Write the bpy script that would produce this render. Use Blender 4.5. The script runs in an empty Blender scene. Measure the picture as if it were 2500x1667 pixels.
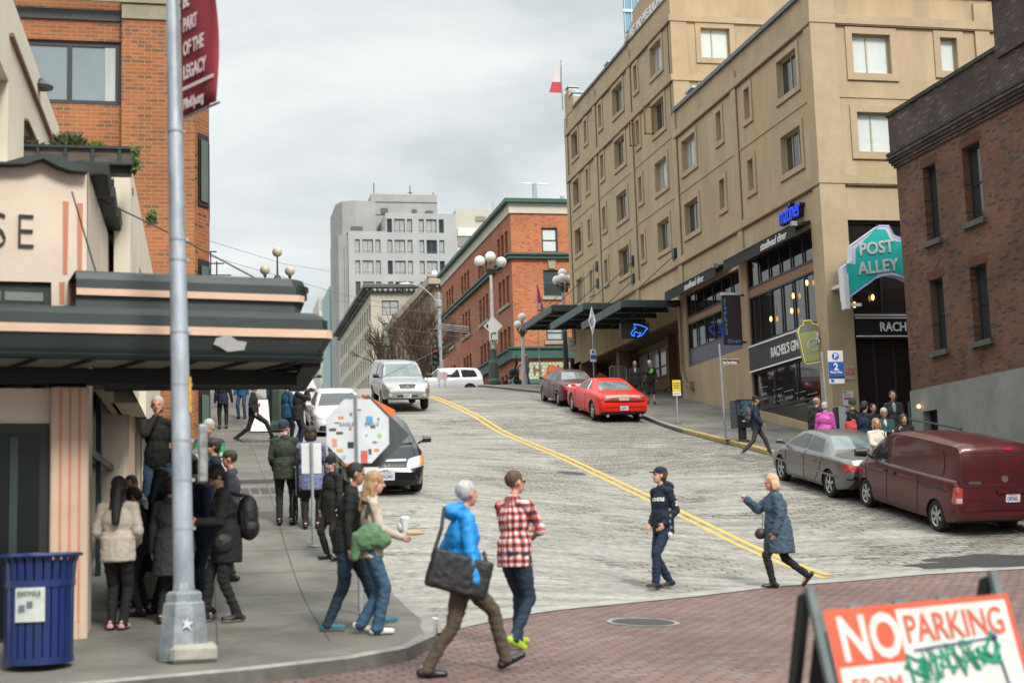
import bpy, bmesh, math, random
import numpy as np
from mathutils import Vector, Matrix, Euler, noise
from mathutils.bvhtree import BVHTree
random.seed(7)
SC = bpy.context.scene
COL = SC.collection
R = math.radians
# ---------------------------------------------------------------- camera
RC = np.array([[0.97763178, -0.00374659, 0.21029044], [-0.20791917, 0.13354272, 0.96898708], [-0.03171315, -0.99103598, 0.12977662]])
cam = bpy.data.objects.new("camera", bpy.data.cameras.new("camera"))
COL.objects.link(cam)
_r, _u, _f = RC[:, 0], -RC[:, 1], RC[:, 2]
cam.matrix_world = Matrix(((_r[0], _u[0], -_f[0], 0), (_r[1], _u[1], -_f[1], 0), (_r[2], _u[2], -_f[2], 0), (0, 0, 0, 1)))
cam.data.lens = 50.0
cam.data.sensor_width = 36.0
cam.data.clip_end = 6000
cam.data.dof.use_dof = True
cam.data.dof.focus_distance = 46.0
cam.data.dof.aperture_fstop = 1.7
SC.camera = cam
# ---------------------------------------------------------------- world (overcast)
SUN_EL, SUN_AZ = R(42), R(-74)      # sun direction; azimuth measured from +X
wd = bpy.data.worlds.new("World"); SC.world = wd; wd.use_nodes = True
nt = wd.node_tree; N = nt.nodes; L = nt.links; N.clear()
def nn(t, **k):
    n = N.new(t)
    for a, b in k.items(): setattr(n, a, b)
    return n
sky = nn('ShaderNodeTexSky', sky_type='NISHITA', sun_disc=False, sun_elevation=SUN_EL, sun_rotation=R(90) - SUN_AZ)
bg1 = nn('ShaderNodeBackground'); bg1.inputs[1].default_value = 0.09
L.new(sky.outputs[0], bg1.inputs[0])
tc = nn('ShaderNodeTexCoord'); sx = nn('ShaderNodeSeparateXYZ'); L.new(tc.outputs['Generated'], sx.inputs[0])
ma = nn('ShaderNodeMath', operation='ADD'); L.new(sx.outputs[2], ma.inputs[0]); ma.inputs[1].default_value = 0.22
cb = nn('ShaderNodeCombineXYZ')
for i in (0, 1):
    d = nn('ShaderNodeMath', operation='DIVIDE'); L.new(sx.outputs[i], d.inputs[0]); L.new(ma.outputs[0], d.inputs[1]); L.new(d.outputs[0], cb.inputs[i])
n1 = nn('ShaderNodeTexNoise'); n1.inputs['Scale'].default_value = 1.6; n1.inputs['Detail'].default_value = 7; n1.inputs['Roughness'].default_value = .52; n1.inputs['Distortion'].default_value = .4
L.new(cb.outputs[0], n1.inputs['Vector'])
cr = nn('ShaderNodeValToRGB'); L.new(n1.outputs[0], cr.inputs[0])
e = cr.color_ramp.elements; e[0].position = .30; e[0].color = (.46, .50, .52, 1); e[1].position = .58; e[1].color = (.86, .89, .885, 1)
k = cr.color_ramp.elements.new(.46); k.color = (.70, .74, .745, 1)
# brighter zenith, as under a real overcast sky
zr = nn('ShaderNodeMapRange'); L.new(sx.outputs[2], zr.inputs[0])
zr.inputs[1].default_value = .38; zr.inputs[2].default_value = .95; zr.inputs[3].default_value = 1.0; zr.inputs[4].default_value = 3.1
bg2 = nn('ShaderNodeBackground'); L.new(cr.outputs[0], bg2.inputs[0]); L.new(zr.outputs[0], bg2.inputs[1])
mx = nn('ShaderNodeMixShader'); mx.inputs[0].default_value = .93
L.new(bg1.outputs[0], mx.inputs[1]); L.new(bg2.outputs[0], mx.inputs[2])
wo = nn('ShaderNodeOutputWorld'); L.new(mx.outputs[0], wo.inputs[0])
sun = bpy.data.objects.new("sun", bpy.data.lights.new("sun", 'SUN')); COL.objects.link(sun)
sun.data.energy = 2.9; sun.data.angle = R(15); sun.data.color = (1, .955, .88)
sd = Vector((math.cos(SUN_EL) * math.cos(SUN_AZ), math.cos(SUN_EL) * math.sin(SUN_AZ), math.sin(SUN_EL)))
sun.rotation_euler = sd.to_track_quat('Z', 'Y').to_euler()
SC.view_settings.view_transform = 'Standard'; SC.view_settings.look = 'None'
SC.view_settings.exposure = 0.13; SC.view_settings.gamma = 1
SC.render.film_transparent = False
SC.cycles.max_bounces = 6; SC.cycles.diffuse_bounces = 1; SC.cycles.glossy_bounces = 3
SC.cycles.caustics_reflective = False; SC.cycles.caustics_refractive = False
SC.cycles.use_denoising = True
# ---------------------------------------------------------------- ground profile (street climbs along +Y)
_py = [-80, 0, 22, 24.9, 27, 31.2, 39.6, 48.1, 52, 57.7, 63.4, 67.7, 75, 83.5, 87, 96, 110, 200, 520, 3000]
_pz = [-6.8, -2.32, -1.0, -.62, -.24, .51, 1.96, 3.28, 4.1, 5.1, 6.0, 6.5, 7.4, 8.45, 8.6, 8.6, 8.9, 12, 20, 20]
_yy = np.arange(-80, 3000, .25); _zz = np.interp(_yy, _py, _pz)
_zz = np.convolve(np.pad(_zz, 6, mode='edge'), np.ones(13) / 13, 'valid')
def P(y): return float(np.interp(y, _yy, _zz))
def g(x, y):
    k = .65 * min(1, max(0, (50 - y) / 20))
    return P(y + k * min(6, max(0, 9.95 - x)))
def ray(px, py):
    s = 2500 / 2352
    return RC @ np.array([px * s - 1250, py * s - 833.5, 3472.]) / 3472.
def atx(px, py, X): r = ray(px, py); return Vector(r * X / r[0])
def aty(px, py, Y): r = ray(px, py); return Vector(r * Y / r[1])
def atd(px, py, d): return Vector(ray(px, py) * d)
def hit(px, py, dz=0.):
    r = ray(px, py); t = 2.
    while t < 300:
        if r[2] * t - g(r[0] * t, r[1] * t) - dz < 0: break
        t += .05
    return Vector(r * t)
# ---------------------------------------------------------------- materials
def srgb(c):
    return tuple(((v / 255) / 12.92 if v / 255 <= .04045 else ((v / 255 + .055) / 1.055) ** 2.4) for v in c)
_mats = {}
def mat(name, col, rough=.6, metal=0., var=.0, vscale=4., bump=0., bscale=40., coat=0., emit=0., spec=.5, var2=None, stretch=None, dark=None):
    """principled material; var = brightness mottling from noise, bump = noise bump"""
    if name in _mats: return _mats[name]
    m = bpy.data.materials.new(name); m.use_nodes = True
    t = m.node_tree; b = t.nodes['Principled BSDF']
    if len(col) == 3: col = (*col, 1)
    b.inputs['Base Color'].default_value = col
    b.inputs['Roughness'].default_value = rough
    b.inputs['Metallic'].default_value = metal
    b.inputs['Specular IOR Level'].default_value = spec
    if coat: b.inputs['Coat Weight'].default_value = coat; b.inputs['Coat Roughness'].default_value = .04
    if emit: b.inputs['Emission Color'].default_value = col; b.inputs['Emission Strength'].default_value = emit
    m.diffuse_color = col
    if var or bump:
        tcn = t.nodes.new('ShaderNodeTexCoord'); v = tcn.outputs['Object']
        if stretch:
            mp = t.nodes.new('ShaderNodeMapping'); mp.inputs['Scale'].default_value = stretch
            t.links.new(v, mp.inputs[0]); v = mp.outputs[0]
    if var:
        n = t.nodes.new('ShaderNodeTexNoise'); n.inputs['Scale'].default_value = vscale; n.inputs['Detail'].default_value = 6; n.inputs['Roughness'].default_value = .62
        t.links.new(v, n.inputs['Vector'])
        r = t.nodes.new('ShaderNodeMapRange'); r.inputs[1].default_value = .28; r.inputs[2].default_value = .72
        r.inputs[3].default_value = 1 - var; r.inputs[4].default_value = 1 + var * .8
        t.links.new(n.outputs[0], r.inputs[0])
        mm = t.nodes.new('ShaderNodeVectorMath'); mm.operation = 'SCALE'
        if var2:
            n2 = t.nodes.new('ShaderNodeTexNoise'); n2.inputs['Scale'].default_value = vscale * .37; n2.inputs['Detail'].default_value = 4
            t.links.new(v, n2.inputs['Vector'])
            mc = t.nodes.new('ShaderNodeMix'); mc.data_type = 'RGBA'
            r2 = t.nodes.new('ShaderNodeMapRange'); r2.inputs[1].default_value = .45; r2.inputs[2].default_value = .65
            t.links.new(n2.outputs[0], r2.inputs[0]); t.links.new(r2.outputs[0], mc.inputs['Factor'])
            mc.inputs['A'].default_value = col; mc.inputs['B'].default_value = (*var2, 1)
            t.links.new(mc.outputs['Result'], mm.inputs[0])
        else: mm.inputs[0].default_value = col[:3]
        t.links.new(r.outputs[0], mm.inputs['Scale'])
        t.links.new(mm.outputs[0], b.inputs['Base Color'])
    if bump:
        n = t.nodes.new('ShaderNodeTexNoise'); n.inputs['Scale'].default_value = bscale; n.inputs['Detail'].default_value = 4
        t.links.new(v, n.inputs['Vector'])
        bp = t.nodes.new('ShaderNodeBump'); bp.inputs['Strength'].default_value = bump; bp.inputs['Distance'].default_value = .02
        t.links.new(n.outputs[0], bp.inputs['Height']); t.links.new(bp.outputs[0], b.inputs['Normal'])
    _mats[name] = m
    return m
def brick_mat(name, c1, c2, mortar, axis, bw=.21, bh=.075, ms=.008, rough=.85, stain=.25, c3=None, bump=.35, offx=0., bias=0., rot=0.):
    """brick courses on a wall; axis = the wall's running axis ('x','y') or 'g' for ground (x,y)"""
    if name in _mats: return _mats[name]
    m = bpy.data.materials.new(name); m.use_nodes = True; t = m.node_tree; b = t.nodes['Principled BSDF']
    def nw(k): return t.nodes.new(k)
    tcn = nw('ShaderNodeTexCoord'); s = nw('ShaderNodeSeparateXYZ'); cbn = nw('ShaderNodeCombineXYZ')
    if rot:
        mp = nw('ShaderNodeMapping'); mp.inputs['Rotation'].default_value = (0, 0, rot); t.links.new(tcn.outputs['Object'], mp.inputs[0]); t.links.new(mp.outputs[0], s.inputs[0])
    else: t.links.new(tcn.outputs['Object'], s.inputs[0])
    t.links.new(s.outputs[{'x': 0, 'y': 1, 'g': 0}[axis]], cbn.inputs[0]); t.links.new(s.outputs[1 if axis == 'g' else 2], cbn.inputs[1])
    vec = cbn.outputs[0]
    if axis == 'g':
        nz = nw('ShaderNodeTexNoise'); nz.inputs['Scale'].default_value = 1.3; nz.inputs['Detail'].default_value = 3; t.links.new(vec, nz.inputs['Vector'])
        sc = nw('ShaderNodeVectorMath'); sc.operation = 'SCALE'; sc.inputs['Scale'].default_value = bh * .9; t.links.new(nz.outputs['Color'], sc.inputs[0])
        ad = nw('ShaderNodeVectorMath'); ad.operation = 'ADD'; t.links.new(vec, ad.inputs[0]); t.links.new(sc.outputs[0], ad.inputs[1]); vec = ad.outputs[0]
    br = nw('ShaderNodeTexBrick'); br.inputs['Scale'].default_value = 1; br.inputs['Brick Width'].default_value = bw; br.inputs['Row Height'].default_value = bh
    br.inputs['Mortar Size'].default_value = ms; br.inputs['Mortar Smooth'].default_value = .3; br.inputs['Bias'].default_value = bias
    br.inputs['Color1'].default_value = (*c1, 1); br.inputs['Color2'].default_value = (*c2, 1); br.inputs['Mortar'].default_value = (*mortar, 1)
    t.links.new(vec, br.inputs['Vector'])
    col = br.outputs['Color']
    if c3:   # odd bricks of a third tone: same grid, cell noise
        fl = nw('ShaderNodeVectorMath'); fl.operation = 'DIVIDE'; fl.inputs[1].default_value = (bw, bh, 1); t.links.new(vec, fl.inputs[0])
        n3 = nw('ShaderNodeTexWhiteNoise'); n3.noise_dimensions = '2D'
        # row-dependent shift as the brick node does
        sp = nw('ShaderNodeSeparateXYZ'); t.links.new(fl.outputs[0], sp.inputs[0])
        fy = nw('ShaderNodeMath'); fy.operation = 'FLOOR'; t.links.new(sp.outputs[1], fy.inputs[0])
        md = nw('ShaderNodeMath'); md.operation = 'MODULO'; t.links.new(fy.outputs[0], md.inputs[0]); md.inputs[1].default_value = 2
        ab = nw('ShaderNodeMath'); ab.operation = 'ABSOLUTE'; t.links.new(md.outputs[0], ab.inputs[0])
        mu = nw('ShaderNodeMath'); mu.operation = 'MULTIPLY_ADD'; t.links.new(ab.outputs[0], mu.inputs[0]); mu.inputs[1].default_value = .5; t.links.new(sp.outputs[0], mu.inputs[2])
        fx = nw('ShaderNodeMath'); fx.operation = 'FLOOR'; t.links.new(mu.outputs[0], fx.inputs[0])
        c2n = nw('ShaderNodeCombineXYZ'); t.links.new(fx.outputs[0], c2n.inputs[0]); t.links.new(fy.outputs[0], c2n.inputs[1])
        t.links.new(c2n.outputs[0], n3.inputs['Vector'])
        gt = nw('ShaderNodeMath'); gt.operation = 'GREATER_THAN'; t.links.new(n3.outputs[0], gt.inputs[0]); gt.inputs[1].default_value = .88
        inv = nw('ShaderNodeMath'); inv.operation = 'SUBTRACT'; inv.inputs[0].default_value = 1; t.links.new(br.outputs['Fac'], inv.inputs[1])
        mm2 = nw('ShaderNodeMath'); mm2.operation = 'MULTIPLY'; t.links.new(gt.outputs[0], mm2.inputs[0]); t.links.new(inv.outputs[0], mm2.inputs[1])
        mc = nw('ShaderNodeMix'); mc.data_type = 'RGBA'; t.links.new(mm2.outputs[0], mc.inputs['Factor']); t.links.new(col, mc.inputs['A']); mc.inputs['B'].default_value = (*c3, 1)
        col = mc.outputs['Result']
    n = nw('ShaderNodeTexNoise'); n.inputs['Scale'].default_value = .55 if axis != 'g' else .35; n.inputs['Detail'].default_value = 8; n.inputs['Roughness'].default_value = .65
    t.links.new(tcn.outputs['Object'], n.inputs['Vector'])
    r = nw('ShaderNodeMapRange'); r.inputs[1].default_value = .3; r.inputs[2].default_value = .7; r.inputs[3].default_value = 1 - stain; r.inputs[4].default_value = 1 + stain * .6
    t.links.new(n.outputs[0], r.inputs[0])
    mm = nw('ShaderNodeVectorMath'); mm.operation = 'SCALE'; t.links.new(col, mm.inputs[0]); t.links.new(r.outputs[0], mm.inputs['Scale'])
    t.links.new(mm.outputs[0], b.inputs['Base Color']); b.inputs['Roughness'].default_value = rough
    bp = nw('ShaderNodeBump'); bp.inputs['Strength'].default_value = bump; bp.inputs['Distance'].default_value = .01; bp.invert = True
    t.links.new(br.outputs['Fac'], bp.inputs['Height']); t.links.new(bp.outputs[0], b.inputs['Normal'])
    _mats[name] = m
    return m
# ---------------------------------------------------------------- mesh builder
class B:
    def __init__(s, T=None): s.v = []; s.f = []; s.m = []; s.T = T
    def add(s, vs, fs, m=0):
        o = len(s.v)
        if s.T is not None: vs = [s.T @ Vector(v) for v in vs]
        s.v += [tuple(v) for v in vs]; s.f += [tuple(i + o for i in f) for f in fs]; s.m += [m] * len(fs)
        return s
    def box(s, x0, x1, y0, y1, z0, z1, m=0, bev=0):
        if x0 > x1: x0, x1 = x1, x0
        if y0 > y1: y0, y1 = y1, y0
        if z0 > z1: z0, z1 = z1, z0
        if bev:
            b = bev; r = []
            for z, i in ((z0, b), (z0 + b, 0), (z1 - b, 0), (z1, b)):
                r.append([(x0 + i, y0 + b, z), (x0 + b, y0 + i, z), (x1 - b, y0 + i, z), (x1 - i, y0 + b, z), (x1 - i, y1 - b, z), (x1 - b, y1 - i, z), (x0 + b, y1 - i, z), (x0 + i, y1 - b, z)])
            return s.loft(r, True, True, True, m)
        v = [(x, y, z) for z in (z0, z1) for y in (y0, y1) for x in (x0, x1)]
        return s.add(v, [(0, 2, 3, 1), (4, 5, 7, 6), (0, 1, 5, 4), (2, 6, 7, 3), (0, 4, 6, 2), (1, 3, 7, 5)], m)
    def loft(s, rings, closed=True, cap0=True, cap1=True, m=0):
        n = len(rings[0]); v = [p for r in rings for p in r]; f = []
        for i in range(len(rings) - 1):
            for j in range(n if closed else n - 1):
                a = i * n + j; b = i * n + (j + 1) % n
                f.append((a, b, b + n, a + n))
        if cap0: f.append(tuple(range(n - 1, -1, -1)))
        if cap1: f.append(tuple(range((len(rings) - 1) * n, len(rings) * n)))
        return s.add(v, f, m)
    def tube(s, pts, r, n=8, m=0, cap=True):
        pts = [Vector(p) for p in pts]; rr = r if isinstance(r, (list, tuple)) else [r] * len(pts)
        rings = []; up = None
        for i, p in enumerate(pts):
            d = (pts[min(i + 1, len(pts) - 1)] - pts[max(i - 1, 0)]).normalized()
            if up is None:
                up = Vector((0, 0, 1)) if abs(d.z) < .9 else Vector((1, 0, 0))
            a = d.cross(up).normalized(); b = a.cross(d).normalized(); up = b
            rings.append([p + (a * math.cos(2 * math.pi * j / n) + b * math.sin(2 * math.pi * j / n)) * rr[i] for j in range(n)])
        return s.loft(rings, True, cap, cap, m)
    def lathe(s, prof, c=(0, 0, 0), n=20, m=0, cap=True, axis='z'):
        rings = []
        for r, z in prof:
            ring = []
            for j in range(n):
                a = 2 * math.pi * j / n; x, y = r * math.cos(a), r * math.sin(a)
                p = {'z': (x, y, z), 'x': (z, x, y), 'y': (y, z, x)}[axis]
                ring.append((p[0] + c[0], p[1] + c[1], p[2] + c[2]))
            rings.append(ring)
        return s.loft(rings, True, cap, cap, m)
    def sph(s, c, r, n=16, k=10, m=0):
        rx, ry, rz = r if isinstance(r, (list, tuple)) else (r, r, r)
        rings = [[(c[0] + rx * math.sin(a) * math.cos(t), c[1] + ry * math.sin(a) * math.sin(t), c[2] - rz * math.cos(a)) for t in [2 * math.pi * j / n for j in range(n)]] for a in [math.pi * (i + .02) / (k + .04) for i in range(k + 1)]]
        return s.loft(rings, True, True, True, m)
    def prism(s, poly, o, u, w, d, m=0):
        """extrude 2D poly (a,b): point = o + a*u + b*w, thickness vector d"""
        o, u, w, d = Vector(o), Vector(u), Vector(w), Vector(d)
        r0 = [o + u * a + w * b for a, b in poly]; r1 = [p + d for p in r0]
        return s.loft([r0, r1], True, True, True, m)
    def quad(s, a, b, c, d, m=0): return s.add([a, b, c, d], [(0, 1, 2, 3)], m)
    def build(s, name, mats, parent=None, smooth=None, loc=None, rot=None, mods=None):
        me = bpy.data.meshes.new(name); me.from_pydata(s.v, [], s.f)
        if not isinstance(mats, (list, tuple)): mats = [mats]
        for mm in mats: me.materials.append(mm)
        if len(mats) > 1: me.polygons.foreach_set('material_index', s.m)
        bm = bmesh.new(); bm.from_mesh(me); bmesh.ops.recalc_face_normals(bm, faces=bm.faces); bm.to_mesh(me); bm.free()
        me.update()
        if smooth is not None:
            me.shade_smooth(); me.set_sharp_from_angle(angle=R(smooth))
        return link(name, me, parent, loc, rot)
def link(name, me, parent=None, loc=None, rot=None):
    o = bpy.data.objects.new(name, me); COL.objects.link(o)
    if loc is not None: o.location = loc
    if rot is not None: o.rotation_euler = rot
    if parent is not None:
        o.parent = parent
        if parent.get('_w'): o.matrix_parent_inverse = Matrix.Translation(-parent.location)
    return o
def tag(o, label=None, cat=None, group=None, kind=None):
    if label: o['label'] = label
    if cat: o['category'] = cat
    if group: o['group'] = group
    if kind: o['kind'] = kind
    return o
def thing(name, label, cat, loc=(0, 0, 0), rotz=0, group=None, world=False, rot=None):
    """Empty at the thing's base; world=True lets its parts be written in world coordinates"""
    o = bpy.data.objects.new(name, None); COL.objects.link(o); o.location = loc
    o.rotation_euler = rot if rot is not None else (0, 0, rotz)
    o.empty_display_size = .2
    tag(o, label, cat, group)
    if world: o['_w'] = 1
    return o
def copy_tree(o, parent=None):
    c = o.copy(); COL.objects.link(c)
    if parent: c.parent = parent
    for ch in list(o.children): copy_tree(ch, c)
    return c
def gsheet(name, xs, yf, m, dz=0., kind='structure', zf=None):
    """grid sheet following the ground: xs list of x, yf(x)->list of y"""
    v = []; f = []; cols = [yf(x) for x in xs]; n = len(cols[0])
    for x, ys in zip(xs, cols):
        for y in ys:
            xx, y2 = (x, y) if not isinstance(y, tuple) else y
            v.append((xx, y2, (zf or g)(xx, y2) + dz))
    for i in range(len(xs) - 1):
        for j in range(n - 1): f.append((i * n + j, (i + 1) * n + j, (i + 1) * n + j + 1, i * n + j + 1))
    b = B(); b.add(v, f); o = b.build(name, m, smooth=60); o['kind'] = kind
    return o
_fonts = {}
def text(s, size, T, name, m, parent=None, ext=.004, bold=0., align='LEFT', space=1., shear=0., sx=1.):
    cu = bpy.data.curves.new(name, 'FONT'); cu.body = s; cu.size = size; cu.extrude = ext; cu.offset = bold; cu.align_x = align
    cu.space_character = space; cu.shear = shear; cu.resolution_u = 3
    ob = bpy.data.objects.new(name, cu); COL.objects.link(ob)
    dg = bpy.context.evaluated_depsgraph_get()
    me = bpy.data.meshes.new_from_object(ob.evaluated_get(dg)); bpy.data.objects.remove(ob)
    me.transform(Matrix.Diagonal((sx, 1, 1, 1))); me.transform(T); me.materials.clear(); me.materials.append(m); me.name = name
    return link(name, me, parent)
def frame(o, u, w):
    """matrix: text x -> u, y -> w, z -> u x w, at o"""
    u = Vector(u).normalized(); w = Vector(w).normalized(); n = u.cross(w)
    M = Matrix((u, w, n)).transposed().to_4x4(); M.translation = Vector(o); return M
# openings in walls ---------------------------------------------------------
def wall(b, axis, pos, n, a0, a1, z0, z1, ops, depth=.2, m=0, mr=None):
    """wall in plane axis=pos facing n (+1/-1) with rectangular openings (a0,z0,a1,z1) and reveals"""
    ops = [o for o in ops if o[2] > a0 and o[0] < a1]
    A = sorted({a0, a1, *[min(max(q, a0), a1) for o in ops for q in (o[0], o[2])]}); Zs = sorted({z0, z1, *[min(max(q, z0), z1) for o in ops for q in (o[1], o[3])]})
    def pt(a, z, d=0.): return (pos - n * d, a, z) if axis == 'x' else (a, pos - n * d, z)
    for i in range(len(A) - 1):
        run = None
        for j in range(len(Zs)):
            solid = False
            if j < len(Zs) - 1:
                ca, cz = (A[i] + A[i + 1]) / 2, (Zs[j] + Zs[j + 1]) / 2
                solid = not any(o[0] < ca < o[2] and o[1] < cz < o[3] for o in ops)
            if solid and run is None: run = Zs[j]
            if not solid and run is not None:
                b.quad(pt(A[i], run), pt(A[i + 1], run), pt(A[i + 1], Zs[j]), pt(A[i], Zs[j]), m); run = None
    r = m if mr is None else mr
    for o in ops:
        p, q, s_, t = o
        for (c, d_) in (((p, q), (p, t)), ((s_, q), (s_, t)), ((p, q), (s_, q)), ((p, t), (s_, t))):
            b.quad(pt(*c), pt(*d_), pt(*d_, depth), pt(*c, depth), r)
def window(parent, axis, pos, n, o, depth, fm, gm, mull=(), trans=(), fw=.06, name='window', label=None, ft=.05, pane='pane'):
    """frame (part) with bars and a glass pane (sub-part) set back in the opening"""
    p, q, s_, t = o; b = B(); c0 = pos - n * (depth - ft); c1 = pos - n * depth
    def bx(a, z, a2, z2, e=0.):
        u, w = c0 + n * e, c1
        if axis == 'x': b.box(u, w, a, a2, z, z2)
        else: b.box(a, a2, u, w, z, z2)
    bx(p, q, p + fw, t); bx(s_ - fw, q, s_, t); bx(p + fw, q, s_ - fw, q + fw); bx(p + fw, t - fw, s_ - fw, t)
    for k in mull: a = p + (s_ - p) * k; bx(a - fw * .45, q + fw, a + fw * .45, t - fw, -.004)
    for k in trans: z = q + (t - q) * k; bx(p + fw, z - fw * .4, s_ - fw, z + fw * .4, -.008)
    w_ = b.build(name, fm, parent)
    if label: w_['label'] = label
    g_ = B(); d = pos - n * (depth - ft * .35)
    i = fw * .5
    if axis == 'x': g_.box(d, d - n * .012, p + i, s_ - i, q + i, t - i)
    else: g_.box(p + i, s_ - i, d, d - n * .012, q + i, t - i)
    pg = g_.build(pane, gm); pg.parent = w_
    return w_
# ================================================================= ground
def road_mat():
    m = bpy.data.materials.new('hill_road_setts'); m.use_nodes = True; t = m.node_tree; b = t.nodes['Principled BSDF']
    nw = t.nodes.new; lk = t.links.new
    tcn = nw('ShaderNodeTexCoord')
    # wobble, then long narrow blocks laid across the street
    nz = nw('ShaderNodeTexNoise'); nz.inputs['Scale'].default_value = .9; nz.inputs['Detail'].default_value = 5; lk(tcn.outputs['Object'], nz.inputs['Vector'])
    sb = nw('ShaderNodeVectorMath'); sb.operation = 'SUBTRACT'; lk(nz.outputs['Color'], sb.inputs[0]); sb.inputs[1].default_value = (.5, .5, .5)
    sc = nw('ShaderNodeVectorMath'); sc.operation = 'MULTIPLY'; lk(sb.outputs[0], sc.inputs[0]); sc.inputs[1].default_value = (.5, .46, 0)
    ad = nw('ShaderNodeVectorMath'); ad.operation = 'ADD'; lk(tcn.outputs['Object'], ad.inputs[0]); lk(sc.outputs[0], ad.inputs[1])
    mp = nw('ShaderNodeMapping'); mp.inputs['Rotation'].default_value = (0, 0, R(-3)); lk(ad.outputs[0], mp.inputs[0])
    br = nw('ShaderNodeTexBrick'); br.inputs['Scale'].default_value = 1; br.inputs['Brick Width'].default_value = .40; br.inputs['Row Height'].default_value = .19
    br.inputs['Mortar Size'].default_value = .019; br.inputs['Mortar Smooth'].default_value = .4
    br.inputs['Color1'].default_value = (.36, .34, .30, 1); br.inputs['Color2'].default_value = (.235, .215, .18, 1); br.inputs['Mortar'].default_value = (.07, .06, .05, 1)
    lk(mp.outputs[0], br.inputs['Vector'])
    # worn overlay: asphalt / concrete skin hiding the joints in patches
    n2 = nw('ShaderNodeTexNoise'); n2.inputs['Scale'].default_value = .23; n2.inputs['Detail'].default_value = 9; n2.inputs['Roughness'].default_value = .68; n2.inputs['Distortion'].default_value = .6; lk(tcn.outputs['Object'], n2.inputs['Vector'])
    sp = nw('ShaderNodeSeparateXYZ'); lk(tcn.outputs['Object'], sp.inputs[0])
    # more skin to the left / middle of the street and up the hill
    gx = nw('ShaderNodeMapRange'); lk(sp.outputs[0], gx.inputs[0]); gx.inputs[1].default_value = 4; gx.inputs[2].default_value = 15; gx.inputs[3].default_value = .14; gx.inputs[4].default_value = -.07
    am = nw('ShaderNodeMath'); am.operation = 'ADD'; lk(n2.outputs[0], am.inputs[0]); lk(gx.outputs[0], am.inputs[1])
    mk = nw('ShaderNodeMapRange'); lk(am.outputs[0], mk.inputs[0]); mk.inputs[1].default_value = .47; mk.inputs[2].default_value = .545
    mk.inputs[3].default_value = 0; mk.inputs[4].default_value = .93
    n3 = nw('ShaderNodeTexNoise'); n3.inputs['Scale'].default_value = 7; n3.inputs['Detail'].default_value = 8; n3.inputs['Roughness'].default_value = .75; lk(tcn.outputs['Object'], n3.inputs['Vector'])
    cr = nw('ShaderNodeValToRGB'); lk(n3.outputs[0], cr.inputs[0]); ee = cr.color_ramp.elements
    ee[0].position = .3; ee[0].color = (.19, .18, .155, 1); ee[1].position = .7; ee[1].color = (.46, .445, .40, 1)
    mc = nw('ShaderNodeMix'); mc.data_type = 'RGBA'; lk(mk.outputs[0], mc.inputs['Factor']); lk(br.outputs['Color'], mc.inputs['A']); lk(cr.outputs[0], mc.inputs['B'])
    # cracks: ridged noise stretched across the street
    mp2 = nw('ShaderNodeMapping'); mp2.inputs['Scale'].default_value = (.35, 1.2, 1); lk(tcn.outputs['Object'], mp2.inputs[0])
    n4 = nw('ShaderNodeTexNoise'); n4.inputs['Scale'].default_value = 1.1; n4.inputs['Detail'].default_value = 10; n4.inputs['Roughness'].default_value = .62; lk(mp2.outputs[0], n4.inputs['Vector'])
    s4 = nw('ShaderNodeMath'); s4.operation = 'SUBTRACT'; lk(n4.outputs[0], s4.inputs[0]); s4.inputs[1].default_value = .5
    a4 = nw('ShaderNodeMath'); a4.operation = 'ABSOLUTE'; lk(s4.outputs[0], a4.inputs[0])
    m4 = nw('ShaderNodeMapRange'); lk(a4.outputs[0], m4.inputs[0]); m4.inputs[1].default_value = .002; m4.inputs[2].default_value = .013; m4.inputs[3].default_value = .2; m4.inputs[4].default_value = 1
    n6 = nw('ShaderNodeTexNoise'); n6.inputs['Scale'].default_value = .5; n6.inputs['Detail'].default_value = 3; lk(tcn.outputs['Object'], n6.inputs['Vector'])
    m6 = nw('ShaderNodeMapRange'); lk(n6.outputs[0], m6.inputs[0]); m6.inputs[1].default_value = .5; m6.inputs[2].default_value = .56
    mx6 = nw('ShaderNodeMix'); mx6.data_type = 'FLOAT'; lk(m6.outputs[0], mx6.inputs['Factor']); mx6.inputs['A'].default_value = 1; lk(m4.outputs[0], mx6.inputs['B'])
    v1 = nw('ShaderNodeVectorMath'); v1.operation = 'SCALE'; lk(mc.outputs['Result'], v1.inputs[0]); lk(mx6.outputs['Result'], v1.inputs['Scale'])
    # streaks across the street (tyre polish, dirt)
    mp5 = nw('ShaderNodeMapping'); mp5.inputs['Scale'].default_value = (.5, 3.2, 1); lk(tcn.outputs['Object'], mp5.inputs[0])
    n5 = nw('ShaderNodeTexNoise'); n5.inputs['Scale'].default_value = .8; n5.inputs['Detail'].default_value = 8; n5.inputs['Roughness'].default_value = .7; lk(mp5.outputs[0], n5.inputs['Vector'])
    m5 = nw('ShaderNodeMapRange'); lk(n5.outputs[0], m5.inputs[0]); m5.inputs[1].default_value = .3; m5.inputs[2].default_value = .7; m5.inputs[3].default_value = .56; m5.inputs[4].default_value = 1.20
    v2 = nw('ShaderNodeVectorMath'); v2.operation = 'SCALE'; lk(v1.outputs[0], v2.inputs[0]); lk(m5.outputs[0], v2.inputs['Scale'])
    lk(v2.outputs[0], b.inputs['Base Color']); b.inputs['Roughness'].default_value = .78; b.inputs['Specular IOR Level'].default_value = .3
    iv = nw('ShaderNodeMath'); iv.operation = 'MULTIPLY'; lk(br.outputs['Fac'], iv.inputs[0])
    im = nw('ShaderNodeMath'); im.operation = 'SUBTRACT'; im.inputs[0].default_value = 1; lk(mk.outputs[0], im.inputs[1]); lk(im.outputs[0], iv.inputs[1])
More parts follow.
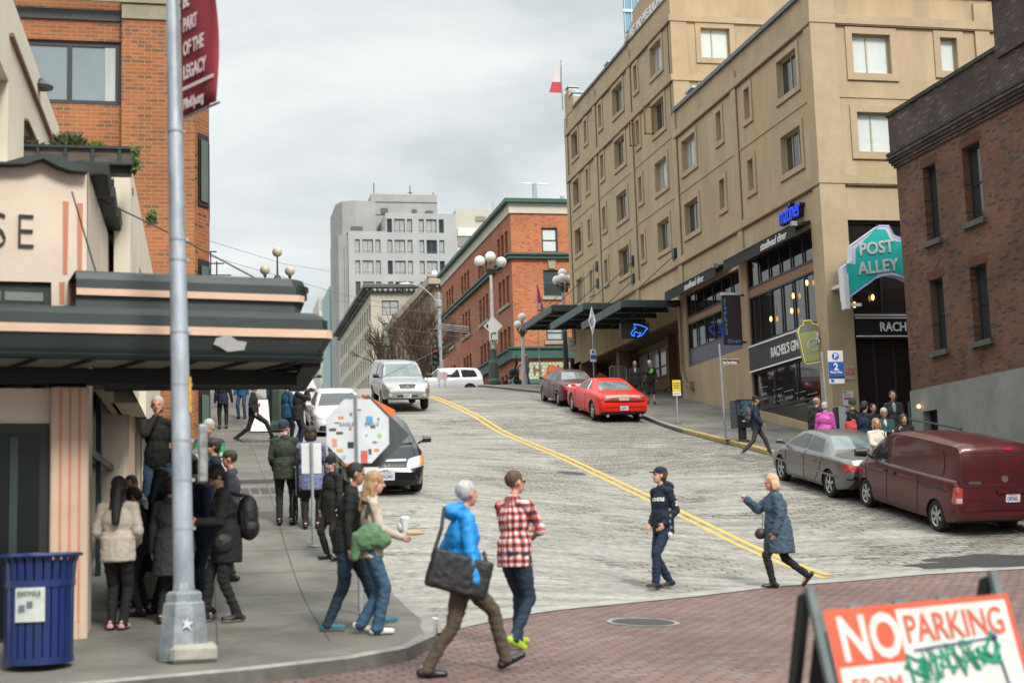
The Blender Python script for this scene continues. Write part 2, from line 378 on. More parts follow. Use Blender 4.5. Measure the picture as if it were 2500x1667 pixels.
    bp = nw('ShaderNodeBump'); bp.invert = True; bp.inputs['Strength'].default_value = .6; bp.inputs['Distance'].default_value = .015; lk(iv.outputs[0], bp.inputs['Height'])
    bp2 = nw('ShaderNodeBump'); bp2.inputs['Strength'].default_value = .35; bp2.inputs['Distance'].default_value = .01; lk(n3.outputs[0], bp2.inputs['Height']); lk(bp.outputs[0], bp2.inputs['Normal'])
    lk(bp2.outputs[0], b.inputs['Normal'])
    return m
M_road = road_mat()
M_brickst = brick_mat('street_bricks', (.235, .135, .112), (.175, .102, .086), (.06, .05, .048), 'g', .24, .11, .015, .8, .32, c3=(.235, .165, .15), bump=.6, rot=R(-14))
M_walk = mat('pavement_concrete', (.175, .165, .14), .85, var=.34, vscale=1.4, bump=.25, bscale=60, var2=(.125, .12, .105))
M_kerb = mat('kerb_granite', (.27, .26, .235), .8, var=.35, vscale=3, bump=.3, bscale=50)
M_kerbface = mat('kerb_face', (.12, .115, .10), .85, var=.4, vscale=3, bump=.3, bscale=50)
M_yel = mat('yellow_paint', (.72, .42, .07), .7, var=.22, vscale=9, bump=.2, bscale=50)
M_asph = mat('patch_asphalt', (.035, .034, .034), .75, var=.3, vscale=6, bump=.4, bscale=90)
M_dirt = mat('terrain', (.12, .115, .10), .9, var=.3, vscale=.3)
# plan outline of the brick street / hill road seam
EDGE = [(-60, -2.8), (-10, 10.35), (-.82, 12.81), (.39, 13.13), (1.3, 13.5), (1.9, 14.0), (2.3, 14.8), (2.5, 15.9), (3.2, 16.7), (4.36, 17.67), (6.7, 19.26), (8.4, 20.6), (9.95, 21.5), (11.6, 21.95), (13.5, 22.1), (16, 22.2), (60, 22.2)]
def y0(x): return float(np.interp(x, [e[0] for e in EDGE], [e[1] for e in EDGE]))
XL, XR = 2.5, 16.0
def lin(a, b, n): return [a + (b - a) * i / (n - 1) for i in range(n)]
gr = gsheet('ground', lin(-700, 900, 41), lambda x: lin(-75, 2400, 160), M_dirt, -.9)
gsheet('hill_road', lin(XL, XR, 28), lambda x: lin(y0(x), 86, 150), M_road, 0)
gsheet('brick_street', sorted(set(lin(-40, 60, 60) + lin(-1, 16, 60))), lambda x: lin(-30, y0(x) - .0, 60), M_brickst, 0)
gsheet('cross_avenue', lin(-80, 110, 60), lambda x: lin(86, 99, 8), mat('avenue_asphalt', (.13, .13, .125), .8, var=.25, vscale=.8, bump=.2), .0)
gsheet('far_road', lin(2.5, 19, 6), lambda x: lin(99, 420, 60), mat('avenue_asphalt', (.13, .13, .125)), .0)
# light concrete band at the seam
SEAM = [(x, y0(x)) for x in lin(2.6, 15.9, 50)]
b = B(); v = []
for x, y in SEAM: v += [(x, y - .1, g(x, y) + .004), (x, y + .32, g(x, y + .32) + .004)]
b.add(v, [(2 * i, 2 * i + 2, 2 * i + 3, 2 * i + 1) for i in range(len(SEAM) - 1)])
tag(b.build('concrete_strip', mat('seam_concrete', (.33, .315, .285), .85, var=.3, vscale=2, bump=.2)), kind='structure')
# manhole, asphalt patch, centre line
def disc(name, cx, cy, rx, ry, m, dz=.004, n=28, wob=0.):
    b = B(); ring = []
    for j in range(n):
        a = 2 * math.pi * j / n; k = 1 + wob * (noise.noise(Vector((math.cos(a) * 2, math.sin(a) * 2, cx)))) ; x = cx + rx * k * math.cos(a); y = cy + ry * k * math.sin(a)
        ring.append((x, y, g(x, y) + dz))
    b.add(ring + [(cx, cy, g(cx, cy) + dz)], [(j, (j + 1) % n, n) for j in range(n)])
    return b.build(name, m)
M_iron = mat('cast_iron', (.06, .055, .05), .6, .4, var=.3, vscale=20)
for (px, py, lab) in ((1313, 1087, 'round iron manhole cover beside the yellow centre line'), (1477, 1430, 'dark iron manhole cover in the red brick street')):
    p = hit(px, py)
    t = thing('manhole_cover', lab, 'manhole', (p.x, p.y, p.z), world=True)
    disc('cover', p.x, p.y, .36, .36, M_iron, .006).parent = t; t.children[0].matrix_parent_inverse = Matrix.Translation(-t.location)
    b = B(); v = []; n = 28
    for j in range(n):
        a = 2 * math.pi * j / n
        for r_ in (.37, .43): x = p.x + r_ * math.cos(a); y = p.y + r_ * math.sin(a); v.append((x, y, g(x, y) + .008))
    b.add(v, [(2 * j, 2 * j + 1, (2 * j + 3) % (2 * n), (2 * j + 2) % (2 * n)) for j in range(n)]); b.build('ring', M_kerb, t)
p = hit(2290, 1288); tag(disc('road_patch', p.x + .4, p.y, 2.1, .75, M_asph, .006, 40, .5), kind='structure')
def stripe(x_of, ya, yb, w, n=90):
    b = B(); v = []
    for y in lin(ya, yb, n):
        x = x_of(y) + .012 * noise.noise(Vector((0, y * 2, 3)))
        for q in (-w / 2, w / 2): v.append((x + q, y, g(x + q, y) + .006))
    b.add(v, [(2 * i, 2 * i + 1, 2 * i + 3, 2 * i + 2) for i in range(n - 1)]); return b
b = stripe(lambda y: 9.83, 21.9, 64, .12); b2 = stripe(lambda y: 10.09, 22.3, 64, .12)
b.add(b2.v, b2.f); tag(b.build('centre_line_marking', M_yel), kind='structure')
# crosswalk bars / tar lines at the crest
b = B()
for yy in (76.5, 79.5):
    v = []
    for x in lin(2.6, 15.9, 20): v += [(x, yy, g(x, yy) + .006), (x, yy + .35, g(x, yy + .35) + .006)]
    b.add(v, [(2 * i, 2 * i + 2, 2 * i + 3, 2 * i + 1) for i in range(19)])
tag(b.build('crosswalk_marking', mat('white_paint', (.55, .50, .47), .7, var=.3, vscale=5)), kind='structure')
# sidewalks ---------------------------------------------------------------
KL = [(-10, 10.35), (-5, 11.7), (-.82, 12.81), (.39, 13.13), (1.3, 13.5), (1.9, 14.0), (2.3, 14.8), (2.5, 15.9)] + [(2.5, y) for y in lin(17, 84, 60)]
def kerb(name, path, side):
    """granite kerb 0.15 high: path = street-side edge, side = direction (+1 left of travel) of the pavement"""
    b = B(); r = []
    for i, (x, y) in enumerate(path):
        q = path[min(i + 1, len(path) - 1)]; p_ = path[max(i - 1, 0)]
        dx, dy = q[0] - p_[0], q[1] - p_[1]; l = math.hypot(dx, dy); nx, ny = -dy / l * side, dx / l * side
        z = g(x, y); w = .17
        r.append([(x, y, z - .1), (x, y, z + .125), (x + nx * .025, y + ny * .025, z + .15), (x + nx * w, y + ny * w, z + .15), (x + nx * w, y + ny * w, z - .1)])
    n = len(r)
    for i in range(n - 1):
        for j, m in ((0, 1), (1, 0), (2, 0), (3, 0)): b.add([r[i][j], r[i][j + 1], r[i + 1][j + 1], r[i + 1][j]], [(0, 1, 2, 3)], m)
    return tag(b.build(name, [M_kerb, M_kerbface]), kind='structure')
kerb('kerb', KL, 1)
KR = [(60, 22.2), (16.6, 22.2), (16.2, 22.5), (16, 23.1)] + [(16, y) for y in lin(24, 84, 60)]
kerb('kerb', KR[::-1][:-1], 1)
def kl_off(x):   # pavement runs under the kerb stones
    return float(np.interp(x, [q[0] for q in KL[:8]], [q[1] + .07 for q in KL[:8]]))
xs = lin(-10, 1.8, 40) + lin(1.86, 2.43, 14)
gsheet('left_pavement', xs, lambda x: lin(kl_off(x), 84, 150), M_walk, .148)
gsheet('right_pavement', lin(16.17, 24, 12), lambda x: lin(22.4, 84, 120), M_walk, .148)
# scored joints in the pavements
b = B()
def groove(b, pts, w=.015):
    v = []
    for i, (x, y) in enumerate(pts):
        q = pts[min(i + 1, len(pts) - 1)]; p_ = pts[max(i - 1, 0)]; dx, dy = q[0] - p_[0], q[1] - p_[1]; l = math.hypot(dx, dy) or 1
        nx, ny = -dy / l * w / 2, dx / l * w / 2
        v += [(x - nx, y - ny, g(x - nx, y - ny) + .152), (x + nx, y + ny, g(x + nx, y + ny) + .152)]
    b.add(v, [(2 * i, 2 * i + 1, 2 * i + 3, 2 * i + 2) for i in range(len(pts) - 1)])
for y in lin(17, 60, 25): groove(b, [(x, y) for x in lin(-1, 2.25, 8)])
for x in (.1, 1.2): groove(b, [(x, y) for y in lin(14.6, 60, 60)])
for y in lin(24, 60, 20): groove(b, [(x, y) for x in lin(16.2, 19.9, 8)])
groove(b, [(18, y) for y in lin(24, 60, 40)])
tag(b.build('pavement_joints', mat('joint', (.085, .08, .07), .9)), kind='structure')
# yellow kerb paint on the right, tree grate, drains
b = B(); v = []
for y in lin(38, 46.5, 12): v += [(15.995, y, g(16, y) + .02), (15.995, y, g(16, y) + .128), (16.03, y, g(16, y) + .156), (16.15, y, g(16, y) + .156)]
b.add(v, [(4 * i + j, 4 * i + j + 1, 4 * i + j + 5, 4 * i + j + 4) for i in range(11) for j in range(3)])
tag(b.build('kerb_marking', mat('kerb_yellow', (.42, .31, .11), .8, var=.4, vscale=8)), kind='structure')
# ================================================================= beige building
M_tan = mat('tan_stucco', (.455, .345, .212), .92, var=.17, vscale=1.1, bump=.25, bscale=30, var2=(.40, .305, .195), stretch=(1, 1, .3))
M_trim = mat('tan_trim', (.43, .33, .21), .92, var=.14, vscale=1.2, bump=.2, bscale=30)
M_band = mat('tan_course', (.37, .28, .175), .92, var=.2, vscale=1.5, bump=.2, bscale=30)
M_dkline = mat('soot_line', (.16, .10, .055), .95, var=.3, vscale=2)
M_glass = mat('window_glass', (.035, .04, .045), .06, spec=.9)
M_glass2 = mat('window_glass_curtained', (.40, .42, .42), .12, spec=.8, var=.25, vscale=2.5, stretch=(1, 1, .2))
M_blind = mat('white_blind', (.60, .65, .63), .35, spec=.5, var=.06, vscale=6)
M_crm = mat('cream_frame', (.42, .37, .23), .6, var=.15, vscale=10)
M_dkf = mat('dark_frame', (.025, .028, .03), .45)
M_steelroof = mat('roof_metal', (.13, .15, .17), .45, .5, var=.2, vscale=3)
M_black = mat('black_panel', (.012, .012, .014), .45)
M_white = mat('white_lettering', (.80, .80, .80), .5)
M_dark_in = mat('dark_interior', (.015, .013, .013), .9)
bb = thing('beige_building', 'tall tan stucco corner building with stepped roofline, shopfronts and rows of framed windows', 'building', (20, 43, g(20, 43)), world=True)
FX = 20.; FY = 43.
cols_big = [(44.3, 46.0), (54.8, 56.5), (58.6, 60.25), (64.75, 66.5), (73.45, 74.75)]
cols_nar = [(48.65, 49.2), (51.7, 52.25), (62.3, 62.8), (68.55, 69.1), (71.5, 72.0)]
rows = [(14.8, 16.15), (12.05, 13.4), (17.5, 18.9), (20.2, 21.57)]
ops = []
for (a, c) in cols_big + cols_nar:
    for i, (z, z2) in enumerate(rows):
        if i > 1 and a < 57.3: continue
        nar = (a, c) in cols_nar
        ops.append((a, z + (.18 if nar else 0), c, z2, nar))
shop = [(43.95, 3.0, 50.0, 9.75), (50.75, 6.5, 57.05, 9.6)]
alcove = (57.95, 3.5, 75.0, 8.75)
b = B()
wall(b, 'x', FX, -1, FY, 57.35, 1.2, 17.7, [o[:4] for o in ops] + shop + [alcove], .22)
wall(b, 'x', FX, -1, 57.35, 76.0, 3.0, 22.95, [o[:4] for o in ops] + [alcove], .22)
# front (facing down the street) wall
fops = [(21.45, 14.87, 22.85, 16.25), (21.45, 12.13, 22.82, 13.51), (24.72, 15.06, 25.35, 16.25), (24.72, 12.3, 25.35, 13.51), (28.4, 14.87, 29.8, 16.25), (20.87, -1.5, 27.5, 9.8)]
wall(b, 'y', FY, -1, FX, 44, -2, 17.7, fops, .22)
# upper block facing down the street, above the lower roof
uops = [(21.4, 20.26, 22.75, 21.63), (24.7, 20.4, 25.3, 21.63), (21.4, 17.9, 22.75, 18.9), (28.4, 20.26, 29.8, 21.63), (33, 20.26, 34.4, 21.63)]
wall(b, 'y', 57.35, -1, FX, 44, 17.7, 28, uops, .22)
wall(b, 'y', 76.0, 1, FX, 44, 0, 22.95, [], .2)
b.quad((FX, FY, 17.7), (44, FY, 17.7), (44, 57.35, 17.7), (FX, 57.35, 17.7)); b.quad((FX, 57.35, 22.95), (44, 57.35, 22.95), (44, 76, 22.95), (FX, 76, 22.95))
b.quad((44, FY, -2), (44, 76, -2), (44, 76, 26), (44, FY, 26))
# raised gable parapet of the upper block (stepped curve)
gpx = [(586, 378), (612, 300), (640, 252), (660, 182), (664, 95), (712, 20), (760, -60), (880, -150), (1000, -190)]
gp = [(57.35, 22.95)] + [(q_.y, q_.z) for q_ in [atx((1350 + a / 3.357) * .9408, c_ / 3.357 * .9408, FX) for a, c_ in gpx]]; gp[-1] = (57.35, gp[-1][1])
gp0 = [(57.35, 22.95), (63.55, 22.95), (63.55, 23.2), (63.0, 23.75), (62.6, 24.5), (62.2, 24.75), (61.9, 24.8), (61.7, 25.7), (61.1, 26.6), (60.4, 27.1), (59.8, 27.1), (57.35, 27.1)]
b.prism([(y - 57.35, z) for y, z in gp], (FX, 57.35, 0), (0, 1, 0), (0, 0, 1), (.4, 0, 0))
# end parapet steps
b.box(FX, FX + .4, 75.0, 76.0, 22.9, 24.3); b.box(FX, FX + .4, 74.2, 75.0, 22.9, 23.7)
b.build('stucco_walls', M_tan, bb)
# pilasters, courses, dark lines, window surrounds
b = B()
for y, z1 in ((43.0, 17.7), (50.0, 17.2), (57.1, 17.6), (63.35, 22.6), (69.65, 22.6), (75.55, 22.9)):
    b.box(FX - .07, FX - .002, y, y + .5, 9.95 if y > 44 else 1.2, z1)
for z, y1 in ((11.0, 76), (16.55, 57.35), (19.15, 76), (21.85, 76)):
    ya = FY - .0 if z < 17 else 57.35
    b.box(FX - .10, FX - .003, ya, y1 - .02, z, z + .30)
for z in (14.03, 16.75): b.box(FX - .03, FX - .004, FY + .02 if z < 15 else 57.4, 75.9, z - .03, z + .03)
for z, in ((11.0,), (16.55,)): b.box(FX - .10, 43.9, FY - .10, FY - .003, z + .02, z + .32)
b.box(FX - .09, 43.9, 57.25, 57.347, 19.17, 19.43); b.box(FX - .09, 43.9, 57.25, 57.347, 21.87, 22.13)
b.box(FX - .071, FX + .85, FY - .07, FY - .003, -1.5, 17.68); b.box(FX + .01, FX + .75, 57.29, 57.346, 17.75, 22.9)
b.box(26.05, 26.6, FY - .08, FY - .004, 10, 17.5)
b.box(20, 43.9, FY - .03, FY - .005, 14.0, 14.06)
def surround(b, o, axis, pos, n, w=.24, t=.045):
    p, q, s_, t_ = o[:4]; c0, c1 = pos + n * .002, pos + n * t
    for (a, z, a2, z2) in ((p - w, q - w, p, t_ + w), (s_, q - w, s_ + w, t_ + w), (p, q - w, s_, q), (p, t_, s_, t_ + w)):
        if axis == 'x': b.box(c0, c1, a, a2, z, z2)
        else: b.box(a, a2, c0, c1, z, z2)
for o in ops: surround(b, o, 'x', FX, -1, .2)
for o in fops[:5]: surround(b, o, 'y', FY, -1)
for o in uops: surround(b, o, 'y', 57.35, -1)
b.build('moulding', M_trim, bb)
b = B()   # dark brown lines under the projecting courses and window surrounds, beside the pilasters
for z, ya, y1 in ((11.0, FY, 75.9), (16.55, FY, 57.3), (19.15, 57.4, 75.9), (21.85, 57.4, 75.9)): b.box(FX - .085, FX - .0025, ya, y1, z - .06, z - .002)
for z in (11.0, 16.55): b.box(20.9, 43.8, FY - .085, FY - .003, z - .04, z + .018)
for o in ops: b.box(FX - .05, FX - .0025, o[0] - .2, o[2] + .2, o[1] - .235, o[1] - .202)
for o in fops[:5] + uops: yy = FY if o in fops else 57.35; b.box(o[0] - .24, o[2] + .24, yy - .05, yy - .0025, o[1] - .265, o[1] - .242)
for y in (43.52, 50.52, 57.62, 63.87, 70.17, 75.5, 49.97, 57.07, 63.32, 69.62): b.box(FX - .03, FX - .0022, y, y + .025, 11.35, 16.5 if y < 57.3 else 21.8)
b.build('dark_lines', M_dkline, bb)
for i, o in enumerate(ops):
    nar = o[4]
    gm = M_glass if random.random() < .45 else M_glass2
    window(bb, 'x', FX, -1, o[:4], .2, M_crm, gm, () if nar else ((.33, .66) if i % 3 else (.5,)), name='window')
# two casements standing open (wooden sash seen inside)
M_wood = mat('amber_wood', (.42, .19, .045), .5, var=.3, vscale=6, stretch=(1, 1, 6))
for (a, z, z2, w) in ((60.25, 17.5, 18.9, .42), (63.0, 17.7, 18.9, .3)):
    b = B(); 
    b.box(FX - .02 - w, FX - .02, a - .03, a + .0, z + .05, z + .12); b.box(FX - .02 - w, FX - .02, a - .03, a, z2 - .1, z2 - .03)
    b.box(FX - .02 - w, FX + .05 - w, a - .03, a, z + .05, z2 - .03); b.box(FX - .09, FX - .02, a - .03, a, z + .05, z2 - .03)
    b.build('open_casement', M_wood, bb)
for o in fops[:5]: window(bb, 'y', FY, -1, o, .2, M_crm, M_blind, (.42,) if o[2] - o[0] > 1 else ())
for o in uops: window(bb, 'y', 57.35, -1, o, .2, M_crm, M_blind, (.42,) if o[2] - o[0] > 1 else ())
# roof edge flashing, vents
b = B()
b.box(FX - .12, FX + .3, 43.3, 57.33, 17.7, 17.86); b.box(FX + .29, 44, 42.9, 43.35, 17.71, 17.85); b.build('roof_flashing', M_steelroof, bb)
b = B(); b.box(FX - .1, FX + .3, 63.6, 74.1, 22.96, 23.08); b.build('roof_flashing', M_steelroof, bb)
b = B()
b.prism([(y - 57.35, z - 22.95 + .03) for y, z in gp], (FX - .06, 57.35, 22.96), (0, 1, 0), (0, 0, 1), (.05, 0, 0))
b.build('gable_face', M_tan, bb)
for (x, y, z, w) in ((20.3, 55.4, 17.86, .9), (20.3, 67.5, 23.06, .7), (20.2, 63.2, 23.3, .7), (20.3, 75.5, 24.3, .6), (20.3, 74.6, 23.7, .6)):
    b = B(); b.box(x - .25, x + .35, y - w / 2, y + w / 2, z, z + .16); b.box(x - .3, x + .4, y - w / 2 - .05, y + w / 2 + .05, z + .22, z + .3); b.box(x - .2, x + .3, y - w / 2 + .05, y + w / 2 - .05, z + .16, z + .22)
    b.build('roof_vent', mat('galvanised', (.42, .47, .50), .4, .6, var=.2, vscale=6), bb)
# gable lettering
Tg = frame((FX - .07, 63.1, 23.05), (0, -1, 0), (0, 0, 1))
text('FIRST AND PIKE BUILDING', .62, Tg, 'lettering', M_white, bb, .02, .012, sx=.70)
text('1985', .55, frame((FX - .07, 61.2, 25.6), (0, -1, 0), (0, 0, 1)), 'lettering', M_white, bb, .02, .008, sx=.9)
text('1903', .5, frame((FX - .07, 61.2, 24.5), (0, -1, 0), (0, 0, 1)), 'lettering', mat('blue_lettering', (.18, .26, .48), .5), bb, .02, .008, sx=.9)
# --- shopfronts ---
def mullion_grid(b, y0_, y1_, z0_, z1_, xs_, zs_, X=FX + .12, t=.05, fw=.07):
    b.box(X - t, X, y0_, y1_, z0_, z0_ + fw); b.box(X - t, X, y0_, y1_, z1_ - fw, z1_); b.box(X - t, X, y0_, y0_ + fw, z0_ + fw, z1_ - fw); b.box(X - t, X, y1_ - fw, y1_, z0_ + fw, z1_ - fw)
    for a in xs_: b.box(X - t - .003, X, a - .025, a + .025, z0_ + fw, z1_ - fw)
    for z in zs_: b.box(X - t + .003, X, y0_ + fw, y1_ - fw, z - .03, z + .03)
b = B(); gl = B()
def shopbay(y0_, y1_, spans, n):
    xs_ = [y0_ + (y1_ - y0_) * k / n for k in range(1, n)]
    for (a, c) in spans:
        mullion_grid(b, y0_, y1_, a, c, xs_, [])
        gl.box(FX + .14, FX + .16, y0_, y1_, a, c)
shopbay(43.95, 50.0, [(8.62, 9.75), (6.5, 8.3)], 6)
shopbay(50.75, 57.05, [(8.62, 9.6), (7.2, 8.35)], 6)
mullion_grid(b, 43.95, 50.0, 4.0, 5.45, [46, 48], []); gl.box(FX + .14, FX + .16, 43.95, 50, 2.6, 5.45)
b.build('shop_window_frame', M_dkf, bb)
M_shopgl = mat('shop_glass', (.02, .018, .018), .05, spec=.85)
gl.build('shop_glass', M_shopgl, bb)
b = B(); b.box(FX + .10, FX + .2, 43.95, 50.0, 8.3, 8.62); b.box(FX + .10, FX + .2, 50.75, 57.05, 8.35, 8.62)
b.build('spandrel', mat('spandrel_tan', (.33, .20, .13), .8, var=.1, vscale=3), bb)
b = B(); b.box(FX + .08, FX + .2, 50.75, 57.05, 6.5, 7.2); b.build('spandrel', mat('purple_panel', (.035, .03, .085), .35, var=.2, vscale=2), bb)
# warm pendant lamps behind the glass
M_bulb = mat('warm_bulb', (1, .50, .14), .5, emit=4)
for (y, z) in ((44.6, 7.95), (45.8, 7.7), (46.0, 7.2), (47.9, 7.2)):
    l = thing('pendant_lamp', 'amber pendant lamp glowing behind the shop window, %s' % {44.6: 'the highest, beside the corner pier', 45.8: 'second from the corner pier', 46.0: 'lowest of the pair near the corner', 47.9: 'farthest from the corner pier'}[y], 'lamp', (FX + .02, y, z), group='pendant lamps in the shop window')
    b = B(); b.sph((0, 0, 0), (.045, .045, .10), 10, 8); b.build('bulb', M_bulb, l); b = B(); b.tube([(0, 0, .11), (0, 0, .5)], .008); b.build('cord', M_black, l)
# sloping base panel + lower window fill
b = B(); b.prism([(43.95 - 44, 2.3), (50 - 44, 3.3), (50 - 44, 4.12), (43.95 - 44, 2.95)], (FX - .02, 44, 0), (0, 1, 0), (0, 0, 1), (.2, 0, 0)); b.build('plinth', M_tan, bb)
b = B(); b.box(FX + .165, FX + .18, 44, 50, 2.5, 5.4); b.build('window_interior', M_dark_in, bb)
for (y, z) in ((49.2, 4.55), (47.9, 4.35), (46.9, 4.2), (45.9, 4.05), (44.9, 3.9)):
    text(('salads', 'ginger beer', 'hot dogs', 'cocktails', 'burgers')[min(4, int(49.95 - y))], .2, frame((FX + .125, y, z), (0, -1, 0), (0, 0, 1)), 'window_lettering', mat('etched', (.35, .42, .42), .5), bb, .004, 0, 'CENTER')
    b = B(); b.box(FX + .118, FX + .124, y - .42, y + .42, z + .28, z + .30); b.box(FX + .118, FX + .124, y - .42, y + .42, z - .14, z - .12); b.build('window_line', mat('etched', (.35, .42, .42)), bb)
# blank sign band
b = B(); b.box(FX - .06, FX + .08, 43.95, 50.0, 5.47, 6.45); b.build('sign_band', M_black, bb)
b = B(); b.box(FX - .085, FX - .06, 43.95, 50.0, 6.40, 6.46); b.box(FX - .085, FX - .06, 43.95, 50.0, 5.46, 5.52); b.build('sign_line', M_white, bb)
text("RACHEL'S GINGER BEER", .5, frame((FX - .07, 47.85, 5.78), (0, -1, 0), (0, 0, 1)), 'lettering', M_white, bb, .015, .008, sx=.78)
b = B(); b.box(20.9, 27.5, FY - .06, FY + .08, 5.78, 6.56); b.build('sign_band', M_black, bb)
b = B(); b.box(20.9, 27.5, FY - .085, FY - .06, 6.47, 6.51); b.box(20.9, 27.5, FY - .085, FY - .06, 5.86, 5.90); b.box(20.9, 27.5, FY - .08, FY - .0, 6.56, 6.61); b.build('sign_line', M_white, bb)
text("RACHEL'S GINGER BEER", .42, frame((21.75, FY - .07, 6.05), (1, 0, 0), (0, 0, 1)), 'lettering', M_white, bb, .015, .008, sx=.86)
b = B(); mg = []
b.box(20.9, 27.5, FY + .12, FY + .18, 6.6, 6.7); b.box(20.9, 27.5, FY + .12, FY + .18, 9.7, 9.8)
for x in (20.93, 22.0, 23.2, 24.5): b.box(x - .03, x + .03, FY + .12, FY + .18, 6.7, 9.7)
for x in (20.95, 21.6, 22.3, 23.0, 24): b.box(x - .03, x + .03, FY + .12, FY + .18, -1.4, 5.78)
b.box(20.9, 27.5, FY + .12, FY + .18, 8.5, 8.62)
b.build('entrance_frame', M_dkf, bb)
b = B(); b.box(20.9, 27.5, FY + .19, FY + .21, 6.6, 9.8); b.box(20.9, 27.5, FY + .19, FY + .21, -1.5, 5.78); b.build('entrance_glass', M_shopgl, bb)
b = B(); b.box(20.9, 21.4, FY + .07, FY + .12, 8.62, 8.9); b.build('spandrel', mat('spandrel_tan', (.33, .20, .13)), bb)
for (x, z) in ((20.98, 6.95), (21.65, 7.2)):
    l = thing('pendant_lamp', 'amber pendant lamp glowing above the black name band, %s' % ('nearest the corner' if x < 21.5 else 'under the teal arch sign'), 'lamp', (x, FY + .08, z), group='pendant lamps in the shop window')
    b = B(); b.sph((0, 0, 0), (.05, .05, .10), 10, 8); b.build('bulb', M_bulb, l)
# alcove behind the canopy: recessed wall, piers, windows
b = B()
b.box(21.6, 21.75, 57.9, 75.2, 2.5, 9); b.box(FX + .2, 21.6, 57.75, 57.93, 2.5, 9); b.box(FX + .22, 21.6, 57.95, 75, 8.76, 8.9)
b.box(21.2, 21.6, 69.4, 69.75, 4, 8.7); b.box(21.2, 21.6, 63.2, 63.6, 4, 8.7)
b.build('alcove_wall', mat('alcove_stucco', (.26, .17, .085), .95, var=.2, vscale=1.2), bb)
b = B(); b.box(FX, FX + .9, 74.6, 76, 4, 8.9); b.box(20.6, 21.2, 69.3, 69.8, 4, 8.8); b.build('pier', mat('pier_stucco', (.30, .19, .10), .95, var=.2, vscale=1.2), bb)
b = B(); gl = B()
for (ya, yb, za, zb) in ((63.9, 69.2, 7.0, 8.5), (70.0, 74.4, 7.0, 8.6)):
    mullion_grid(b, ya, yb, za, zb, [ya + (yb - ya) * k / 3 for k in (1, 2)], [za + .5], X=21.58)
    gl.box(21.585, 21.597, ya, yb, za, zb)
b.build('alcove_window_frame', M_dkf, bb); gl.build('alcove_glass', M_glass2, bb)
b = B(); b.box(21.52, 21.58, 70.0, 74.5, 5.0, 7.0); b.build('tile_panel', mat('blue_tile', (.035, .045, .11), .3, var=.2, vscale=5), bb)
# drainpipe at the alcove corner
b = B(); b.tube([(19.88, 57.6, 9.2), (19.88, 57.6, 6.6), (19.86, 57.5, 6.3), (19.86, 57.0, 5.75), (19.86, 56.6, 5.7)], .06, 8); b.box(19.8, 20, 56.4, 56.65, 5.55, 5.85); b.build('drainpipe', mat('pipe_tan', (.28, .20, .12), .6), bb)
# stair rail in alcove
rl = thing('stair_rail', 'black steel handrail climbing beside the recessed tan wall under the canopy', 'railing', (20.6, 58.5, g(20.6, 58.5) + .15), world=True)
b = B(); b.tube([(20.5, 58.3, 6.5), (20.5, 62.0, 6.0)], .03); b.tube([(20.5, 58.3, 6.0), (20.5, 62.0, 5.7)], .02)
for y in (58.4, 60, 61.9): b.tube([(20.5, y, 4.9), (20.5, y, 6.5 - (y - 58.3) * .135)], .025)
b.build('rail', M_black, rl)
# awnings (black fabric with lettering)
M_awn = mat('black_awning', (.012, .013, .017), .75, var=.2, vscale=4)
for (ya, yb, lab, tx) in ((43.95, 50.75, 'long black shop awning lettered in white, the lower one beside the corner pier', 46.95), (51.6, 57.95, 'long black shop awning lettered in white, the one above the canopy end', 55.3)):
    aw = thing('shop_awning', lab, 'awning', (19.9, ya, 9.9), world=True, group='black shop awnings')
    zt, zb = 9.98, 9.48
    b = B(); b.loft([[(19.98, y, zt), (19.40, y, zt - .12), (19.37, y, zb - .05), (19.40, y, zb - .05), (19.43, y, zt - .2), (19.98, y, zt - .12)] for y in (ya, yb)], True)
    b.build('fabric', M_awn, aw)
    sl = Vector((-.88, 0, -.42)).normalized(); nrm = Vector((.42, 0, -.88))
    up = -sl
    T_ = Matrix(((0, up.x, 0, 19.48), (-1, 0, 0, tx), (0, up.z, 0, 9.7), (0, 0, 0, 1)))
    T_ = frame((19.365, tx, 9.50), (0, -1, 0), (0, 0, 1))
    text('steelhead diner', .40, T_, 'lettering', M_white, aw, .006, .004, shear=.2, sx=.95)
    b = B(); b.tube([(19.38, ya, zt - .10), (19.38, yb, zt - .10)], .022); b.box(19.3, 19.5, ya - .02, ya + .12, zt - .2, zt - .04)
    b.build('roller', mat('pale_metal', (.30, .31, .31), .4, .5), aw)
# neon script above the awning
nl = thing('neon_lettering', 'blue neon script lettering high on the tan wall above the black awning', 'neon sign', (19.9, 45.3, 10.35), world=True)
text('matiner', .95, frame((19.9, 46.15, 10.25), (0, -1, 0), (0, 0, 1)), 'channel_letters', mat('navy_channel', (.01, .012, .10), .3), nl, .09, .012, sx=.62)
text('matiner', .95, frame((19.79, 46.15, 10.25), (0, -1, 0), (0, 0, 1)), 'neon_tube', mat('blue_neon', (.01, .06, .75), .4, emit=.8), nl, .01, -.012, sx=.62)
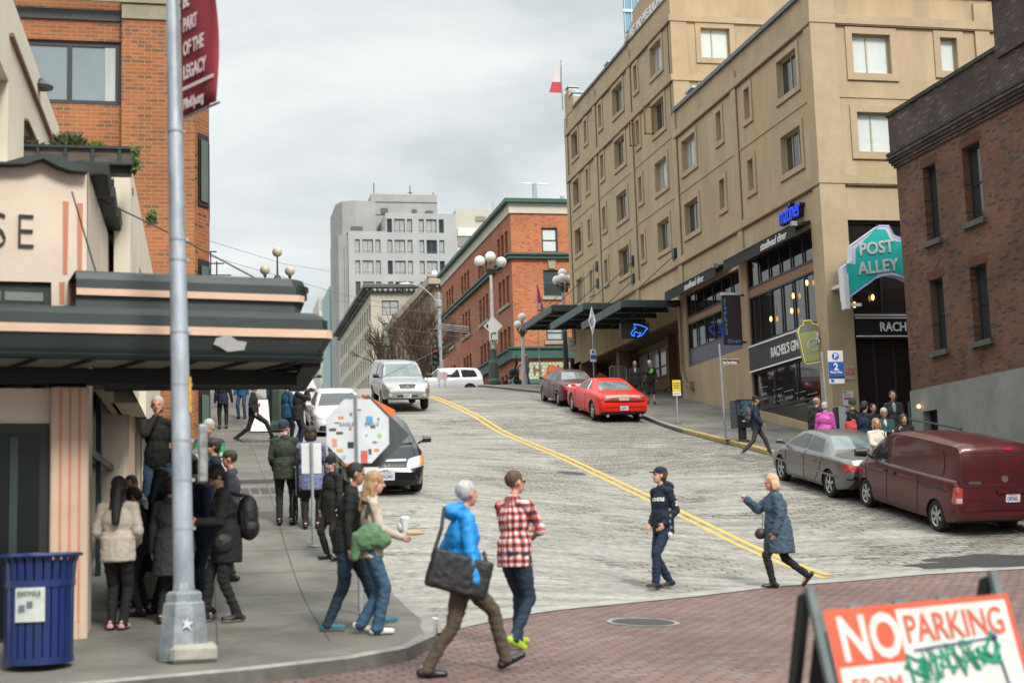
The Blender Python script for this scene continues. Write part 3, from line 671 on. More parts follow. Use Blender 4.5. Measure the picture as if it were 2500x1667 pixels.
# ================================================================= glass canopy (three steps)
M_cgreen = mat('canopy_green_steel', (.035, .06, .062), .45, .3, var=.2, vscale=4)
M_csoff = mat('canopy_glass_soffit', (.75, .68, .52), .35, var=.3, vscale=1.2, var2=(.26, .23, .17))
for i, (ya, yb, z) in enumerate(((57.7, 64.4, 9.2), (63.9, 70.6, 10.08), (70.1, 77.2, 10.98))):
    cn = thing('street_canopy', 'dark green steel and glass canopy over the pavement, %s' % ('the lowest and nearest of three steps', 'the middle one of three steps', 'the highest and farthest of three steps')[i], 'canopy', (20, ya, z), group='stepped canopies along the tan building', world=True)
    xo = 17.35; b = B()
    b.box(xo, 19.98, ya, ya + .12, z, z + .3); b.box(xo, 19.98, yb - .12, yb, z + .0, z + .3); b.box(xo - .004, xo + .12, ya + .12, yb - .12, z - .06, z + .3)
    for k in (1, 2, 3): yy = ya + (yb - ya) * k / 4; b.box(xo + .12, 19.98, yy - .05, yy + .05, z + .02, z + .22)
    b.box(18.7, 18.8, ya + .12, yb - .12, z + .06, z + .2)
    b.build('steel_frame', M_cgreen, cn)
    b = B(); b.box(xo + .1, 19.97, ya + .1, yb - .1, z + .23, z + .26); b.build('glazing', M_csoff, cn)
    b = B()
    for yy in (ya + .2, yb - .3): b.tube([(19.95, yy, z + 2.35), (xo + .25, yy, z + .3)], .022, 6)
    b.box(19.85, 19.99, ya + .08, ya + .38, z + 2.1, z + 2.6); b.box(19.85, 19.99, yb - .45, yb - .15, z + 2.1, z + 2.6)
    b.build('tie_rods', M_cgreen, cn)
# ================================================================= teal alley sign
M_teal = mat('teal_face', (.02, .50, .47), .45, var=.06, vscale=3)
M_wtrim = mat('white_trim', (.72, .73, .76), .5, var=.05, vscale=5)
pa = thing('alley_sign', 'teal arched alley sign with white letters hanging across the alley mouth', 'sign', (22, 41.6, 7.2), world=True)
sp_ = [(20.62, 7.1), (20.60, 8.2), (20.95, 8.42), (20.98, 8.95), (22.0, 9.62), (22.35, 9.62), (22.5, 9.3), (22.75, 9.2), (22.95, 9.2), (22.95, 7.75), (22.7, 7.88), (22.3, 7.95), (21.95, 7.9), (21.7, 7.8), (21.5, 7.65), (21.25, 7.5), (20.95, 7.3)]
SK = .55; sy_ = 41.8
def sg(p): return (p[0] * .972, p[1] * .972)
b = B(); pp = [sg(p) for p in sp_]; b.prism(pp, (0, sy_, 0), (1, 0, 0), (0, 0, 1), (0, .35, 0)); b.build('cabinet', M_wtrim, pa)
cxm = sum(p[0] for p in pp) / len(pp); czm = sum(p[1] for p in pp) / len(pp)
ins = [(.12 * (1 if p[0] < cxm else -1) + p[0] if True else 0, p[1] + (.12 if p[1] < 8.15 else -.12)) for p in pp]
b = B(); b.prism(ins, (0, sy_ - .012, 0), (1, 0, 0), (0, 0, 1), (0, .011, 0)); b.build('face', M_teal, pa)
M_wlet = mat('sign_white_letter', (.62, .68, .66), .5)
tilt = Vector((1, 0, .12))
for s_, x, z in (('POST', 20.62, 8.35), ('ALLEY', 20.55, 7.72)):
    text(s_, .56, frame((x, sy_ - .03, z), tilt, (0, 0, 1)), 'lettering', M_wlet, pa, .015, .014, sx=.92)
b = B(); b.tube([(p[0], sy_ - .05, p[1]) for p in pp + pp[:1]], .012, 6); b.build('neon_border', mat('violet_neon', (.3, .3, .8), .4, emit=.3), pa)
b = B(); b.box(20.0, 20.16, 41.7, 42.0, 6.6, 7.75); b.box(20.1, 20.6, 41.8, 41.9, 6.7, 6.8); b.box(20.1, 20.6, 41.8, 41.9, 7.5, 7.6); b.box(20.12, 20.5, 42.0, 42.95, 7.4, 7.5); b.build('bracket', M_wtrim, pa)
b = B(); b.box(21.9, 22.0, 42.1, 42.95, 8.8, 8.9); b.box(21.0, 21.1, 42.1, 42.95, 8.0, 8.1); b.build('stay', M_dkf, pa)
# ================================================================= dark brick building at right
M_dbrick = brick_mat('dark_brick', (.195, .080, .046), (.13, .058, .036), (.12, .085, .065), 'y', .22, .075, .008, .88, .4, c3=(.055, .04, .038))
M_stuc = mat('grey_stucco', (.25, .25, .235), .9, var=.22, vscale=1.3, bump=.3, bscale=25)
M_sill = mat('stone_sill', (.10, .105, .09), .85, var=.4, vscale=8)
db = thing('dark_brick_building', 'dark red brick warehouse with sooty parapet and grey stucco base beside the alley', 'building', (20.3, 38, g(20, 38)), world=True)
BX = 20.3; k_ = BX / 20.
def bp(px, py): q = atx(px, py, BX); return q.y, q.z
def rect(px, py, qx, qy):
    a = bp(px, py); c = bp(qx, qy); return (min(a[0], c[0]), min(a[1], c[1]), max(a[0], c[0]), max(a[1], c[1]))
dops = [rect(2118, 388, 2160, 545), rect(2208, 343, 2262, 497), rect(2134, 646, 2176, 800), rect(2226, 616, 2278, 776)]
dops += [(o[0] - 6.4, o[1], o[2] - 6.4, o[3]) for o in dops]
y_end = bp(2080, 700)[0]; zbase = bp(2090, 900)[1]; zc0 = bp(2050, 365)[1]
bops = [rect(2123, 945, 2160, 1000)]
b = B(); wall(b, 'x', BX, -1, 12, y_end, zbase, zc0, dops, .28); b.quad((BX, y_end, -4), (44, y_end, -4), (44, y_end, zc0 + 1.3), (BX, y_end, zc0 + 1.3)); b.quad((BX, 12, -4), (44, 12, -4), (44, 12, zc0 + 1.3), (BX, 12, zc0 + 1.3)); b.quad((BX, 12, zc0 + 1.3), (44, 12, zc0 + 1.3), (44, y_end, zc0 + 1.3), (BX, y_end, zc0 + 1.3))
b.build('brick_wall', M_dbrick, db)
b = B(); wall(b, 'x', BX - .05, -1, 12, y_end + .02, -4, zbase, bops, .3); b.box(BX - .045, BX + .1, y_end, y_end + .018, -4, zbase); b.box(BX - .05, BX, 12, y_end, zbase, zbase + .02); b.build('stucco_base', M_stuc, db)
b = B()
for i in range(4): b.box(BX - .06 - .05 * i, BX - .003, 12, y_end + .05 + .05 * i, zc0 - .35 + i * .09, zc0 - .27 + i * .09)
b.box(BX - .12, BX + .3, 12, y_end + .1, zc0 + .02, zc0 + 1.25)
b.build('parapet', brick_mat('sooty_brick', (.085, .05, .042), (.05, .035, .032), (.12, .10, .09), 'y', .22, .075, .008, .9, .5, c3=(.12, .10, .095)), db)
b = B(); b.box(BX - .22, BX + .3, 12, y_end + .18, zc0 + .03, zc0 + .12); b.box(BX - .18, BX + .4, 12, y_end + .15, zc0 + 1.25, zc0 + 1.36); b.build('coping', mat('mossy_stone', (.045, .05, .035), .95, var=.5, vscale=3), db)
b = B(); yy = bp(2300, 100)[0]; b.box(BX - .2, BX + .8, yy - 1.6, yy, zc0 + 1.0, zc0 + 3.4); b.box(BX - .3, BX + .9, yy - 1.7, yy + .1, zc0 + 2.6, zc0 + 2.8); b.build('chimney', _mats['sooty_brick'], db)
for o in dops:
    window(db, 'x', BX, -1, o, .26, M_dkf, M_glass, (), (.5,), fw=.07)
    b = B(); b.box(BX - .12, BX + .02, o[0] - .1, o[2] + .1, o[1] - .16, o[1] - .01); b.build('sill', M_sill, db)
for o in bops: window(db, 'x', BX - .05, -1, o, .28, M_dkf, M_black, (), ())
for o in dops:
    b = B()
    for k in range(int((o[2] - o[0]) / .08) + 3): a = o[0] - .1 + k * .08; b.box(BX - .012, BX - .001, a, a + .068, o[3] + .02, o[3] + .26)
    b.build('soldier_course', mat('arch_brick', (.13, .048, .03), .9, var=.3, vscale=5), db)
wl = thing('wall_lamp', 'small caged wall lamp glowing amber on the grey stucco', 'lamp', tuple(atx(2128, 931, BX - .06)), world=False)
b = B(); b.tube([(-.02, 0, 0), (-.02, -.0, 0), (-.1, .22, 0)], [.06, .06, .05]); b.build('housing', M_dkf, wl); b = B(); b.sph((-.1, .27, 0), .06, 10, 8); b.build('bulb', M_bulb, wl)
hr = thing('handrail', 'blue grey tubular handrail descending along the grey stucco base', 'railing', (19.3, 36, g(19.3, 36)), world=True)
q1, q2, q3 = aty(2090, 963, 37.4), atx(2170, 977, 19.75), atx(2208, 985, 19.75)
b = B(); b.tube([q1, q2, q3], .03); b.tube([q3, q3 + Vector((0, 0, -1.1))], .03); b.tube([q1 + Vector((0, 0, .5)), q1 + Vector((0, 0, -1.2))], .035); b.build('rail', mat('rail_blue', (.05, .075, .09), .5), hr)
# ================================================================= orange brick building beyond the avenue
M_obrick_f = brick_mat('orange_brick', (.54, .18, .072), (.44, .145, .06), (.40, .20, .11), 'x', .22, .075, .007, .85, .22, c3=(.26, .085, .04), bump=.15)
M_obrick_s = brick_mat('orange_brick_side', (.46, .15, .065), (.36, .12, .055), (.30, .15, .09), 'y', .22, .075, .007, .85, .25, c3=(.2, .07, .035), bump=.15)
M_green = mat('green_cornice', (.022, .085, .07), .5, var=.15, vscale=2)
M_cream = mat('cream_stucco', (.56, .54, .45), .85, var=.08, vscale=1)
ob = thing('orange_brick_building', 'orange brick corner building with green cornices and cream frieze beyond the avenue', 'building', (23.6, 108, P(108)), world=True)
OX, OY = 23.62, 108.
def oy(px, py): q = aty(px, py, OY); return q.x, q.z
def orect(a, b_): p, q = oy(*a), oy(*b_); return (p[0], q[1], q[0], p[1])
oz = {k: oy(*v)[1] for k, v in dict(top=(1247, 468), fr=(1247, 490), belt=(1250, 590)).items()}
ofw = [orect((1243, 523), (1282, 580)), orect((1247, 620), (1290, 680)), orect((1254, 745), (1296, 782))]
for dx in (5.2, 10.4): ofw += [(o[0] + dx, o[1], o[2] + dx, o[3]) for o in ofw[:3]]
b = B(); wall(b, 'y', OY, -1, OX, 46, 6, 24.8, ofw, .25); b.build('front_wall', M_obrick_f, ob)
# side wall: triplets of narrow windows
sops = []
for y in (109.0, 117.6, 126.2, 134.8):
    for dy in (0, 1.55, 3.1): 
        for (z, z2) in ((21.75, 23.65), (17.85, 20.0), (13.7, 15.9), (10.3, 12.2)): sops.append((y + dy + .3, z, y + dy + 1.3, z2))
b = B(); wall(b, 'x', OX, -1, OY, 142, 6, 24.8, sops, .3); b.build('side_wall', M_obrick_s, ob)
b = B(); b.box(OX - .12, 46, OY - .12, OY - .003, 24.72, 25.55); b.box(OX - .12, OX - .003, OY - .003, 142, 24.72, 25.55); b.quad((OX, OY, 25.5), (46, OY, 25.5), (46, 142, 25.5), (OX, 142, 25.5)); b.build('frieze', M_cream, ob)
b = B(); b.box(OX - .5, 46, OY - .5, OY + .2, 25.55, 25.85); b.box(OX - .5, OX + .2, OY + .2, 142, 25.55, 25.85)
for z, h in ((21.05, .42), (13.1, .9)):
    b.box(OX - .3, 46, OY - .3, OY - .004, z, z + h); b.box(OX - .3, OX - .004, OY - .004, 142, z, z + h)
    b.box(OX - .45, 46, OY - .45, OY - .3, z + h - .15, z + h); b.box(OX - .45, OX - .3, OY - .3, 142, z + h - .15, z + h)
b.build('cornice', M_green, ob)
for i, o in enumerate(ofw):
    window(ob, 'y', OY, -1, o, .2, mat('green_frame', (.02, .05, .055), .5), M_blind if i % 3 == 0 else M_glass2 if i % 3 == 2 else M_glass, (), (.5,), fw=.14)
    if i % 3: b = B(); b.box(o[0] - .15, o[2] + .15, OY - .15, OY - .004, o[1] - .3, o[1] - .02); b.build('sill', mat('sandstone', (.36, .32, .24), .9, var=.2), ob)
    if i % 3 == 1: b = B(); b.prism([(-.25, 0), (.25, 0), (.35, .75), (-.35, .75)], ((o[0] + o[2]) / 2, OY - .12, o[3] + .1), (1, 0, 0), (0, 0, 1), (0, .11, 0)); b.build('keystone', mat('sandstone', (.36, .32, .24)), ob)
for o in sops: window(ob, 'x', OX, -1, o, .25, mat('green_frame', (.02, .05, .055)), M_glass, (), (.5,), fw=.1)
for y, z in [(y, z) for y in (109.0, 117.6, 126.2, 134.8) for z in (17.75, 13.6, 10.2)]:
    b = B(); b.box(OX - .15, OX - .004, y, y + 4.7, z - .25, z); b.build('sill', mat('sandstone', (.36, .32, .24)), ob)
# tiled panel with letters
tile = brick_mat('cream_tile', (.56, .56, .36), (.50, .50, .32), (.16, .27, .2), 'x', .3, .3, .035, .5, .1)
tz0, tz1 = oy(1280, 870)[1], oy(1280, 832)[1]
b = B(); b.box(24.6, 36, OY - .08, OY - .004, tz0, tz1); b.build('tiled_panel', tile, ob)
text('HAMBURGERS', 1.0, frame((oy(1224, 861)[0], OY - .1, oy(1224, 860)[1]), (1, 0, 0), (0, 0, 1)), 'lettering', mat('brown_tile', (.20, .07, .025), .6), ob, .02, .03, space=1.5)
b = B(); b.box(24.6, 36, OY - .3, OY - .085, tz0 - .35, tz0 - .05); b.box(OX - .3, 24.4, OY - .2, OY - .01, 8, 11.5); b.box(OX - .25, OX - .01, OY, 118, 8, 11.2); b.build('ledge', mat('teal_timber', (.05, .13, .125), .6, var=.2, vscale=3), ob)
b = B()
for (x, z) in ((24.9, 2.2), (27.2, 1.2), (27.6, .8)): b.tube([(x + 1.5, OY + 3, 25.6), (x + 1.5, OY + 3, 25.7 + z)], [.22, .2], 8); 
b.tube([(25.3, OY + 3, 27.9), (27.6, OY + 3, 27.9)], .05); b.tube([(OX + .3, OY + 8, 25.8), (OX + .3, OY + 8, 27.6)], .04)
b.build('roof_pipes', mat('galvanised', (.42, .47, .50)), ob)
# ================================================================= far buildings
M_tower = mat('grey_terracotta', (.40, .405, .40), .85, var=.10, vscale=.25, bump=.1, bscale=3)
M_tower2 = mat('grey_terracotta_dark', (.33, .33, .32), .85, var=.14, vscale=.3)
tw = thing('grey_tower', 'pale grey deco tower with stepped top and rows of paired windows', 'building', (36, 265, P(265)), world=True)
TY = 265.
tops = []
for r_ in range(6):
    zt = 59.22 - r_ * 4.06
    for c0 in (33.83, 39.98):
        for (a, c) in ((0, .95), (1.4, 3.42), (3.87, 4.83)): tops.append((c0 + a, zt - 2.65, c0 + c, zt))
    if r_: 
        for (a, c) in ((27.66, 28.6), (29.05, 31.1), (31.55, 32.5)): tops.append((a, zt - 2.65, c, zt))
b = B(); wall(b, 'y', TY, -1, 33.6, 47.2, 5, 60.35, tops, .4); wall(b, 'y', TY, -1, 26.4, 33.6, 5, 56.75, tops, .4)
b.quad((47.2, TY, 5), (47.2, TY + 20, 5), (47.2, TY + 20, 60.35), (47.2, TY, 60.35)); b.quad((33.6, TY, 56), (33.6, TY + 12, 56), (33.6, TY + 12, 60.35), (33.6, TY, 60.35))
b.quad((26.4, TY, 56.75), (33.6, TY, 56.75), (33.6, TY + 12, 56.75), (26.4, TY + 12, 56.75)); b.quad((33.6, TY, 60.35), (47.2, TY, 60.35), (47.2, TY + 20, 60.35), (33.6, TY + 20, 60.35))
b.build('front_wall', M_tower, tw)
b = B(); b.loft([[(23.9, TY + 4, z), (24.6, TY + 1, z), (26.4, TY + .3, z), (26.4, TY + 14, z), (24.2, TY + 14, z)] for z in (5, 56)], True)
b.loft([[(25.0, TY + 10, z), (26.0, TY + 7, z), (28.5, TY + 6, z), (32.5, TY + 7, z), (32.5, TY + 22, z), (25, TY + 22, z)] for z in (5, 63.5 + .6)], True)
b.box(32.3, 45.6, TY + 12, TY + 30, 50, 66.9)
for x in (24.0, 24.5, 25.1, 25.7): b.box(x, x + .22, TY + 3 - (x - 24) * 1.6, TY + 4 - (x - 24) * 1.6, 5, 54)
b.build('tower_block', M_tower2, tw)
b = B()
for z in (62.6, 65.2): b.box(32.3, 45.6, TY + 11.9, TY + 11.99, z, z + .15)
b.box(34.2, 35.6, TY + 11.8, TY + 11.99, 62.9, 64.0); b.box(40.5, 41.4, TY + 11.6, TY + 11.99, 62.5, 63.8); b.box(43.2, 44.6, TY + 11.3, TY + 11.99, 61.8, 63.5); b.box(27.6, 29.8, TY + 5.8, TY + 6.6, 57.0, 58.9)
b.build('louvre', mat('dark_louvre', (.10, .10, .105), .8), tw)
b = B(); b.tube([(33.0, TY + 13, 66), (33.0, TY + 13, 69.4)], .09); b.tube([(40.3, TY + 13, 62), (40.3, TY + 13, 69.0)], [.2, .08]); b.tube([(39.8, TY + 13, 67.5), (40.8, TY + 13, 67.5)], .08); b.tube([(45, TY + 13, 66), (45, TY + 13, 67.6)], .1)
b.build('antenna', M_dkf, tw)
for i, o in enumerate(tops):
    w_ = o[2] - o[0]; window(tw, 'y', TY, -1, o, .38, mat('brown_frame', (.10, .075, .065), .6), M_glass2 if (i * 7) % 5 else M_glass, (.5,) if w_ > 1.5 else (), (.16,), fw=.1)
# second tower
t2 = thing('banded_tower', 'cream tower with horizontal window bands rising behind the grey tower', 'building', (80, 420, P(420)), world=True)
b = B(); b.box(74.8, 100, 420, 450, 10, 97); b.build('walls', mat('cream_concrete', (.50, .48, .40), .85, var=.08, vscale=.3), t2)
b = B()
for i in range(12): b.box(75.2, 99.6, 419.7, 419.99, 85.5 - i * 6.6, 88.6 - i * 6.6)
b.box(81, 84, 419.7, 419.99, 93.5, 95); b.build('window_band', mat('band_glass', (.26, .245, .21), .3), t2)
b = B()
for i in range(12): b.box(75.2, 99.6, 419.4, 419.99, 88.7 - i * 6.6, 91.2 - i * 6.6)
b.build('spandrel', mat('white_band', (.66, .66, .62), .7), t2)
# cream cornice building
cb_ = thing('cream_cornice_building', 'cream office building with heavy dark bracketed cornice left of the bare tree', 'building', (23, 200, P(200)), world=True)
cops = []
for r_ in range(6):
    zt = 32.76 - r_ * 3.26
    for x in (24.56, 28.2): cops.append((x, zt - 2.12, x + 2.4, zt))
b = B(); wall(b, 'y', 200., -1, 23, 33, 8, 34.0, cops, .3); 
sidew = []
for r_ in range(6):
    zt = 32.3 - r_ * 3.26
    for k in range(15): sidew.append((201.0 + k * 3.2, zt - 2.2, 202.5 + k * 3.2, zt))
wall(b, 'x', 23., -1, 200., 250, 8, 34.0, sidew, .3); b.build('walls', mat('cream_terracotta', (.50, .47, .37), .85, var=.1, vscale=.4), cb_)
b = B(); b.box(21.9, 33, 198.9, 200.2, 34.5, 34.95); b.box(21.9, 23.2, 200.2, 250, 34.5, 34.95); b.box(22.6, 33, 199.6, 199.99, 33.8, 34.1); b.box(22.6, 22.99, 199.99, 250, 33.8, 34.1)
for k in range(14): b.box(22.3 + k * .75, 22.6 + k * .75, 199.1, 199.98, 34.1, 34.5)
for k in range(40): b.box(22.1, 22.98, 200.5 + k * 1.2, 200.9 + k * 1.2, 34.1, 34.5)
b.build('cornice', mat('dark_cornice', (.11, .115, .10), .7), cb_)
for o in cops: window(cb_, 'y', 200., -1, o, .25, mat('brown_frame', (.10, .075, .065)), M_glass2, (.5,), (.55,), fw=.12)
b = B()
for o in sidew: b.box(23.22, 23.28, o[0], o[2], o[1], o[3])
b.build('window_glass', M_glass, cb_)['kind'] = 'stuff'
# pinkish cornice building behind the tree
pk = thing('buff_building', 'buff brick building with a bracketed cornice behind the bare tree', 'building', (25.7, 160, P(160)), world=True)
pops = []
for r_ in range(5):
    for k in range(9): pops.append((161.5 + k * 4.2, 25.0 - r_ * 3.9 - 2.2, 163.2 + k * 4.2, 25.0 - r_ * 3.9))
b = B(); wall(b, 'x', 25.75, -1, 160, 200, 8, 28.0, pops, .3); wall(b, 'y', 160., -1, 25.75, 34, 8, 28.0, [], .3); b.build('walls', mat('buff_brick', (.26, .19, .14), .9, var=.15, vscale=.6), pk)
b = B(); b.box(25.0, 34, 159.2, 160.1, 28.05, 29.0); b.box(25.0, 25.8, 160.1, 199, 28.05, 29.0); b.box(24.9, 34, 159.1, 160.1, 28.85, 29.05)
for k in range(60): b.box(25.2, 25.74, 160.3 + k * .65, 160.55 + k * .65, 27.7, 28.05)
for k in range(12): b.box(25.9 + k * .65, 26.15 + k * .65, 159.4, 159.98, 27.7, 28.05)
b.build('cornice', mat('buff_cornice', (.42, .33, .26), .8, var=.1), pk)
b = B()
for o in pops: b.box(25.98, 26.04, o[0], o[2], o[1], o[3])
b.build('window_glass', M_glass, pk)
b = B(); b.sph((26.0, 161, 29.6), (.35, .12, .35)); b.tube([(26.0, 161, 29), (26.0, 161, 29.8)], .06); b.build('satellite_dish', M_white, pk)
# glass skyscraper
gt = thing('glass_skyscraper', 'blue glass skyscraper peeking above the gabled parapet', 'building', (52, 150, P(150)), world=True)
b = B(); b.loft([[(46.8, 150, z), (70, 150, z), (74, 175, z), (55.5, 175, z)] for z in (10, 90)], True); b.build('curtain_wall', mat('blue_glass', (.22, .40, .52), .12, .3, spec=.8), gt)
b = B()
for i in range(14): b.box(46.7, 70, 149.8, 149.99, 40 + i * 3.6, 40.35 + i * 3.6)
for i in range(24): b.box(46.9 + i * .8, 46.98 + i * .8, 149.85, 149.99, 40, 90)
b.build('mullions', mat('pale_mullion', (.50, .58, .62), .4), gt)
# distant strips at the left of the street
for (px0, px1, py0, Y, c, nm, lab) in ((733, 765, 720, 330., (.52, .50, .42), 'distant_building', 'distant pale building at the far end of the street beside the canopy tip'), (757, 771, 700, 300., (.30, .44, .42), 'distant_glass_tower', 'slim green glass tower far down the street beside the canopy tip')):
    a, c_ = aty(px0, py0, Y), aty(px1, py0, Y); dbg = thing(nm, lab, 'building', (a.x, Y, P(Y)), world=True)
    b = B(); b.box(a.x, c_.x, Y, Y + 20, 8, a.z + 4); b.build('walls', mat(nm + '_wall', c, .6, var=.1, vscale=.4), dbg)
    b = B()
    for i in range(9): b.box(a.x + .3, c_.x - .3, Y - .1, Y - .01, 20 + i * 4, 22.4 + i * 4)
    b.build('window_band', M_glass2, dbg)
# ================================================================= left side: market building, canopy, brick block
def onpl(px, py, p, n):
    r = ray(px, py); t = (p[0] * n[0] + p[1] * n[1]) / (r[0] * n[0] + r[1] * n[1]); return Vector(r * t)
M_peach = mat('peach_stucco', (.72, .60, .49), .85, var=.10, vscale=1.2, bump=.15, bscale=30)
M_pcol = mat('peach_column', (.60, .44, .32), .8, var=.12, vscale=1.5)
M_pstr = mat('coral_stripe', (.56, .23, .14), .8, var=.12, vscale=3)
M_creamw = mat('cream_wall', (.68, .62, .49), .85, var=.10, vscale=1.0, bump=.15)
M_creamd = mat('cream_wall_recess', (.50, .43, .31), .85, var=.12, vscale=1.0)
M_dgreen = mat('canopy_dark_green', (.013, .025, .025), .5, var=.2, vscale=2)
M_grey = mat('canopy_grey_band', (.052, .065, .063), .6, var=.15, vscale=2)
M_pink = mat('canopy_peach_band', (.66, .45, .32), .6, var=.08, vscale=2)
M_sofp = mat('soffit_panel', (.25, .28, .23), .7, var=.2, vscale=2.5)
mk = thing('market_building', 'peach stucco market corner building with coral stripes and dark green scalloped roof trim', 'building', (-1.4, 15.7, g(-1.4, 15.7) + .15), world=True)
d12 = (math.cos(R(12)), math.sin(R(12))); n12 = (math.sin(R(12)), -math.cos(R(12))); PC = (-1.2, 15.7)
def fp(px, py, off=0.): return onpl(px, py, (PC[0] + n12[0] * off, PC[1] + n12[1] * off), n12)
def along(p): return (p[0] - PC[0]) * d12[0] + (p[1] - PC[1]) * d12[1]
U3 = (d12[0], d12[1], 0); Wz = (0, 0, 1); O3 = (PC[0], PC[1], 0)
def fpoly(b, pix, t0, t1, m=0):
    """polygon on the front plane from its picture outline, thickness from t0 (front) to t1 (back)"""
    pl = [(along(q), q.z) for q in [fp(*p) for p in pix]]
    n = Vector((n12[0], n12[1], 0)); b.prism(pl, Vector(O3) + n * t0, U3, Wz, -n * (t0 - t1 if t0 > t1 else t1 - t0), m)
def fbox(b, a0, a1, z0, z1, t0, t1, m=0):
    n = Vector((n12[0], n12[1], 0)); b.prism([(a0, z0), (a1, z0), (a1, z1), (a0, z1)], Vector(O3) + n * t0, U3, Wz, -n * (t0 - t1), m)
XS = fp(200, 600).x       # corner
b = B()
fpoly(b, [(-260, 640), (118, 648), (118, 702), (200, 702), (200, 500), (200, 402), (188, 402), (172, 402), (160, 396), (140, 378), (120, 366), (96, 358), (70, 366), (50, 376), (20, 380), (-20, 374), (-60, 365), (-260, 365)], 0, -.3)
fbox(b, -6, -.01, 1.2, 1.62, -.12, -.4); fbox(b, -6, -2.3, -1.5, 1.2, -.12, -.4)
b.build('front_wall', M_peach, mk)
# side wall receding up the street
b = B(); ztop = fp(203, 392).z; XW = XS
ya_, yb_, yc_, yd_ = [atx(p_, 1050, XW).y for p_ in (212, 291, 304, 322)]; wall(b, 'x', XW, 1, 15.75, 33, -1.5, ztop, [(ya_, -1.4, yb_, 2.3), (yc_, -1.3, yd_, 2.4), (29, .3, 31, 2.2)], .5)
b.quad((XW, 33, -1), (XW, 33, ztop), (-8, 33, ztop), (-8, 33, -1)); b.quad((XW, 15.8, ztop), (XW, 33, ztop), (-8, 33, ztop), (-8, 15.8, ztop))
b.build('side_wall', M_peach, mk)
gl = B(); gl.box(XW - .4, XW - .38, 15.9, 31, -1.2, 2.4); gl.build('shop_glass', mat('dim_glass', (.008, .010, .010), .25, spec=.25), mk)
b = B()
for y in (17.2, 18.9, 20.8): b.box(XW - .27, XW - .2, y, y + .12, -1, 2)
b.box(XW - .27, XW - .2, 16.3, yb_, 1.1, 1.2); b.build('shopfront_frame', M_dgreen, mk)
b = B(); b.box(XW - .02, XW + .04, yb_ + .02, yc_ - .02, -1.2, 2.4); b.build('pilaster', M_pcol, mk)
b = B(); b.prism([(0, -1.0), (4.2, -.1), (4.2, .35), (2.2, 1.2), (2.0, 2.2), (0, 2.2)], (XW + .02, yd_ + .1, 0), (0, 1, 0), (0, 0, 1), (.16, 0, 0)); b.build('stair_bulkhead', M_peach, mk)
# corner column with flutes
b = B(); c0 = along(fp(117, 1000)); c1 = along(fp(204, 1000)); w = c1 - c0
n = Vector((n12[0], n12[1], 0)); prof = []
K = 28
for i in range(K + 1):
    a = c0 + w * i / K; d = .02 * abs(math.sin(math.pi * 4 * i / K)) ** .6; prof.append((a, d))
pts = [Vector(O3) + Vector(U3) * a + n * (d + .0) for a, d in prof] + [Vector(O3) + Vector(U3) * c1 - n * .4, Vector(O3) + Vector(U3) * c0 - n * .4]
b.loft([[(p.x, p.y, z) for p in pts] for z in (-1.15, 1.62)], True); b.build('fluted_column', M_pcol, mk)
b = B()
for i in (1, 2, 3):
    a = c0 + w * i / 4; b.prism([(a - .022, -.82 if i == 3 else -1.1), (a + .022, -.82 if i == 3 else -1.1), (a + .022, 1.6), (a - .022, 1.6)], Vector(O3) + n * .012, U3, Wz, -n * .02)
for (px, y1_, y2_) in ((150, 463, 630), (183, 467, 630), (143, 688, 702), (168, 688, 702), (189, 688, 702)):
    a = along(fp(px, 600)); z1_, z2_ = fp(px, y2_).z, fp(px, y1_).z
    if px in (143, 168, 189): z1_, z2_ = fp(px, 700).z + .01, fp(px, 648).z
    b.prism([(a - .022, z1_), (a + .022, z1_), (a + .03, z2_), (a - .03, z2_)], Vector(O3) + n * .006, U3, Wz, -n * .005)
b.build('coral_stripe', M_pstr, mk)
# letters
T_ = frame(fp(-28, 566), U3, Wz); T_.translation += n * .02
text('SE', .54, T_, 'lettering', mat('black_letter', (.02, .018, .02), .5), mk, .012, -.012, space=1.25, sx=.82)
# scalloped green trim
b = B()
def trim(path, hh):
    fpoly(b, path, .16, -.1)
fpoly(b, [(-260, 382), (-60, 384), (10, 385), (58, 384), (96, 372), (130, 390), (160, 400), (197, 402), (197, 392), (170, 384), (140, 368), (118, 362), (96, 360), (60, 366), (10, 380), (-260, 366)], .16, .0)
for i in range(9):
    y = 15.85 + i * 1.1; b.loft([[(XW - .1, y, ztop), (XW + .16, y, ztop + .02), (XW + .18, y, ztop + .12), (XW - .1, y, ztop + .16)], [(XW - .1, y + .55, ztop + .12), (XW + .16, y + .55, ztop + .14), (XW + .18, y + .55, ztop + .26), (XW - .1, y + .55, ztop + .3)], [(XW - .1, y + 1.08, ztop), (XW + .16, y + 1.08, ztop + .02), (XW + .18, y + 1.08, ztop + .12), (XW - .1, y + 1.08, ztop + .16)]], True)
b.build('scalloped_trim', M_dgreen, mk)
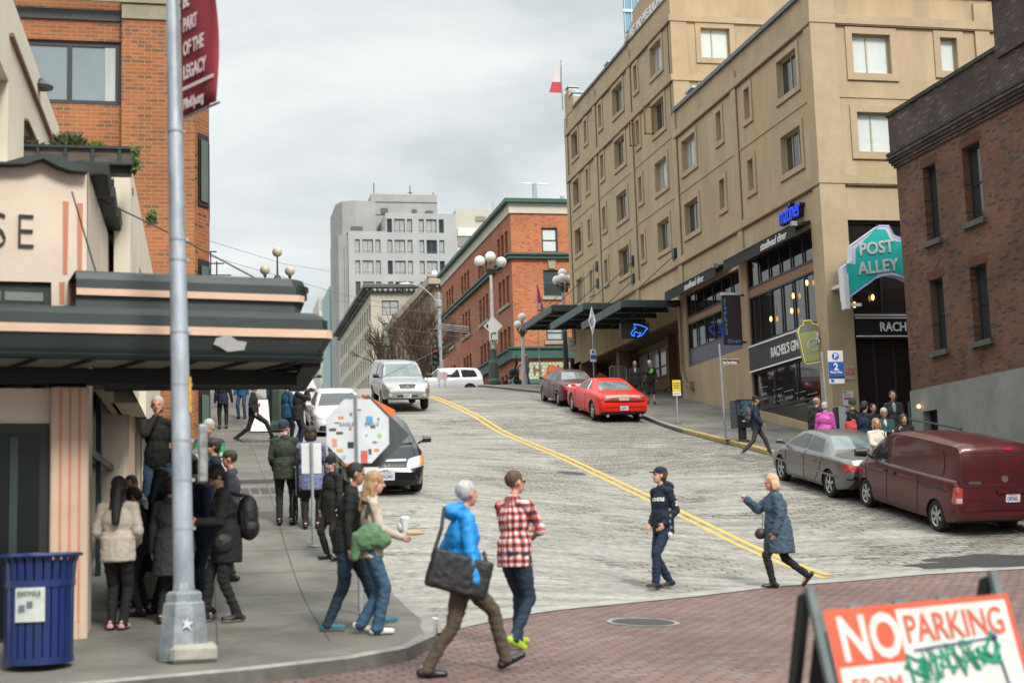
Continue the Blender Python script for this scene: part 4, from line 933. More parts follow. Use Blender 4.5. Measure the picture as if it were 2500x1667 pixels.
# upper window and shop door
b = B(); q0, q1, q2 = along(fp(-220, 700)), along(fp(118, 700)), 0
zb, zt = fp(60, 702).z, fp(60, 650).z
fbox(b, q0, q1, zb - .02, zt, -.06, -.2); b.build('clerestory_frame', M_dgreen, mk)
b = B()
for (pa_, pb_) in ((-100, 2), (12, 100)): fbox(b, along(fp(pa_, 690)), along(fp(pb_, 690)), zb + .06, zt - .09, -.05, -.058)
b.build('clerestory_pane', mat('milky_glass', (.20, .23, .20), .3), mk)
b = B(); fbox(b, -3.2, c0 - .005, -1.1, 1.25, -.1, -.16); b.build('door_frame', mat('near_black', (.012, .013, .014), .5), mk)
b = B(); fbox(b, -3.0, c0 - .1, -.95, 1.15, -.085, -.098); b.build('door_glass', mat('door_glass', (.008, .010, .010), .25, spec=.25), mk)
b = B(); fbox(b, c0 - .4, c0 - .32, -1, 1.1, -.06, -.085); b.build('door_handle', mat('green_metal', (.02, .035, .033), .4), mk)
# ---- canopy with two tiers wrapping the corner
cn = thing('market_canopy', 'dark green two tier market canopy with peach bands wrapping the street corner', 'canopy', (1.2, 15.07, 1.8), world=True)
Cc = Vector((1.21, 15.07, 0)); dd = Vector((math.cos(R(10.6)), math.sin(R(10.6)), 0)); nd = Vector((dd.y, -dd.x, 0)); px_ = Vector((1, 0, 0))
def tier(profs, off, far, mats, left=7.):
    """profs: list of (outward, z) ring rows with material for the strip to the next row"""
    for i in range(len(profs) - 1):
        (o0, z0_, m), (o1, z1_, _) = profs[i], profs[i + 1]
        def pt(o, z, k):
            o = o - off
            corner = Cc + nd * o; # intersection of offset front line with offset side line x = Cc.x + o
            t = (Cc.x + o - corner.x) / dd.x; cpt = corner + dd * t
            if k == 0: p = corner - dd * left
            elif k == 1: p = cpt - dd * .06
            elif k == 2: p = cpt + Vector((0, .06, 0))
            else: p = Vector((cpt.x, far, 0))
            return (p.x, p.y, z)
        bb_ = mats.setdefault(m, B())
        for k in range(3): bb_.quad(pt(o0, z0_, k), pt(o0, z0_, k + 1), pt(o1, z1_, k + 1), pt(o1, z1_, k))
ms = {}
s_ = .9326
tier([(-.06, 1.80, 'd'), (0, 1.815, 'd'), (0.02, 1.845, 'd'), (.0, 1.86, 'd'), (.02, 1.90, 'd'), (0, 1.91, 'g'), (.08, 2.04, 'g'), (.10, 2.05, 'p'), (.10, 2.135, 'p'), (.06, 2.14, 'd'), (.055, 2.25, 'd'), (.03, 2.255, 'd'), (.0, 2.30, 'd'), (-.05, 2.335, 'd'), (-.8, 2.35, 'd')], 0, 17.8, ms)
tier([(0, 2.35, 'g'), (0, 2.47, 'g'), (.05, 2.475, 'p'), (.05, 2.545, 'p'), (.02, 2.55, 'd'), (.015, 2.64, 'd'), (-.01, 2.65, 'd'), (-.03, 2.72, 'd'), (-.08, 2.745, 'd'), (-1.0, 2.76, 'd')], .22, 18.0, ms, 2.5)
ms['d'].build('fascia', M_dgreen, cn); ms['g'].build('grey_band', M_grey, cn); ms['p'].build('peach_band', M_pink, cn)
# soffit: ribs, panels, inner beam
b = B(); pn = B()
def cpt(a, o): p = Cc - dd * a - nd * o; return p
inner = 1.0
for i in range(14):
    a = .28 + i * .52
    p0, p1 = cpt(a, .07), cpt(a, inner); q0, q1 = cpt(a + .48, .07), cpt(a + .48, inner)
    sk = dd * -.22
    pn.quad((p0.x, p0.y, 1.825), (q0.x, q0.y, 1.825), (q1 + sk)[:2] + (1.83,), (p1 + sk)[:2] + (1.83,))
    for w0 in (-.04,):
        a_, b_ = cpt(a + w0, .02), cpt(a, .02); c_, d_ = cpt(a, inner) + sk, cpt(a + w0, inner) + sk
        b.loft([[(a_.x, a_.y, 1.79), (b_.x, b_.y, 1.79), (c_.x, c_.y, 1.80), (d_.x, d_.y, 1.80)], [(a_.x, a_.y, 1.83), (b_.x, b_.y, 1.83), (c_.x, c_.y, 1.84), (d_.x, d_.y, 1.84)]], True)
pn.build('soffit_panel', M_sofp, cn)
e0, e1 = cpt(.03, inner), cpt(7, inner); f0, f1 = cpt(.03, inner + .3), cpt(7, inner + .3)
b.loft([[(e0.x, e0.y, z), (e1.x, e1.y, z), (f1.x, f1.y, z), (f0.x, f0.y, z)] for z in (1.665, 1.82)], True)
b.box(1.0, 1.2, 15.2, 17.8, 1.765, 1.83); b.box(-1.2, 1.15, 16.4, 17.8, 1.80, 1.83); b.box(-1.2, 1.2, 17.7, 17.85, 1.80, 1.9)
b.box(-1.2, 1.2, 15.8, 16.2, 1.84, 2.3)
b.build('soffit_beam', mat('soffit_black', (.008, .009, .009), .7), cn)
q = onpl(515, 793, (Cc.x, Cc.y), (nd.x, nd.y)) + nd * .05
b = B(); b.prism([(-.1, .06), (.02, .1), (.12, .04), (.22, .03), (.2, -.05), (.03, -.07), (-.06, -.02), (-.12, .0)], q, dd, Vector((0, .0, 1)) - nd * -.5, nd * .01); b.build('sticker', mat('sticker_white', (.6, .62, .62), .6), cn)
# round drum on top of the canopy corner
b = B(); b.lathe([(.38, 2.72), (.38, 2.80), (.40, 2.81), (.40, 2.85), (.36, 2.86), (.34, 2.92), (.1, 2.93)], (.78, 16.6, 0), 24); b.build('corner_drum', M_dgreen, cn, smooth=40)
# guy wires
b = B(); w1, w2, w3 = aty(212, 450, 17.5), aty(415, 548, 17.2), aty(585, 638, 17.0)
b.tube([w1, w2, w3], .010, 5); b.tube([aty(165, 440, 15.0), aty(232, 665, 15.3), aty(262, 745, 14.8)], .008, 5)
b.build('guy_wire', M_black, cn)
# ---- cream buildings behind
c2 = thing('cream_corner_building', 'cream stucco building with narrow slit openings and a planter ledge behind the market roof', 'building', (-1, 18.5, g(-1, 18.5)), world=True)
XB = -.97; p_ = atx(300, 374, XB)
b = B(); zB = p_.z
xl = aty(262, 500, p_.y).x
b.quad((xl, p_.y, 2), (XB, p_.y, 2), (XB, p_.y, zB), (xl, p_.y, zB))
s1, s2 = atx(320, 600, XB), atx(336, 600, XB)
wall(b, 'x', XB, 1, p_.y, 31.5, 2, zB, [(s1.y, 2, s2.y, 4.05)], .4); b.quad((xl, p_.y, 2), (xl, p_.y + .6, 2), (xl, p_.y + .6, zB), (xl, p_.y, zB))
b.build('walls', M_creamw, c2)
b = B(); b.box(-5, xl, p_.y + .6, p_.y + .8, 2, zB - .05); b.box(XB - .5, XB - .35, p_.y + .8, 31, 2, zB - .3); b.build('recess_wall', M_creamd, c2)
b = B(); b.prism([(0, 0), (.28, .02), (.5, -.1), (.5, -.02), (.28, .1), (0, .08)], (aty(212, 400, p_.y).x, p_.y + .45, aty(212, 400, p_.y).z - .05), (1, 0, 0), (0, 0, 1), (0, .12, 0)); b.build('eyebrow_trim', M_dgreen, c2)
c3 = thing('cream_tall_building', 'tall cream stucco wall at the far left edge with horizontal ledges and dark openings', 'building', (-2.2, 18, g(-2.2, 18)), world=True)
XC = -2.2; pf = atx(136, 330, XC); zC = 6.32
a1, a2, a3, a4 = atx(18, 300, XC).y, atx(55, 300, XC).y, atx(78, 330, XC).y, atx(18, 165, XC)
b = B(); wall(b, 'x', XC, 1, 12, 22.2, 2, zC, [(12, 2, a1, atx(0, 140, XC).z), (a2, 2, a2 + .9, 5.25)], .4); b.build('walls', M_creamw, c3)
b = B(); b.box(XC - .02, XC + .05, a1, 21.5, 5.78, 5.82); b.box(XC - .02, XC + .05, a2, 22, 5.2, 5.23); b.build('ledge', mat('rust_line', (.20, .11, .08), .8), c3)
b = B(); b.box(-5, XC - .4, 13, 13.1, 2, 6); b.box(XC - .5, XC - .41, 12, 22, 2, 6); b.build('opening_back', mat('near_black', (.012, .013, .014)), c3)
lm = thing('shade_lamp', 'dark dish shaped lamp hanging from the tall cream wall', 'lamp', tuple(aty(95, 200, 19.5)))
b = B(); b.lathe([(.02, .12), (.05, .08), (.16, 0), (.155, -.02), (.02, -.0)], n=16); b.tube([(0, 0, .1), (-.05, .3, .2)], .015); b.build('shade', M_dkf, lm)
# planter ledge with plants
pl = thing('planter_ledge', 'weathered wooden planter box on brackets along the ledge above the scalloped trim', 'planter', (-1.8, 18.2, aty(150, 360, 18.2).z), world=True)
z1_, z0_ = aty(150, 338, 18.2).z, aty(150, 374, 18.2).z; xr = aty(300, 350, 18.2).x
b = B(); b.box(-4.5, xr, 18.2, 18.25, z0_, z1_); b.box(-4.5, xr, 18.25, 18.6, z0_, z0_ + .03); b.box(xr, xr + .03, 18.2, 18.6, z0_ - .01, z1_ + .01); b.build('box', mat('weathered_wood', (.12, .10, .085), .9, var=.45, vscale=5, stretch=(1, 1, 5)), pl)
b = B()
for k in range(6): x = xr - .15 - k * .33; b.box(x, x + .04, 18.16, 18.2, z0_, z1_)
b.box(-4.5, xr, 18.15, 18.2, z1_ - .02, z1_ + .015); b.box(-4.5, xr + .03, 18.15, 18.2, z0_ - .02, z0_ + .01); b.box(xr - .45, xr, 18.3, 18.5, z0_ - .1, z0_); b.build('bracket', M_dgreen, pl)
def tuft(name, lab, c, rx, rz, n, cols, parent=None, cat='plant', group=None, L=.16, droop=.3):
    t = thing(name, lab, cat, tuple(c), group=group)
    b = B(); rnd = random.Random(int(c[0] * 1000))
    for i in range(n):
        a = rnd.uniform(0, 2 * math.pi); r = rnd.uniform(0, 1) ** .5; x, y = rx * r * math.cos(a), .12 * r * math.sin(a); l = L * rnd.uniform(.6, 1.2)
        dx, dz = rnd.uniform(-1, 1) * .6, rnd.uniform(.2, 1) if droop < .5 else rnd.uniform(-.8, .5); q = Vector((dx, rnd.uniform(-.5, .5), dz)).normalized() * l
        base = Vector((x, y, rnd.uniform(0, rz))); s = q.cross(Vector((rnd.uniform(-1, 1), 1, 0))).normalized() * .012
        b.add([base - s, base + s, base + q * .6 + s * 1.2, base + q, base + q * .6 - s * 1.2], [(0, 1, 2, 3, 4)], rnd.randrange(len(cols)))
    b.build('leaves', cols, t); return t
M_lf = [mat('leaf_dark', (.025, .045, .015), .7), mat('leaf_mid', (.06, .095, .02), .7), mat('leaf_light', (.14, .18, .03), .7)]
zz = z1_ - .03
tuft('potted_plant', 'dark green bushy plant standing in the middle of the planter ledge', (aty(160, 338, 18.35).x, 18.35, zz), .16, .12, 420, M_lf[:2])
tuft('potted_plant', 'dry brown ground plant at the left end of the planter ledge', (aty(35, 338, 18.35).x, 18.35, zz), .35, .06, 500, [mat('leaf_brown', (.06, .045, .025), .8), M_lf[0]], L=.1)
tuft('potted_plant', 'small lime green sprout standing in the planter ledge', (aty(222, 338, 18.35).x, 18.35, zz), .08, .05, 110, [M_lf[2]], L=.12)
tuft('trailing_plant', 'yellow green creeper trailing over the right end of the planter ledge', (xr + .04, 18.3, z0_ - .05), .05, .3, 220, M_lf[1:], L=.08, droop=1)
tuft('trailing_plant', 'creeper hanging on the brick wall edge beside the cream slab', (aty(348, 500, 19.5).x, 19.5, aty(348, 510, 19.5).z), .05, .15, 120, M_lf[1:], L=.07, droop=1)
# ---- brick block behind
lb = thing('brick_apartment_building', 'orange brick apartment building with large dark framed windows behind the market', 'building', (-2, 33, g(-2, 33)), world=True)
BY = 33.; brk = brick_mat('apartment_brick', (.34, .12, .042), (.26, .088, .033), (.31, .195, .10), 'x', .305, .093, .011, .85, .2, c3=(.17, .08, .045), bump=.25)
brk2 = brick_mat('apartment_brick_side', (.36, .115, .035), (.28, .085, .03), (.30, .19, .09), 'y', .305, .093, .011, .85, .2, c3=(.12, .055, .035), bump=.25)
def by(px, py, Y=BY): q = aty(px, py, Y); return q.x, q.z
xe = by(447, 300)[0]; xp = by(279, 300)[0]
zwt, zwb = by(150, 84)[1], by(150, 232)[1]; zt_ = by(300, 30)[1]
b = B(); b.quad((xp, BY, -1), (xe, BY, -1), (xe, BY, zt_ + 4), (xp, BY, zt_ + 4)); b.build('front_wall', brk, lb)
wy = BY + .25; wx0, wx1 = by(40, 200)[0], by(276, 200)[0]
wz = [(zwb, zwt), (zwb - 3.05, zwt - 3.05), (zwb + 3.05, zwt + 3.05)]
b = B(); wall(b, 'y', wy, -1, -9, xp, -1, zt_ + 4, [(wx0, z, wx1, z2) for z, z2 in wz], .15); b.box(xp - .002, xp, BY, wy, -1, zt_ + 4); b.build('recessed_wall', brk, lb)
for z, z2 in wz: window(lb, 'y', wy, -1, (wx0, z, wx1, z2), .12, M_dkf, mat('grey_sky_glass', (.22, .27, .29), .15, spec=.8, var=.15, vscale=.5), (.49,), (), fw=.12)
b = B(); b.box(wx1 - .36, wx1 - .13, wy + .085, wy + .098, zwb + .12, zwt - .12); b.build('curtain', M_glass2, lb)
M_str = mat('stone_string', (.27, .25, .165), .85, var=.2, vscale=2)
b = B(); b.box(xp, xe + .02, BY - .05, BY - .003, zt_ - .15, zt_ + .2); b.box(-9, xe + .05, BY - .1, BY - .051, zt_ + .22, zt_ + .42); b.build('string_course', M_str, lb)
b = B(); b.box(-9, xp, wy - .06, wy - .003, zt_ + .0 - .15, zt_ + .1); b.build('dark_course', M_dkf, lb)
# street side with projecting bays
b = B(); XF_ = by(466, 300)[0]
sop = []
for k in range(9):
    for z in (-.3, 2.75, 5.8, 8.85): sop.append((34.2 + k * 4.2, z + 1.6, 36.6 + k * 4.2, z + 3.2))
wall(b, 'x', xe, 1, BY, 78, -1, zt_ + 4, sop, .2)
for k in range(9):
    ya = 33.6 + k * 4.2
    b.prism([(0, 0), (.32, .5), (.32, 2.6), (0, 3.1)], (xe, ya, 1.5), (1, 0, 0), (0, 1, 0), (0, 0, zt_ + 2))
b.build('side_wall', brk2, lb)
for k in range(9):
    ya = 33.6 + k * 4.2
    for z in (1.7, 4.75, 7.8, 10.85):
        b = B(); b.box(xe + .05, xe + .335, ya + .6, ya + 2.5, z, z + 1.75); b.prism([(.05, .06), (.29, .44), (.27, .47), (.03, .1)], (xe + .04, ya, z), (1, 0, 0), (0, 1, 0), (0, 0, 1.75)); w_ = b.build('bay_window', M_dkf, lb)
        b = B(); b.box(xe + .336, xe + .345, ya + .7, ya + 2.4, z + .1, z + 1.65); b.prism([(.09, .1), (.25, .38), (.24, .40), (.08, .12)], (xe + .06, ya - .02, z + .1), (1, 0, 0), (0, 1, 0), (0, 0, 1.5)); b.build('pane', mat('green_grey_glass', (.12, .16, .15), .1, spec=.8)).parent = w_
b = B(); b.box(-9, xe, 33, 78, zt_ + 3.9, zt_ + 4); b.build('roof', M_dkf, lb)
fe = thing('fire_escape', 'small dark steel frame beside the brick building edge above the canopy', 'railing', tuple(aty(470, 632, 60)))
b = B()
for k in range(3): b.tube([(0, 0, .5 * k), (.5 + .3 * (2 - k), 0, .5 * k)], .03, 5); b.tube([(.25 * k, 0, 0), (.25 * k, 0, 1.0 if k < 2 else .6)], .03, 5)
b.build('frame', M_dkf, fe)
# ================================================================= vehicles
def interp(pts, y): return float(np.interp(y, [p[0] for p in pts], [p[1] for p in pts]))
def sm(x): x = min(1, max(0, x)); return x * x * (3 - 2 * x)
class Car:
    """one smooth body shell lofted along its length; windows, lamps and trims are thin panels laid on the shell.
    local frame: +y forward, x right, z up"""
    def __init__(s, name, label, paint, top, belt, wid, roofw, bot, wheels, wr, loc, head, pitch, roll=0., rise=.0, cat='car', group=None, cab=None):
        s.t = thing(name, label, cat, loc, rot=(0, 0, 0), group=group)
        s.t.rotation_euler = Euler((pitch if head == 0 else -pitch, 0, head)).to_matrix().to_euler() if head in (0,) else (Matrix.Rotation(pitch, 3, 'X') @ Matrix.Rotation(head, 3, 'Z')).to_euler()
        y0_, y1_ = top[0][0], top[-1][0]; s.y0, s.y1 = y0_, y1_; s.wid = wid
        ys = sorted(set([y0_, y0_ + .02, y0_ + .06, y0_ + .12, y1_ - .12, y1_ - .06, y1_ - .02, y1_] + lin(y0_ + .2, y1_ - .2, 52)))
        rings = []
        def S(c, y, k=.10): return (interp(c, y - k) + 2 * interp(c, y) + interp(c, y + k)) / 4
        for y in ys:
            e = min(y - y0_, y1_ - y); k = .06 if e < .3 else .1
            tz, bz, w, zb = S(top, y, k * .8), S(belt, y, k), S(wid, y, k), S(bot, y, k)
            rw = S(roofw, y, k); h = max(0, tz - bz); q = sm(h / .3); bl = min(bz, tz - .01)
            ed = max(0, 1 - e / .12) ** 2 * .05
            zb += ed; tz -= ed; bl = min(bl, tz - .01)
            def mixp(a, b): return (a[0] * (1 - q) + b[0] * q, a[1] * (1 - q) + b[1] * q)
            half = [(0, zb), (.72 * w, zb), (.94 * w, zb + .025), (.985 * w, zb + .14), (w, zb + .52 * (bl - zb)), (.99 * w, bl - .10), (.965 * w, bl - .025), (.925 * w, bl + .008),
                    mixp((.88 * w, bl + (tz - bl) * .35), (.925 * w * .55 + rw * .45, bl + h * .46)), mixp((.80 * w, bl + (tz - bl) * .62), (rw, bl + h * .90)),
                    mixp((.66 * w, bl + (tz - bl) * .80), (.88 * rw, bl + h * .975)), mixp((.35 * w, bl + (tz - bl) * .95), (.5 * rw, tz - .004)), (0, tz)]
            ring = [(x, y, z) for x, z in half] + [(-x, y, z) for x, z in half[-2:0:-1]]
            rings.append(ring)
        b = B(); b.loft(rings, True); s.shell = b
        s.bvh = BVHTree.FromPolygons([Vector(v) for v in b.v], b.f)
        body = b.build('body', [paint, M_under], s.t)
        # wheel arches
        cut = B()
        for (wy) in wheels:
            for sd_ in (-1, 1):
                w = interp(wid, wy); cut.lathe([(wr + .055, w * sd_ - .34 * sd_), (wr + .055, w * sd_ + .3 * sd_)], (0, wy, wr - .02), 28, axis='x')
        co = cut.build('cutter', M_under, s.t); md = body.modifiers.new('b', 'BOOLEAN'); md.object = co; md.operation = 'DIFFERENCE'; md.solver = 'EXACT'
        dg = bpy.context.evaluated_depsgraph_get(); me = bpy.data.meshes.new_from_object(body.evaluated_get(dg)); body.modifiers.clear(); old = body.data; body.data = me; bpy.data.meshes.remove(old)
        cm = co.data; bpy.data.objects.remove(co); bpy.data.meshes.remove(cm)
        me.name = 'body'
        for p in me.polygons:
            c = p.center
            for wy in wheels:
                d = math.hypot(c.y - wy, c.z - wr + .02)
                if d < wr + .052 and abs(p.normal.x) < .9: p.material_index = 1
                elif abs(p.normal.x) > .9 and d < wr + .06 and abs(c.x) < interp(wid, wy) - .2: p.material_index = 1
            if c.z < interp(bot, c.y) + .02 and p.normal.z < -.5: p.material_index = 1
        me.shade_smooth(); me.set_sharp_from_angle(angle=R(38))
        s.body = body; s.wr = wr; s.wheels_y = wheels; s.paint = paint
    def proj(s, view, a, c, off):
        """view R/L: (y,z); F/B: (x,z); T: (x,y)"""
        if view in 'RL': o = Vector((3 if view == 'R' else -3, a, c)); d = Vector((-1 if view == 'R' else 1, 0, 0))
        elif view in 'FB': o = Vector((a, 6 if view == 'F' else -6, c)); d = Vector((0, -1 if view == 'F' else 1, 0))
        else: o = Vector((a, c, 4)); d = Vector((0, 0, -1))
        h = s.bvh.ray_cast(o, d)
        if h[0] is None: return None
        n = h[1] if h[1].dot(d) < 0 else -h[1]
        return h[0] + n * off
    def patch(s, view, q, m, name='panel', off=.006, nu=10, nv=6, rnd=.0, parent=None, thick=True):
        """quad q = 4 corners (a,c), projected on the shell"""
        v = []; ok = True; rows = []
        for i in range(nu + 1):
            for j in range(nv + 1):
                u, w = 2 * i / nu - 1, 2 * j / nv - 1
                if rnd: u, w = u * (1 - rnd * .5 * w * w * u * u), w * (1 - rnd * .5 * u * u * w * w)
                u, w = (u + 1) / 2, (w + 1) / 2
                a = (q[0][0] * (1 - u) + q[1][0] * u) * (1 - w) + (q[3][0] * (1 - u) + q[2][0] * u) * w
                c = (q[0][1] * (1 - u) + q[1][1] * u) * (1 - w) + (q[3][1] * (1 - u) + q[2][1] * u) * w
                p = s.proj(view, a, c, off); p0 = s.proj(view, a, c, -.004)
                if p is None: v.append(None); continue
                v.append(p); rows.append(p0)
        b = B(); idx = {}
        for k, p in enumerate(v):
            if p is not None: idx[k] = len(b.v); b.v.append(tuple(p))
        for i in range(nu):
            for j in range(nv):
                a = i * (nv + 1) + j; f = (a, a + nv + 1, a + nv + 2, a + 1)
                if all(k in idx for k in f): b.f.append(tuple(idx[k] for k in f)); b.m.append(0)
        if not b.f: return None
        # skirt down to the shell
        ed = {}
        for f in b.f:
            for k in range(4):
                e_ = (f[k], f[(k + 1) % 4]); r_ = (e_[1], e_[0])
                if r_ in ed: del ed[r_]
                else: ed[e_] = 1
        cen = len(b.v)
        if thick and view in 'RLFBT':
            dn = {}
            for (a, c) in list(ed):
                for k in (a, c):
                    if k not in dn:
                        p = Vector(b.v[k]); dd_ = {'R': (-1, 0, 0), 'L': (1, 0, 0), 'F': (0, -1, 0), 'B': (0, 1, 0), 'T': (0, 0, -1)}[view]
                        dn[k] = len(b.v); b.v.append(tuple(p + Vector(dd_) * (off + .012)))
                b.f.append((c, a, dn[a], dn[c])); b.m.append(0)
        o = b.build(name, m, parent or s.t, smooth=35)
        return o
    def both(s, q, m, name, **k):
        for v in 'RL': s.patch(v, q, m, name, **k)
    def line(s, view, pts, w=.012, m=None, off=.003, name='seam'):
        b = B(); P_ = []
        for i in range(len(pts) - 1):
            n = max(2, int(math.dist(pts[i], pts[i + 1]) / .06))
            for k in range(n): P_.append((pts[i][0] + (pts[i + 1][0] - pts[i][0]) * k / n, pts[i][1] + (pts[i + 1][1] - pts[i][1]) * k / n))
        P_.append(pts[-1]); q = [s.proj(view, a, c, off) for a, c in P_]; q = [p for p in q if p is not None]
        if len(q) > 1: b.tube(q, w / 2, 4); return b
        return None
    def seams(s, views, lists, m=None, w=.012, name='seam'):
        b = B()
        for v in views:
            for pts in lists:
                l = s.line(v, pts, w)
                if l: b.add(l.v, l.f)
        if b.v: b.build(name, m or M_seam, s.t)
    def wheel_set(s, rim_m, spokes=7, style='alloy', w=.21, wt=None):
        for wy in s.wheels_y:
            for sd_ in (1, -1):
                hw = interp(s.wid, wy) - .025; r = s.wr
                b = B(); b.lathe([(r * .66, -w / 2 + .01), (r * .9, -w / 2), (r * .985, -w / 2 + .02), (r, -w / 2 + .05), (r, w / 2 - .05), (r * .985, w / 2 - .02), (r * .9, w / 2), (r * .66, w / 2 - .01)], (0, 0, 0), 32, axis='x', cap=False)
                t = b.build('wheel', M_tyre, s.t, smooth=40, loc=(sd_ * (hw - w / 2), wy, r)); 
                b = B(); R_ = r * .67; o = sd_ * (w / 2 - .018)
                b.lathe([(R_, o), (R_ * .93, o - sd_ * .012), (R_ * .90, o - sd_ * .05)], (0, 0, 0), 32, axis='x', cap=False)
                if style == 'cap': b.lathe([(.001, o), (R_ * .5, o + sd_ * .004), (R_ * .92, o - sd_ * .015)], (0, 0, 0), 24, axis='x', cap=False)
                for k in range(spokes):
                    a = 2 * math.pi * k / spokes + .3
                    for da in ((-.13, .13) if style == 'twin' else (0,)):
                        c_, s__ = math.cos(a + da), math.sin(a + da); px, pz = -s__, c_; ww = R_ * (.085 if style == 'twin' else .15)
                        v0 = [(o - sd_ * .012, c_ * R_ * .12 + px * ww * e, s__ * R_ * .12 + pz * ww * e) for e in (-1, 1)]; v1 = [(o - sd_ * .006, c_ * R_ * .93 + px * ww * .8 * e, s__ * R_ * .93 + pz * ww * .8 * e) for e in (1, -1)]
                        top_ = v0 + v1; b.loft([top_, [(x - sd_ * .03, y, z) for x, y, z in top_]], True)
                b.lathe([(R_ * .24, o - sd_ * .03), (R_ * .22, o), (.001, o + sd_ * .004)], (0, 0, 0), 14, axis='x', cap=False)
                b.build('rim', rim_m, t, smooth=30)
                b = B(); b.lathe([(R_ * .88, o - sd_ * .06), (.001, o - sd_ * .06)], (0, 0, 0), 20, axis='x', cap=False); b.build('brake_disc', M_under, t)
    def mirrors(s, y, z, m, big=1., glass=None):
        for sd_ in (1, -1):
            x = interp(s.wid, y) * .93 * sd_; b = B(); k = big
            b.loft([[(x + sd_ * (.02 + .20 * u) * k, y + .0 + .05 * k * math.cos(a) * (1 - .4 * u), z + .07 * k + .065 * k * math.sin(a) * (1 - .25 * u)) for a in [2 * math.pi * j / 12 for j in range(12)]] for u in (.25, .45, .8, 1)], True)
            b.tube([(x - sd_ * .02, y, z), (x + sd_ * .08, y, z + .05 * k)], .025, 6)
            b.build('mirror', m, s.t, smooth=40)
    def plate(s, view, z, txt, m_bg=None, x=0., col=None):
        y = s.proj(view, x, z, 0).y; sg = 1 if view == 'F' else -1
        b = B(); b.box(x - .155, x + .155, y + sg * .004, y + sg * .02, z - .078, z + .078, bev=.003); pl_ = b.build('number_plate', M_plate, s.t)
        u = (-1, 0, 0) if view == 'F' else (1, 0, 0)
        text(txt, .105, frame((x - .135 * u[0], y + sg * .022, z - .04), u, (0, 0, 1)), 'lettering', M_ptxt, s.t, .001, .002, sx=.62 * 7 / max(7, len(txt)))
        b = B(); b.box(x - .09, x + .09, y + sg * .0205, y + sg * .0215, z + .05, z + .066); b.build('plate_band', mat('plate_red', (.5, .1, .1), .5), s.t)
def paintm(n, c, metal=0., rough=.32, coat=.45): return mat(n, c, rough, metal, var=.04, vscale=2, coat=coat)
M_under = mat('underbody_black', (.006, .006, .006), .9)
M_seam = mat('panel_gap', (.02, .018, .018), .7)
M_tyre = mat('tyre_rubber', (.014, .014, .015), .85, var=.3, vscale=8)
M_cgl = mat('car_glass', (.02, .028, .028), .04, spec=1.0)
M_cglL = mat('car_glass_bright', (.16, .20, .20), .06, spec=1.0, var=.45, vscale=2.6)
M_rim = mat('alloy', (.52, .53, .54), .3, .8)
M_rimd = mat('dull_alloy', (.30, .31, .31), .4, .7)
M_plate = mat('plate_white', (.62, .64, .66), .5)
M_ptxt = mat('plate_blue', (.05, .09, .25), .5)
M_lens = mat('headlamp_lens', (.50, .52, .50), .08, .2, spec=1, var=.25, vscale=9)
M_red = mat('tail_red', (.42, .02, .015), .15, spec=1, coat=1)
M_amb = mat('amber_lens', (.75, .25, .03), .2, spec=1)
M_amblit = mat('amber_lit', (1, .30, .03), .3, emit=1.3)
M_chr = mat('chrome', (.62, .63, .64), .12, .95)
M_grl = mat('grille_black', (.012, .012, .013), .4)
PI = math.pi
def slope(y, d=2.4): return math.atan2(P(y + d) - P(y - d), 2 * d)
def place(x, y, dz=0.0): return (x, y, g(x, y) + dz)
